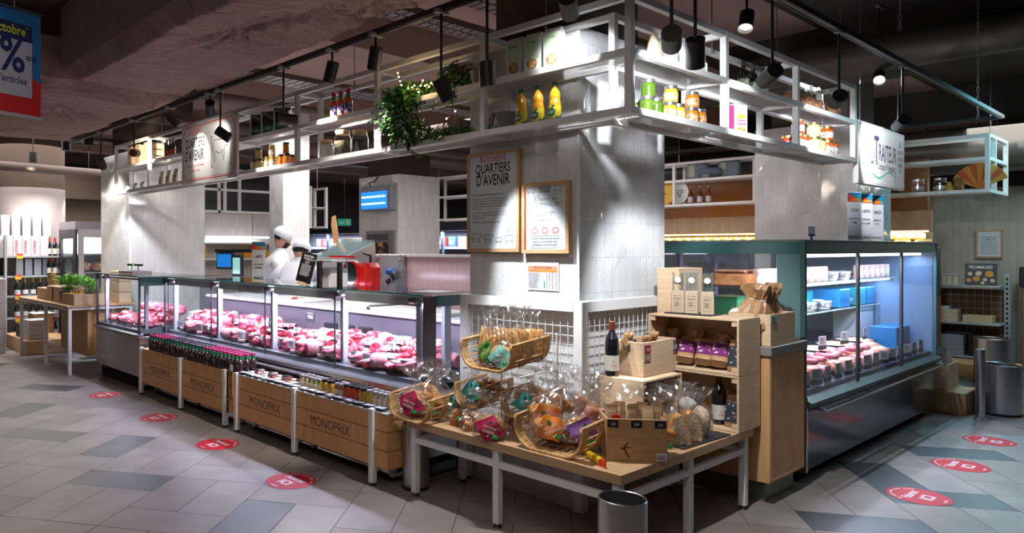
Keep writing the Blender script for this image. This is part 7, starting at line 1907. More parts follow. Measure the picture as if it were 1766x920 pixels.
for i in range(5): CH((10.56, 2.46+i*.11, 1.614), .3*i, 'golden cheese wheel stacked on others right of the far column', 'upper golden cheeses right of the column', scale=(.7, .7, .9))
for i in range(11): CH((10.52, 4.28+i*.14, 1.522), rr.uniform(-.5, .5), 'pale cheese on the lit counter left of the far column', 'pale cheeses left of the column', scale=(.62, .62, 1.6))
# framed notice on the cream tiled wall
t, M, w_, h_ = framed('framed_notice', 2.237, 1.973, 1.385, 1.752, 12.248, 'small framed notice on the cream tiled wall at the right', face=(.35, .40, .40))
text_mesh([("N'hesitez pas", .035, w_*.5, h_*.70, 'CENTER', 0, .8, .3), ('A COMMANDER !', .026, w_*.5, h_*.62, 'CENTER', .004, .8)], 'lettering', ink, t, M)
mb = MB(); mb.M = M
for k in range(6): stroke(mb, [(w_*.18, h_*(.54-k*.075)), (w_*.82, h_*(.54-k*.075))], .005)
mb.build('ruled_lines', ink, t)
# dark counter at the right edge, shelf unit, bins, platforms
t = thing('side_counter', 'dark topped counter with wood side at the right edge', 'counter', (11.94, .6, 0))
mb = MB(); mb.bbox(0, .24, 0, 1.14, .0, 1.03, .004); mb.build('wood_side', mat_wood('dim_oak', (.24, .17, .09), (.34, .25, .15), .5, (3, 3, .4)), t)
mb = MB(); mb.bbox(-.03, .26, -.03, 1.17, 1.03, 1.28, .01); mb.build('dark_top', mat('top_charcoal', (.022, .022, .024), .4), t)
gon = thing('wire_shelf_unit', 'grey wire-backed shelf unit beyond the delicatessen case', 'shelf unit', (11.4, 1.84, 0))
def WG(mb, nm, m): o = mb.build(nm, m, gon); o.location = (-11.4, -1.84, 0); return o
gm = mat('gondola_grey', (.42, .46, .48), .4, .3)
for y in (1.84, 2.98):
    mb = MB(); mb.bbox(11.66, 11.70, y-.03, y+.03, 0.0, 1.2, .003); WG(mb, 'upright', gm)
mb = MB()
for k in range(18): mb.box(11.658, 11.66, 1.83, 1.85, .1+k*.06, .13+k*.06)
WG(mb, 'slots', dark_gap)
for z in (.16, .57, 1.03):
    mb = MB(); mb.bbox(11.38, 11.66, 1.86, 2.96, z, z+.025, .004); WG(mb, 'shelf', gm)
mb = MB()
for k in range(14): mb.box(11.655, 11.659, 1.90+k*.08, 1.904+k*.08, .18, 1.18)
for k in range(13): mb.box(11.651, 11.655, 1.87, 2.95, .2+k*.08, .204+k*.08)
WG(mb, 'wire_back', gm)
mb = MB(); mb.box(11.69, 11.72, 1.88, 2.94, .1, 1.0); WG(mb, 'wood_backing', mat('backing_brown', (.16, .07, .02), .5))
for (y, w_, z, h_, lb) in ((2.45, .36, .597, .15, 'small pale crate of dark gloves on the middle shelf of the wire unit'), (2.08, .28, .597, .09, 'low pale crate at the right of the middle shelf of the wire unit')):
    open_box('small_crate', lb, (11.42, y+w_/2, z), -PI/2, w_, .2, h_)
simple_box('black_gadget', 'black patterned gadget in the small crate of the wire unit', 'gadget', (11.52, 2.46, .612), (.12, .2, .17), mat_speckle('dots', (.01, .01, .01), (.6, .6, .6), 60, .1, .14, .5, kind='voronoi'))
for i in range(4): simple_box('grey_carton', 'flat grey carton in the stack on the bottom shelf, %s' % ['lowest', 'second from below', 'third from below', 'topmost'][i], 'carton', (11.52, 2.45, .187+i*.062), (.22, .48, .06), mat('carton_grey', (.30, .31, .34), .5), r=.003)
simple_box('black_carton', 'black carton right of the grey cartons on the bottom shelf', 'carton', (11.52, 2.03, .187), (.22, .26, .27), mat('carton_black', (.012, .012, .012), .35), r=.003)
simple_box('red_white_pack', 'red and white striped pack at the left of the wire unit', 'pack', (11.36, 2.82, .20), (.02, .1, .55), mat_speckle('stripe_red', (.6, .02, .03), (.7, .7, .7), 9, .5, .55, .5), r=.003)
t = thing('cheese_book', 'black cheese poster book with coloured circles leaning on the wire unit top', 'book', (11.5, 2.06, 1.056), 0, rot=(-.12, 0, -PI/2+.1))
mb = MB(); mb.bbox(-.15, .15, -.008, .008, 0, .27, .003); mb.build('cover', mat('book_black', (.015, .018, .025), .4), t)
text_mesh([('FROMAGES', .052, 0, .205, 'CENTER', .015, .85)], 'lettering', white_plastic, t, frameY(0, -.009, 0))
mb = MB(); 
for k, (a, b, r_, mi) in enumerate([(-.10, .14, .022, 0), (-.02, .145, .03, 0), (.08, .14, .04, 1), (-.11, .06, .025, 1), (-.04, .08, .034, 1), (.04, .07, .02, 0), (.11, .06, .022, 0), (.02, .03, .018, 0)]): mb.cyl((a, -.0095, b), (a, -.008, b), r_, n=14, mi=mi, smooth=False)
mb.build('round_pictures', [mat('pic_cream', (.6, .56, .42), .5), mat('pic_orange', (.62, .26, .04), .5)], t)
for i in range(5): simple_box('cutter_box', 'small pale box with a clear tube on the wire unit top, %s' % ['leftmost', 'second', 'third', 'fourth', 'rightmost'][i], 'box', (11.48, 2.52-i*.055, 1.056), (.06, .05, .12), kraft_pale, lid=mat('lid_clearish', (.5, .55, .55), .2))
simple_box('wood_platform', 'low oak platform under the wire shelf unit', 'platform', (11.10, 2.32, .0), (.5, .66, .155), mat_wood('dim_oak2', (.42, .25, .11), (.52, .33, .16), .5, (3, 1, 6)))
simple_box('wood_platform', 'low oak platform holding pine crates past the case end', 'platform', (8.52, 1.80, .0), (.42, .42, .20), mat_wood('dim_oak2', (.42, .25, .11), (.52, .33, .16), .5, (3, 1, 6)))
open_box('pine_crate', 'lower pale crate on the low platform past the delicatessen case', (8.36, 1.72, .2005), 0, .34, .26, .12)
open_box('pine_crate', 'upper pale crate full of grey pouches past the delicatessen case', (8.36, 1.72, .3215), 0, .34, .26, .12)
gp = Repeat(pouch_maker(.15, .08, .24, mat('pouch_silver', (.42, .46, .46), .3, bump=.4, bscale=14), name='grey_pouch', label=mat_speckle('pouch_label', (.55, .58, .58), (.5, .08, .05), 12, .6, .64), lz=(.2, .7)))
gp((8.62, 1.84, .34), rot=(.1, .1, -.5), label='grey pouch standing at the right in the upper pale crate'); gp((8.50, 1.82, .34), rot=(-.3, -.2, -.2), label='white pouch leaning at the left in the upper pale crate', scale=.9)
steel_bin(8.67, 1.42, .16, .45, 'dim steel bin nearest past the end of the delicatessen case'); steel_bin(10.6, 1.80, .16, .5, 'dim steel bin beside the wire shelf unit')
t = MB(); t.cyl((0, 0, 0), (0, 0, .62), .035, n=16); t.lathe([(.05, 0), (.05, .01), (.036, .015)], n=16); o = t.build('floor_post', steel); o.location = (8.25, 1.48, 0); tag(o, 'slim steel floor post beside the dim bins', 'post')

for i in range(6): PK((7.25+i*.145, DY0+.33, 1.244), 0, 'pink meat pack at the far right of the upper glass shelf', 'meat packs at the far right')
for i, (x, c) in enumerate(((7.3, 'plastic_2'), (7.72, 'plastic_1'), (8.0, 'plastic_2'))): simple_box('plastic_box', ['blue box at the left', 'turquoise box in the middle', 'blue box at the right'][i]+' of the right end of the lower glass shelf', 'box', (x, DY0+.55, .989), (.24, .22, .16), MATS[c])
# ================================================================ THINGS ON THE MEAT COUNTER GLASS
TG = 1.2055
tall_sign((3.30, 5.45, TG), -PI/2+.35, .145, .36, 'tall butcher price card with blue and red header on the counter glass', [('14€90', .26, .60), ('ROTI TRANCHE', .13, .43), ('DES FERMES', .13, .35), ('FRANCE', .24, .08)])
t = thing('black_menu_card', 'slanted black menu card with white print on the counter glass', 'menu card', (3.40, 4.93, TG), 0, None, rot=(-.12, .22, -PI/2+.35))
mb = MB(); mb.bbox(-.075, .075, -.003, .003, .02, .27, .001); mb.build('card', mat('card_black', (.01, .01, .011), .35), t)
text_mesh([('QUARTIERS', .022, 0, .235, 'CENTER', .01, .9), ("D'AVENIR", .022, 0, .212, 'CENTER', .01, .9)], 'white_lettering', card_white, t, frameY(0, -.0036, 0))
mb = MB(); mb.M = frameY(0, -.0038, 0); rr = random.Random(2); scribble(-.05, .165, .10, .011, 9, rr, mb, z=.0004); cow(mb, -.02, .175, .04, 1, .003, .0004); mb.build('white_print', card_white, t)
mb = MB(); mb.bbox(-.04, .04, -.03, .03, 0, .022, .003); mb.build('wooden_foot', pine, t)
t = thing('counter_scale', 'counter scale with two black uprights and a clear pan on the glass', 'scale', (3.20, 4.28, TG))
for y in (.13, -.12): mb = MB(); mb.bbox(-.015, .015, y-.018, y+.018, 0, .20, .003); mb.build('upright', black_metal, t)
mb = MB(); mb.bbox(.02, .20, .03, .17, .0, .15, .01); mb.build('body', white_plastic, t)
mb = MB(); mb.bbox(-.0, .25, -.02, .24, .20, .212, .004); mb.build('pan', mat('pan_grey', (.4, .42, .46), .3, .5), t)
t = thing('spray_bottle', 'clear spray bottle half full of water standing on the counter glass', 'bottle', (3.34, 3.66, TG))
mb = MB(); mb.lathe([(.034, 0), (.038, .01), (.038, .15), (.015, .185), (.013, .21)], n=20); mb.build('body', mat_glass('clear_plastic', (.9, .93, .95), .8, .06, opac=.1, fres=1.5), t)
mb = MB(); mb.lathe([(.0355, .005), (.0355, .085), (0, .086)], n=20); mb.build('liquid', mat_glass('water', (.85, .9, .95), .4, .02, opac=.08, fres=1.33), t)
mb = MB(); mb.lathe([(.016, .208), (.016, .225), (.008, .23), (.008, .255)], n=12); mb.build('cap', white_plastic, t)
t = thing('paper_sheets', 'thin grey paper sheets lying on the right end of the counter glass', 'paper', (3.52, 3.50, TG), .1)
mb = MB(); mb.box(-.15, .15, -.12, .12, 0, .004); mb.build('stack', mat('sheet_grey', (.5, .5, .54), .6), t)
mb = MB(); mb.M = Matrix.Rotation(.15, 4, 'Z'); mb.box(-.14, .12, -.10, .12, .0045, .006); mb.build('top_sheet', paper_white, t)
t = thing('scale_display', 'flat weighing display with green digits on the left counter section', 'display', (3.35, 8.35, 1.2155))
mb = MB(); mb.bbox(-.12, .12, -.22, .22, 0, .03, .006); mb.build('base', mat('scale_grey', (.4, .42, .46), .35), t)
mb = MB(); mb.bbox(-.02, .02, -.2, .2, .085, .11, .004); mb.build('display_bar', black_metal, t)
mb = MB(); mb.box(-.022, -.02, -.03, .03, .09, .105); mb.build('digits', mat('digits_green', (.02, .3, .08), .4, emit=(.05, .8, .2), estr=1), t)
for y in (-.1, .1): mb = MB(); mb.box(-.005, .005, y-.005, y+.005, .03, .085); mb.build('stalk', steel, t)

# ================================================================ BUTCHERS' AREA
simple_box('back_counter', 'low grey counter behind the left glass section', 'counter', (4.35, 7.9, 0), (.30, .95, 1.1), mat('base_steel_grey', (.35, .36, .38), .35, .6))
t = thing('scale_terminal', 'black weighing terminal with a blue screen and a pale green screen', 'terminal', (4.30, 7.62, 1.1), -PI/2+.25)
mb = MB(); mb.bbox(-.05, .05, -.04, .04, 0, .22, .01); mb.build('stem', mat('terminal_grey', (.3, .32, .35), .4), t)
mb = MB(); mb.bbox(-.33, .30, -.05, .05, .36, .40, .01); mb.build('top_bar', black_metal, t)
mb = MB(); mb.bbox(-.27, .02, -.075, -.035, .16, .36, .01); mb.build('wide_monitor', black_metal, t)
mb = MB(); mb.box(-.245, -.005, -.078, -.0755, .185, .34); mb.build('blue_screen', mat('screen_blue', (.01, .15, .5), .2, emit=(.02, .28, .9), estr=.6), t)
mb = MB(); mb.bbox(.03, .19, -.10, -.05, .08, .33, .01); mb.build('small_monitor', black_metal, t)
mb = MB(); mb.box(.05, .17, -.103, -.1005, .11, .30); mb.build('green_screen', mat('screen_green', (.3, .6, .55), .2, emit=(.4, .85, .75), estr=.6), t)
t = thing('slanted_steel_cabinet', 'steel serving hood with slanted glass top behind the meat counter', 'cabinet', (4.72, 5.35, 0))
def WS(mb, nm, m): o = mb.build(nm, m, t); o.location = (-4.72, -5.35, 0); return o
mb = MB(); mb.prism([(4.72, 0), (4.72, 1.42), (5.12, 1.575), (5.17, 0)], 6.02, 6.55, ax='y'); WS(mb, 'steel_side', mat('hood_steel', (.46, .43, .42), .35, .4))
mb = MB(); mb.prism([(4.70, 1.424), (4.70, 1.444), (5.12, 1.602), (5.12, 1.58)], 6.03, 6.56, ax='y'); WS(mb, 'glass_lid', mat_glass('lid_glass', (.75, .88, .88), .8, .05, opac=.12, opcol=(.6, .7, .72)))
mb = MB(); mb.bbox(4.70, 4.72, 6.03, 6.55, 1.31, 1.41, .004); WS(mb, 'control_band', white_plastic)
mb = MB(); mb.box(4.697, 4.699, 6.42, 6.50, 1.33, 1.38); WS(mb, 'digit_display', mat('display_dark_red', (.15, .01, .01), .3, emit=(.8, .05, .02), estr=.3))
t = thing('red_slicer', 'bright red meat slicer on the counter behind the scale', 'slicer', (4.08, 4.96, 1.081))
rm = mat('slicer_red', (.85, .012, .006), .2, coat=.8)
mb = MB(); mb.bbox(-.12, .12, -.20, .20, -.08, .05, .02); mb.build('base', white_plastic, t)
mb = MB(); mb.bbox(-.09, .09, -.17, -.02, .06, .30, .04); mb.build('motor_housing', rm, t)
mb = MB(); mb.cyl((-.10, .06, .20), (-.05, .06, .20), .12, n=28); mb.build('blade_guard', rm, t)
mb = MB(); mb.cyl((-.106, .06, .20), (-.10, .06, .20), .10, n=28); mb.build('blade', chrome, t)
mb = MB(); mb.bbox(-.16, -.11, -.02, .30, .34, .36, .005); mb.build('product_tray', rm, t)
mb = MB(); mb.box(-.115, -.10, .10, .115, .05, .34); mb.build('tray_arm', steel, t)
mb = MB(); mb.tube([(0, -.1, .30), (0, -.1, .36), (0, 0, .385)], .012, 8); mb.build('handle', black_metal, t)
t = thing('steel_splash_panel', 'upright steel panel with blue and black connectors left of the pink wall', 'panel', (5.13, 5.60, 1.0))
mb = MB(); mb.bbox(0, .05, 0, .36, -1.0, .44, .004); mb.build('panel', mat('panel_steel', (.52, .50, .50), .3, .4), t)
mb = MB(); mb.blob((-.04, .14, .26), (.04, .07, .04), 2, .1, 12, 8); mb.build('blue_connector', mat('connector_blue', (.02, .12, .5), .35), t)
mb = MB(); mb.blob((-.05, .06, .22), (.035, .05, .05), 3, .1, 12, 8); mb.blob((-.05, .16, .16), (.03, .03, .03), 4, .1, 10, 6); mb.tube([(-.05, .16, .14), (-.05, .17, .05), (-.04, .15, -.02)], .006, 6); mb.build('black_plug', black_metal, t)
t = thing('white_bucket', 'white bucket with long wooden boards on the low wall ledge', 'bucket', (5.27, 6.62, 1.445))
mb = MB(); mb.lathe([(.10, 0), (.12, .17), (.125, .175), (.125, .19), (.115, .19)], n=28); mb.build('bucket', white_plastic, t)
t2 = thing('wooden_boards', 'bundle of long wooden boards leaning in the white tub', 'boards', (5.27, 6.86, 1.446), 0, rot=(-.22, 0, 0))
for k in range(3): mb = MB(); mb.bbox(-.02+k*.012, -.012+k*.012, -.05+k*.03, .03+k*.03, 0, .46-.03*k, .002); mb.build('board', mat_wood('board_orange_wood', (.52, .27, .10), (.64, .36, .16), .5), t2)
simple_box('paper_roll', 'white paper roll standing on the low wall ledge by the column', 'roll', (5.27, 4.53, 1.445), (.10, .10, .15), white_plastic, r=.045)
simple_box('white_tub', 'white tub standing beside the bucket on the low wall ledge', 'tub', (5.27, 6.93, 1.445), (.10, .10, .12), white_plastic, r=.02)
# insect lamp and oven on the back column
t = thing('insect_lamp', 'wall-mounted insect lamp glowing blue on the back tiled column', 'insect lamp', (8.25, 9.55, 2.17))
mb = MB(); mb.bbox(-.14, 0, -.42, .40, 0, .42, .01); mb.build('housing', mat('lamp_housing_grey', (.28, .32, .36), .4), t)
mb = MB(); mb.box(-.143, -.14, -.32, .37, .03, .33); mb.build('blue_field', mat('uv_field', (.01, .12, .6), .4, emit=(.02, .28, 1), estr=1.1), t)
for z in (.12, .24): mb = MB(); mb.cyl((-.155, -.28, z), (-.155, .33, z), .012, n=8); mb.build('uv_tube', mat('uv_tube', (.5, .8, 1), .3, emit=(.45, .8, 1), estr=6), t)
mb = MB()
for k in range(10): mb.box(-.17, -.168, -.3+k*.07, -.297+k*.07, .03, .33)
mb.build('grille', black_metal, t)
mb = MB(); mb.tube([(-.05, .2, .42), (-.06, .25, .5), (-.05, .1, .52), (-.02, .05, .6)], .012, 6); mb.build('cable', black_metal, t)
t = thing('wall_oven', 'steel oven front with glowing loaves set in the back tiled column', 'oven', (8.25, 9.55, .9))
mb = MB(); mb.box(-.05, 0, -.38, .35, 0, .92); mb.build('frame', mat('oven_steel', (.35, .35, .37), .3, .8), t)
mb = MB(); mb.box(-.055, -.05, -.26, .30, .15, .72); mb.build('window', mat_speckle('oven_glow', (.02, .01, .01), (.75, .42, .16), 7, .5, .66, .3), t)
mb = MB(); mb.box(-.056, -.05, -.26, .30, .75, .86); mb.build('control_panel', mat('oven_panel', (.08, .09, .10), .3), t)
# white machine tank beyond, back wall panel with shelf
t = thing('tiled_shelf_wall', 'cream tiled back panel with slotted rails and two lit shelves', 'shelf wall', (4.7, 10.4, 0))
def WB(mb, nm, m): o = mb.build(nm, m, t); o.location = (-4.7, -10.4, 0); return o
mb = MB(); mb.box(4.7, 6.75, 10.4, 10.5, 0, 2.08); WB(mb, 'tiled_panel', mat_tile('tile_beige', (.50, .46, .43), (.35, .32, .3), emboss=False))
for x in (5.0, 6.15):
    mb = MB(); mb.box(x, x+.05, 10.385, 10.4, 0, 2.08); WB(mb, 'slotted_rail', mat('rail_pale', (.5, .5, .5), .4))
    mb = MB()
    for k in range(30): mb.box(x+.015, x+.035, 10.383, 10.385, .9+k*.04, .92+k*.04)
    WB(mb, 'rail_slots', dark_gap)
for z in (1.58, 1.33):
    mb = MB(); mb.box(5.0, 6.7, 10.1, 10.4, z, z+.025); WB(mb, 'shelf', white_plastic)
mb = MB(); mb.cyl((5.2, 10.15, 1.69), (6.6, 10.15, 1.69), .014, n=8); WB(mb, 'lamp_tube', mat('tube_glow', (1, 1, 1), .3, emit=(.86, .84, 1), estr=6))
mb = MB(); mb.box(4.7, 6.75, 10.42, 10.44, 2.08, 2.9); WB(mb, 'black_upper_board', mat('board_black', (.008, .008, .01), .5))
strip(t, (.8, -.1, 1.68), 1.4, 14, axis='x', col=(1, .97, .95))
for i, (x, w_, h_, c) in enumerate([(5.15, .13, .20, (.62, .40, .02)), (5.95, .16, .13, (.70, .30, .02)), (6.12, .14, .12, (.70, .5, .04)), (6.28, .14, .12, (.70, .34, .02))]):
    simple_box('yellow_package', ['yellow package at the left of the tiled back shelf', 'orange package behind the standing butcher', 'yellow package behind the standing butcher', 'rightmost orange package on the tiled back shelf'][i], 'package', (x, 10.2, 1.355), (w_, .1, h_), mat('pack_%d' % i, c, .35))
far_rack('hanging_rack', 'white hanging rack in front of the black board behind the butchers', 4.9, 9.75, [9.75], [5.3, 5.55, 6.6], 2.05, 2.38, 2.72, .3)
far_rack('hanging_rack', 'small white hanging rack right of the white pillar far behind', 6.35, 9.0, [9.0, 9.3], [], 1.82, 2.12, 2.46, .3)
far_rack('hanging_rack', 'white hanging rack seen left of the tall butcher poster', 9.2, 8.2, [8.2, 9.2], [], 2.0, 2.4, 2.78, .3)
# far refrigerated wall
t = thing('refrigerated_wall', 'long brightly lit refrigerated wall unit far behind the butchers', 'refrigerator', (11.2, 9.6, 0))
def WF(mb, nm, m): o = mb.build(nm, m, t); o.location = (-11.2, -9.6, 0); return o
mb = MB(); mb.box(12.0, 12.1, 9.6, 17, 0, 2.0); WF(mb, 'back', mat('fridge_back', (.5, .56, .66), .5))
mb = MB(); mb.box(11.2, 12.1, 9.6, 17, 1.9, 2.15); mb.box(11.2, 12.0, 9.6, 17, 0, .35); WF(mb, 'canopy_and_base', mat('fridge_dark', (.03, .035, .045), .4))
for z in (.75, 1.15, 1.52):
    mb = MB(); mb.box(11.45, 12.0, 9.6, 17, z, z+.03); WF(mb, 'shelf', mat('fridge_shelf', (.5, .58, .7), .4))
    mb = MB(); mb.box(11.44, 11.45, 9.6, 17, z-.02, z+.035); WF(mb, 'price_rail', mat('price_rail', (.7, .74, .8), .4))
for k in range(6): mb = MB(); mb.bbox(11.38, 11.44, 9.7+k*1.4, 9.76+k*1.4, .35, 1.9, .004); WF(mb, 'door_upright', mat('upright_teal', (.12, .2, .24), .4))
for y in (10.8, 13.2, 15.6): strip(t, (.15, y-9.6, 1.88), 2.2, 42, col=(.78, .86, 1))
pc = [((.62, .10, .10), 'red'), ((.10, .22, .52), 'blue'), ((.72, .72, .75), 'white'), ((.66, .42, .30), 'tan'), ((.60, .20, .26), 'pink')]
PB = []
for c, nm in pc:
    def mk(c=c, nm=nm):
        q = thing('chilled_pack', '', 'package'); mb = MB(); mb.bbox(-.1, .1, -.10, .10, 0, .22, .01); mb.build('pack', mat('chilled_'+nm, c, .4), q)
        mb = MB(); mb.box(-.102, -.1005, -.06, .06, .05, .13); mb.build('label', card_white, q); return q
    PB.append(Repeat(mk))
rr = random.Random(9)
for z in (.78, 1.18, 1.55):
    for k in range(22):
        y = 9.78+k*.29; q = rr.randrange(5); PB[q]((11.58, y, z+.001), 0, '%s chilled package on the %s shelf of the far refrigerated wall' % (pc[q][1], {.78: 'lowest', 1.18: 'middle', 1.55: 'top'}[z]), 'chilled packages on the far wall')
for (X, Y, z, lb) in ((10.6, 13.6, 2.06, 'green exit sign hanging right of the white pillar'), (4.05, 15.9, 2.55, 'small green exit sign on the beige wall at the left')):
    q = thing('exit_sign', lb, 'exit sign', (X, Y, z), -.6 if X > 5 else 0)
    mb = MB(); mb.bbox(-.16, .16, -.02, .02, 0, .16, .004); mb.build('panel', mat('exit_green', (.005, .20, .10), .4, emit=(.01, .35, .16), estr=.5), q)
    mb = MB(); mb.M = frameY(0, -.021, 0); mb.prism([(-.12, .07), (-.06, .12), (-.06, .09), (0, .09), (0, .05), (-.06, .05), (-.06, .02)], 0, .001); mb.box(.05, .11, .03, .13, 0, .001); mb.build('arrow_and_door', card_white, q)
    if X > 5: mb = MB(); mb.cyl((0, 0, .16), (0, 0, 3.62-z), .01, n=8); mb.build('hanger', black_metal, q)

# ================================================================ LEFT ZONE
t = thing('oak_island', 'oak display table with white legs at the left end of the meat counter', 'table', (2.72, 8.80, 0))
def WI(mb, nm, m): o = mb.build(nm, m, t); o.location = (-2.72, -8.80, 0); return o
oz = .826
mb = MB(); mb.bbox(2.70, 3.52, 8.78, 10.98, oz-.022, oz, .003); WI(mb, 'tabletop', oak_h)
for (x, y) in ((2.72, 8.80), (2.72, 9.76), (2.72, 10.92), (3.46, 8.80), (3.46, 10.92)): mb = MB(); mb.bbox(x, x+.04, y, y+.04, 0, oz-.022, .003); WI(mb, 'leg', white_metal)
mb = MB(); mb.box(2.725, 2.755, 8.84, 10.92, oz-.055, oz-.022); WI(mb, 'rail', white_metal)
mb = MB(); mb.box(2.76, 3.46, 8.805, 8.835, oz-.055, oz-.022); WI(mb, 'rail', white_metal)
for y in (8.805, 9.765, 10.925): mb = MB(); mb.box(2.76, 3.1, y, y+.03, .17, .20); WI(mb, 'stretcher', white_metal)
mb = MB(); mb.box(3.02, 3.05, 8.84, 10.92, .17, .20); WI(mb, 'stretcher', white_metal)
mb = MB(); mb.box(2.98, 3.44, 8.9, 9.95, .20, oz-.06); WI(mb, 'oak_body', oak)
simple_box('low_platform', 'low oak floor platform under the far end of the oak display table', 'platform', (3.12, 11.5, 0), (.66, 1.3, .20), oak_h)
for i in range(4): simple_box('plastic_container', ['lowest', 'second', 'third', 'topmost'][i]+' translucent container stacked on the floor platform', 'container', (2.98, 11.12, .2005+i*.07), (.26, .32, .055), mat('container_beige', (.55, .48, .42), .35), lid=mat('container_lid', (.55, .56, .58), .35))
simple_box('dark_basket', 'dark small basket left of the plastic containers on the platform', 'basket', (2.95, 11.55, .2005), (.22, .25, .2), mat('basket_dark', (.06, .05, .04), .6))
simple_box('brown_box', 'brown box on a white tray behind the table legs at the left', 'box', (3.25, 11.85, .2005), (.3, .3, .3), mat('box_brown', (.25, .12, .05), .6), lid=white_plastic)
# goods on the oak island
o_ = oz+.0005
for i, (y, x, h_, lb) in enumerate([(10.30, 2.98, .15, 'left pale crate on the oak display table'), (10.30, 2.98, .0, ''), (9.92, 2.98, .19, 'pale crate with a handle hole second from the left on the oak table'), (9.68, 2.98, .19, 'plain pale crate beside the herb pots on the oak table')]):
    if h_: simple_box('pale_crate', lb, 'crate', (x, y, o_), (.30, .30 if i else .42, h_), pine_l)
open_box('yellow_bottle_box', 'wide pale box of small yellow bottles on the oak display table', (2.80, 9.33, o_), -PI/2, .48, .40, .13, m=pine_l)
yb = Repeat(bottle_maker(mat('yellow_oil', (.72, .42, .02), .15, coat=.6), silver_lid, [(.02, 0), (.022, .01), (.022, .09), (.01, .115), (.01, .13)], (.125, .145, .012), name='mini_bottle'))
for i in range(8): yb((2.88+(i % 2)*.07, 8.93+i*.05, o_+.025), 0, 'small yellow bottle in the wide pale box, %s half' % ('right' if i < 4 else 'left'), 'small yellow bottles')
def mk_herb():
    q = thing('herb_pot', '', 'plant'); rr2 = random.Random(6)
    mb = MB(); mb.lathe([(.055, 0), (.075, .12), (.07, .12)], n=18); mb.build('pot', mat('pot_dark', (.05, .05, .045), .5), q)
    mb = MB()
    for _ in range(300):
        a = rr2.uniform(0, 6.28); r_ = rr2.random()**.5*.12; b = Vector((.4*r_*math.cos(a), .4*r_*math.sin(a), .11)); e = Vector((r_*math.cos(a), r_*math.sin(a), .17+rr2.uniform(0, .10)*(1-r_*4)+.03))
        leaf(mb, e, (math.cos(a), math.sin(a), rr2.uniform(0, 1.2)), (0, 0, 1), rr2.uniform(.018, .03), rr2.choice([0, 1, 1]))
        if _ % 6 == 0: mb.tube([b, (b+e)/2+Vector((0, 0, .02)), e], .0016, 4)
    mb.build('leaves', [mat('herb_green', (.08, .38, .03), .5), mat('herb_bright', (.18, .55, .05), .5)], q); return q
HP = Repeat(mk_herb)
for x, y, s_, lb in ((2.90, 9.43, 1.25, 'left lush green herb pot on the oak display table'), (3.12, 9.28, 1.05, 'right green herb pot behind the yellow bottle box'), (3.1, 9.62, 1.2, 'rear green herb pot behind the left one')): HP((x, y, o_), x*3, lb, 'green herb pots', scale=s_)
gj = Repeat(jar_maker(mat('jar_ochre', (.35, .26, .10), .2, coat=.5), gold_lid, .055, .075, name='preserve_jar'))
for i, (y, x, k) in enumerate([(10.42, 3.0, 0), (10.27, 3.0, 0), (10.42, 3.0, 1), (9.86, 3.05, .3)]):
    gj((x, y, o_+.163+(.095*k if k == 1 else (.04 if k else 0))), i, ['left gold-lidded jar on the left pale crate', 'right gold-lidded jar on the left pale crate', 'gold-lidded jar stacked on the left one', 'gold-lidded jar on the crate with the handle hole'][i], 'gold-lidded jars on the crates')
for i in range(3): simple_box('drawer_crate', ['lowest', 'middle', 'topmost'][i]+' pale wooden drawer box stacked behind the left glass section', 'crate', (3.42, 8.98, o_+i*.135), (.16, .30, .13), pine_l)
# wine shelf
t = thing('wine_shelf', 'grey metal wine shelf with gold-necked bottles at the far left', 'shelf', (2.55, 12.1, 0))
def WN(mb, nm, m): o = mb.build(nm, m, t); o.location = (-2.55, -12.1, 0); return o
for x in (2.78, 3.95):
    mb = MB(); mb.bbox(x, x+.04, 12.1, 12.14, 0, 1.72, .003); WN(mb, 'upright', gm)
wl_ = [.12, .43, .77, 1.08, 1.39]
for z in wl_: mb = MB(); mb.box(2.6, 3.98, 12.12, 12.6, z-.025, z); WN(mb, 'shelf', gm)
mb = MB(); mb.box(2.6, 3.98, 12.6, 12.62, 0, 1.5); WN(mb, 'back', mat('shelf_back', (.05, .05, .055), .6))
strip(t, (.6, -.3, 2.4), 1.4, 26, axis='x', col=(1, .96, .92))
for i, (x, z) in enumerate(((3.0, 1.38), (2.98, 1.055), (2.98, .745), (2.98, .40), (3.65, 1.37))):
    q = thing('shelf_price_tag', 'red and yellow price tag on the wine shelf, %s' % ['top left', 'second level', 'third level', 'lowest level', 'top right'][i], 'price tag', (x, 12.095, z))
    mb = MB(); mb.box(-.045, .045, -.002, 0, -.03, .02); mb.build('yellow_half', mat('tag_yellow', (.75, .50, .02), .5), q); mb = MB(); mb.box(-.045, .045, -.003, 0, .02, .05); mb.build('red_half', sgr, q)
ch_ = Repeat(bottle_maker(mat('champagne_green', (.012, .022, .014), .08, coat=.8), mat('foil_gold', (.62, .40, .18), .3, .8), [(.042, 0), (.045, .01), (.045, .13), (.02, .21), (.017, .28)], (.19, .29, .0215), mat('label_pale', (.70, .68, .66), .5), (.02, .09), name='champagne_bottle'))
rw = Repeat(bottle_maker(mat('red_wine_glass', (.008, .010, .014), .04, coat=1), mat('capsule_red', (.62, .01, .02), .35), [(.036, 0), (.038, .01), (.038, .18), (.016, .23), (.0145, .29)], (.22, .295, .017), mat('label_pale', (.70, .68, .66), .5), (.03, .12), name='wine_bottle'))
for li, z in ((0, .12), (1, .43), (2, .77)):
    for k in range(6): ch_((2.99+k*.115, 12.2, z+.001), 0, 'gold-necked bottle on the %s level of the wine shelf' % ['lowest', 'second', 'third'][li], 'gold-necked bottles on the wine shelf', scale=.98)
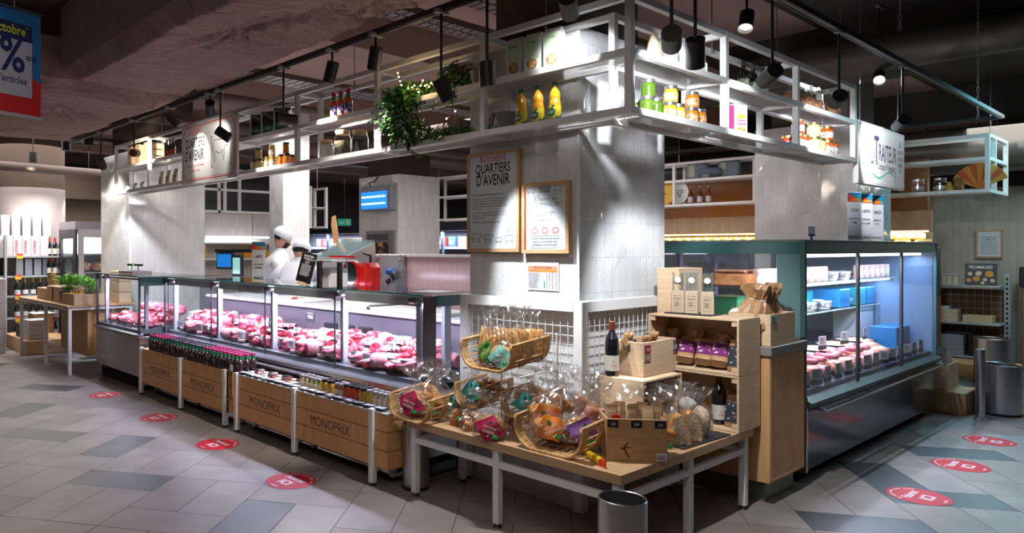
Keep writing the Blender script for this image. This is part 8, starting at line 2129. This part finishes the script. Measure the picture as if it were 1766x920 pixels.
for li, z in ((0, 1.08), (1, 1.39)):
    for k in range(4): rw((3.47+k*.09, 12.2, z+.001), 0, 'red-capped wine bottle on the %s level of the wine shelf' % ['fourth', 'top'][li], 'red-capped wine bottles')
cw = mat('carton_lilac_white', (.62, .60, .64), .6)
def carton(loc, w_, d, h_, lb, side=None):
    q = simple_box('wine_carton', lb, 'carton', loc, (w_, d, h_), cw, r=.004)
    if side: text_mesh([(side, .05, -h_*.42, 0, 'LEFT', .01, .8)], 'red_lettering', mat('pink_red_ink', (.65, .08, .14), .5), q, frameY(0, -d/2-.002, h_/2)@Matrix.Rotation(PI/2, 4, 'Z'))
    return q
nm6 = ['leftmost', 'second', 'third', 'fourth', 'fifth', 'rightmost']
for k in range(6): carton((2.72+k*.134, 12.32, 1.391), .13, .3, .32, nm6[k]+' white carton in the lower row on top of the wine shelf', 'TAITTINGER' if k in (2, 3, 4) else None)
for k in range(6): carton((2.66+k*.155, 12.32, 1.712), .12, .28, .32, nm6[k]+' white carton in the upper row above the wine shelf')
for k in range(4): simple_box('clear_gift_tube', ['leftmost', 'second', 'third', 'rightmost'][k]+' pale gift box on the fourth level of the wine shelf', 'gift box', (3.03+k*.135, 12.28, 1.081), (.11, .12, .27), mat('gift_silver', (.45, .48, .54), .25, .3))
for k in range(3): simple_box('white_carton', ['lowest', 'middle', 'topmost'][k]+' white carton stacked at the left edge of the photo', 'carton', (2.40, 11.45, k*.36), (.42, .4, .355), cw)
# glass door fridges
FX0, FX1, FY0, FY1 = 3.53, 4.50, 11.1, 11.88
q = thing('glass_fridge', 'glass-doored fridge with pale front and black side showing raw chickens', 'refrigerator', (FX0, FY0, 0)); fL = FX1-FX0; fD = FY1-FY0; fp = mat('frame_pale', (.5, .5, .54), .4)
mb = MB(); mb.box(0, fL, fD-.03, fD, 0, 1.82); mb.box(fL-.03, fL, 0, fD, 0, 1.82); mb.build('lining', mat('fridge_lining', (.55, .6, .68), .4), q)
mb = MB(); mb.box(0, fL, 0, fD, 1.80, 1.92); mb.build('canopy', mat('fridge_canopy', (.30, .26, .30), .2, .6), q)
mb = MB(); mb.box(0, fL, 0, fD, 0, .2); mb.build('base', black_metal, q)
for (a, b, c, d_) in ((.05, .13, .2, 1.8), (fL-.08, fL, .2, 1.8), (.13, fL-.08, .2, .3), (.13, fL-.08, 1.68, 1.8)): mb = MB(); mb.box(a, b, 0, .03, c, d_); mb.build('door_frame', fp, q)
for (a, b, c, d_) in ((0, .12, .2, 1.8), (fD-.12, fD, .2, 1.8), (.12, fD-.12, .2, .3), (.12, fD-.12, 1.66, 1.8)): mb = MB(); mb.box(0, .03, a, b, c, d_); mb.build('side_frame', black_metal, q)
mb = MB(); mb.box(.13, fL-.08, .01, .016, .3, 1.68); mb.build('door_pane', glass, q)
mb = MB(); mb.box(.01, .016, .12, fD-.12, .3, 1.66); mb.build('side_pane', glass, q)
for z in (.75, 1.13, 1.42): mb = MB(); mb.box(.04, fL-.04, .05, fD-.04, z, z+.015); mb.build('shelf', steel, q)
strip(q, (fL/2, .12, 1.77), fL-.2, 60, axis='x', col=(.88, .88, 1)); strip(q, (.1, fD/2, 1.77), fD-.2, 26, col=(.88, .88, 1))
def mk_chicken():
    q = thing('raw_chicken', '', 'chicken'); m_ = mat_speckle('chicken_skin', (.78, .45, .34), (.88, .66, .55), 8, .4, .6, .4)
    mb = MB(); mb.blob((0, 0, .08), (.12, .09, .08), 91, .08, 18, 12); mb.build('body', m_, q)
    for s_ in (-1, 1): mb = MB(); mb.tube([(-.05, s_*.06, .10), (-.13, s_*.05, .12), (-.16, s_*.03, .10)], [.035, .022, .012], 8); mb.build('leg', m_, q)
    return q
CK = Repeat(mk_chicken)
for zz, nm in ((1.146, 'middle'), (.766, 'lower')):
    for i in range(4): CK((3.72+i*.2, 11.28, zz), 1.5+.3*i, 'raw chicken on the %s fridge shelf, %s' % (nm, ['leftmost', 'second from left', 'second from right', 'rightmost'][i]), 'raw chickens')
# ================================================================ PEOPLE
skin_m = mat('skin', (.66, .36, .26), .5, var=.05)
coat_m = mat('white_work_coat', (.74, .76, .80), .7, bump=.6, bscale=9)
net_m = mat('hair_net', (.66, .70, .76), .6, bump=.5, bscale=30, var=.12, vscale=25)
def skinned(name, verts, edges, radii, m, parent, root=0, lvl=2):
    me = bpy.data.meshes.new(name); me.from_pydata(verts, edges, [])
    o = bpy.data.objects.new(name, me); COL.objects.link(o)
    o.modifiers.new('skin', 'SKIN').use_smooth_shade = True
    sub = o.modifiers.new('sub', 'SUBSURF'); sub.levels = lvl; sub.render_levels = lvl
    for i, v in enumerate(me.skin_vertices[0].data): r = radii[i]; v.radius = r if isinstance(r, tuple) else (r, r); v.use_root = (i == root)
    bpy.context.view_layer.update()
    m2 = bpy.data.meshes.new_from_object(o.evaluated_get(bpy.context.evaluated_depsgraph_get()))
    bpy.data.objects.remove(o); m2.materials.clear(); m2.materials.append(m)
    q = bpy.data.objects.new(name, m2); COL.objects.link(q); q.parent = parent; return q
def butcher(loc, rz, label, lean, head, arms, mask=True, hunch=0):
    """faces local +x; lean: forward shift of the chest; head: head centre; arms: elbows and hands"""
    t = thing('person', label, 'person', loc, rz)
    ch = Vector((lean, 0, 1.30-hunch)); nk = Vector((lean*1.25+.02, 0, 1.47-hunch)); hd = Vector(head)
    V = [(0, 0, .95), (lean*.4, 0, 1.10), tuple(ch), tuple(nk), tuple(nk*.45+hd*.55+Vector((0, 0, -.02))), tuple(hd+Vector((0, 0, .02))), tuple(hd+Vector((-.01, 0, .08)))]
    R_ = [(.13, .11), (.12, .10), (.12, .10), .05, .055, (.085, .075), .07]; E_ = [(0, 1), (1, 2), (2, 3), (3, 4), (4, 5), (5, 6)]
    for s_, (el, ha) in zip((1, -1), arms):
        sh = ch+Vector((0, s_*.15, .02)); el = Vector(el); ha = Vector(ha); d = (ha-el).normalized()
        k = len(V); V += [tuple(sh), tuple(el), tuple(ha), tuple(ha+d*.05)]; R_ += [.045, .04, .028, (.036, .016)]; E_ += [(2, k), (k, k+1), (k+1, k+2), (k+2, k+3)]
        side = d.cross(Vector((0, 0, 1))).normalized(); dn = Vector((0, 0, -1))
        for f in range(4):                                            # four fingers, curled
            a = ha+d*.075+side*(f-1.5)*.019; L = [.036, .042, .039, .030][f]; m_ = len(V)
            V += [tuple(a), tuple(a+d*L+dn*.012), tuple(a+d*L*1.45+dn*.035)]; R_ += [.009, .0085, .007]; E_ += [(k+3, m_), (m_, m_+1), (m_+1, m_+2)]
        m_ = len(V); a = ha+d*.03-side*.034*s_; V += [tuple(a), tuple(a+d*.035-side*.01*s_+dn*.01)]; R_ += [.011, .009]; E_ += [(k+2, m_), (m_, m_+1)]
    for s_ in (1, -1):
        k = len(V); V += [(0, s_*.10, .86), (.02, s_*.11, .48), (-.01, s_*.12, .09), (.10, s_*.12, .04)]; R_ += [.085, .058, .04, (.04, .03)]; E_ += [(0, k), (k, k+1), (k+1, k+2), (k+2, k+3)]
    skinned('body', V, E_, R_, skin_m, t)
    mb = MB(); hu = hunch
    ring(mb, [(.62, .19, .24), (.95, .17, .21), (1.12, .165, .20, lean*.45), (1.28-hu, .165, .225, lean*.95), (1.38-hu, .145, .215, lean*1.1), (1.44-hu, .10, .15, nk.x), (1.49-hu, .066, .075, nk.x+.005), (1.51-hu, .062, .07, nk.x+.01)], 30, amp=.012, sq=1)
    for s_, (el, ha) in zip((1, -1), arms):
        sh = ch+Vector((0, s_*.17, .06)); el = Vector(el); cf = el+(Vector(ha)-el)*.86; mb.tube([sh, sh*.6+el*.4+Vector((-.02, s_*.03, .03)), el, el*.5+cf*.5, cf], [.078, .082, .07, .06, .05], 16)
    mb.build('white_coat', coat_m, t)
    mb = MB()
    for s_ in (1, -1): mb.tube([(0, s_*.10, .80), (.02, s_*.11, .48), (-.01, s_*.12, .08)], [.11, .085, .07], 14)
    mb.build('trousers', mat('trousers_white', (.60, .62, .66), .7), t)
    mb = MB()
    for s_ in (1, -1): mb.blob((.05, s_*.12, .045), (.14, .05, .045), 3, .02, 14, 8)
    mb.build('shoes', mat('shoe_white', (.5, .5, .5), .5), t)
    f = (hd-nk); tx = .45                                             # face looks forward and down
    Mh = Matrix.Translation(hd)@Matrix.Rotation(tx, 4, 'Y'); Mh_ = Mh
    mb = MB(); mb.M = Mh; mb.blob((0, 0, 0), (.098, .078, .118), 1, 0, 22, 16)
    mb.tube([(.090, 0, .02), (.112, 0, -.02), (.094, 0, -.03)], [.010, .015, .012], 8)
    for s_ in (1, -1): mb.blob((-.005, s_*.080, -.005), (.022, .010, .032), 2, 0, 10, 8)
    mb.build('face', skin_m, t)
    for s_ in (1, -1):
        mb = MB(); mb.M = Mh; mb.blob((.086, s_*.030, .018), (.010, .014, .008), 2, 0, 10, 6); mb.build('eye', mat('eye_dark', (.03, .02, .02), .2), t)
    mb = MB(); mb.M = Mh; mb.tube([(.094, -.022, -.062), (.100, 0, -.060), (.094, .022, -.062)], .006, 6); mb.build('mouth', mat('lips', (.45, .14, .12), .5), t)
    mb = MB(); mb.M = Mh; mb.blob((-.015, 0, .03), (.098, .085, .105), 5, .01, 18, 12); mb.build('hair', mat('hair_dark', (.03, .02, .015), .6), t)
    mb = MB(); mb.M = Mh
    def cap(u, v):
        a = 2*PI*u; th = PI*.60*v; wr = 1+.05*math.sin(26*a)*v+.02*math.sin(9*a)
        return (-.02+.118*math.sin(th)*math.cos(a)*wr, .106*math.sin(th)*math.sin(a)*wr, .045+.112*math.cos(th))
    mb.grid(cap, 80, 12); mb.build('hair_net', net_m, t)
    if mask:
        mb = MB(); mb.M = Mh
        def mk_(u, v):
            a = (u-.5)*2.3; z = -.104+.088*v; q = math.sqrt(1-(z/.135)**2); return (.106*q*math.cos(a)+.006, .085*q*math.sin(a), z)
        mb.grid(mk_, 16, 8); mb.build('black_mask', mat('mask_black', (.012, .012, .014), .6), t)
    return t
P1 = (4.66, 7.40, 0)
butcher(P1, math.radians(-32), 'standing butcher in white coat, hair net and black mask looking down at his hands', .06, (.13, 0, 1.62), (((.16, .26, 1.12), (.38, .14, 1.12)), ((.16, -.26, 1.12), (.38, -.12, 1.12))))
butcher((4.52, 6.72, 0), math.radians(35), 'bent butcher in white coat and hair net seen behind the black menu card', .14, (.25, 0, 1.46), (((.22, .30, 1.02), (.45, .20, 1.10)), ((.22, -.30, 1.02), (.45, -.18, 1.10))), False, .10)
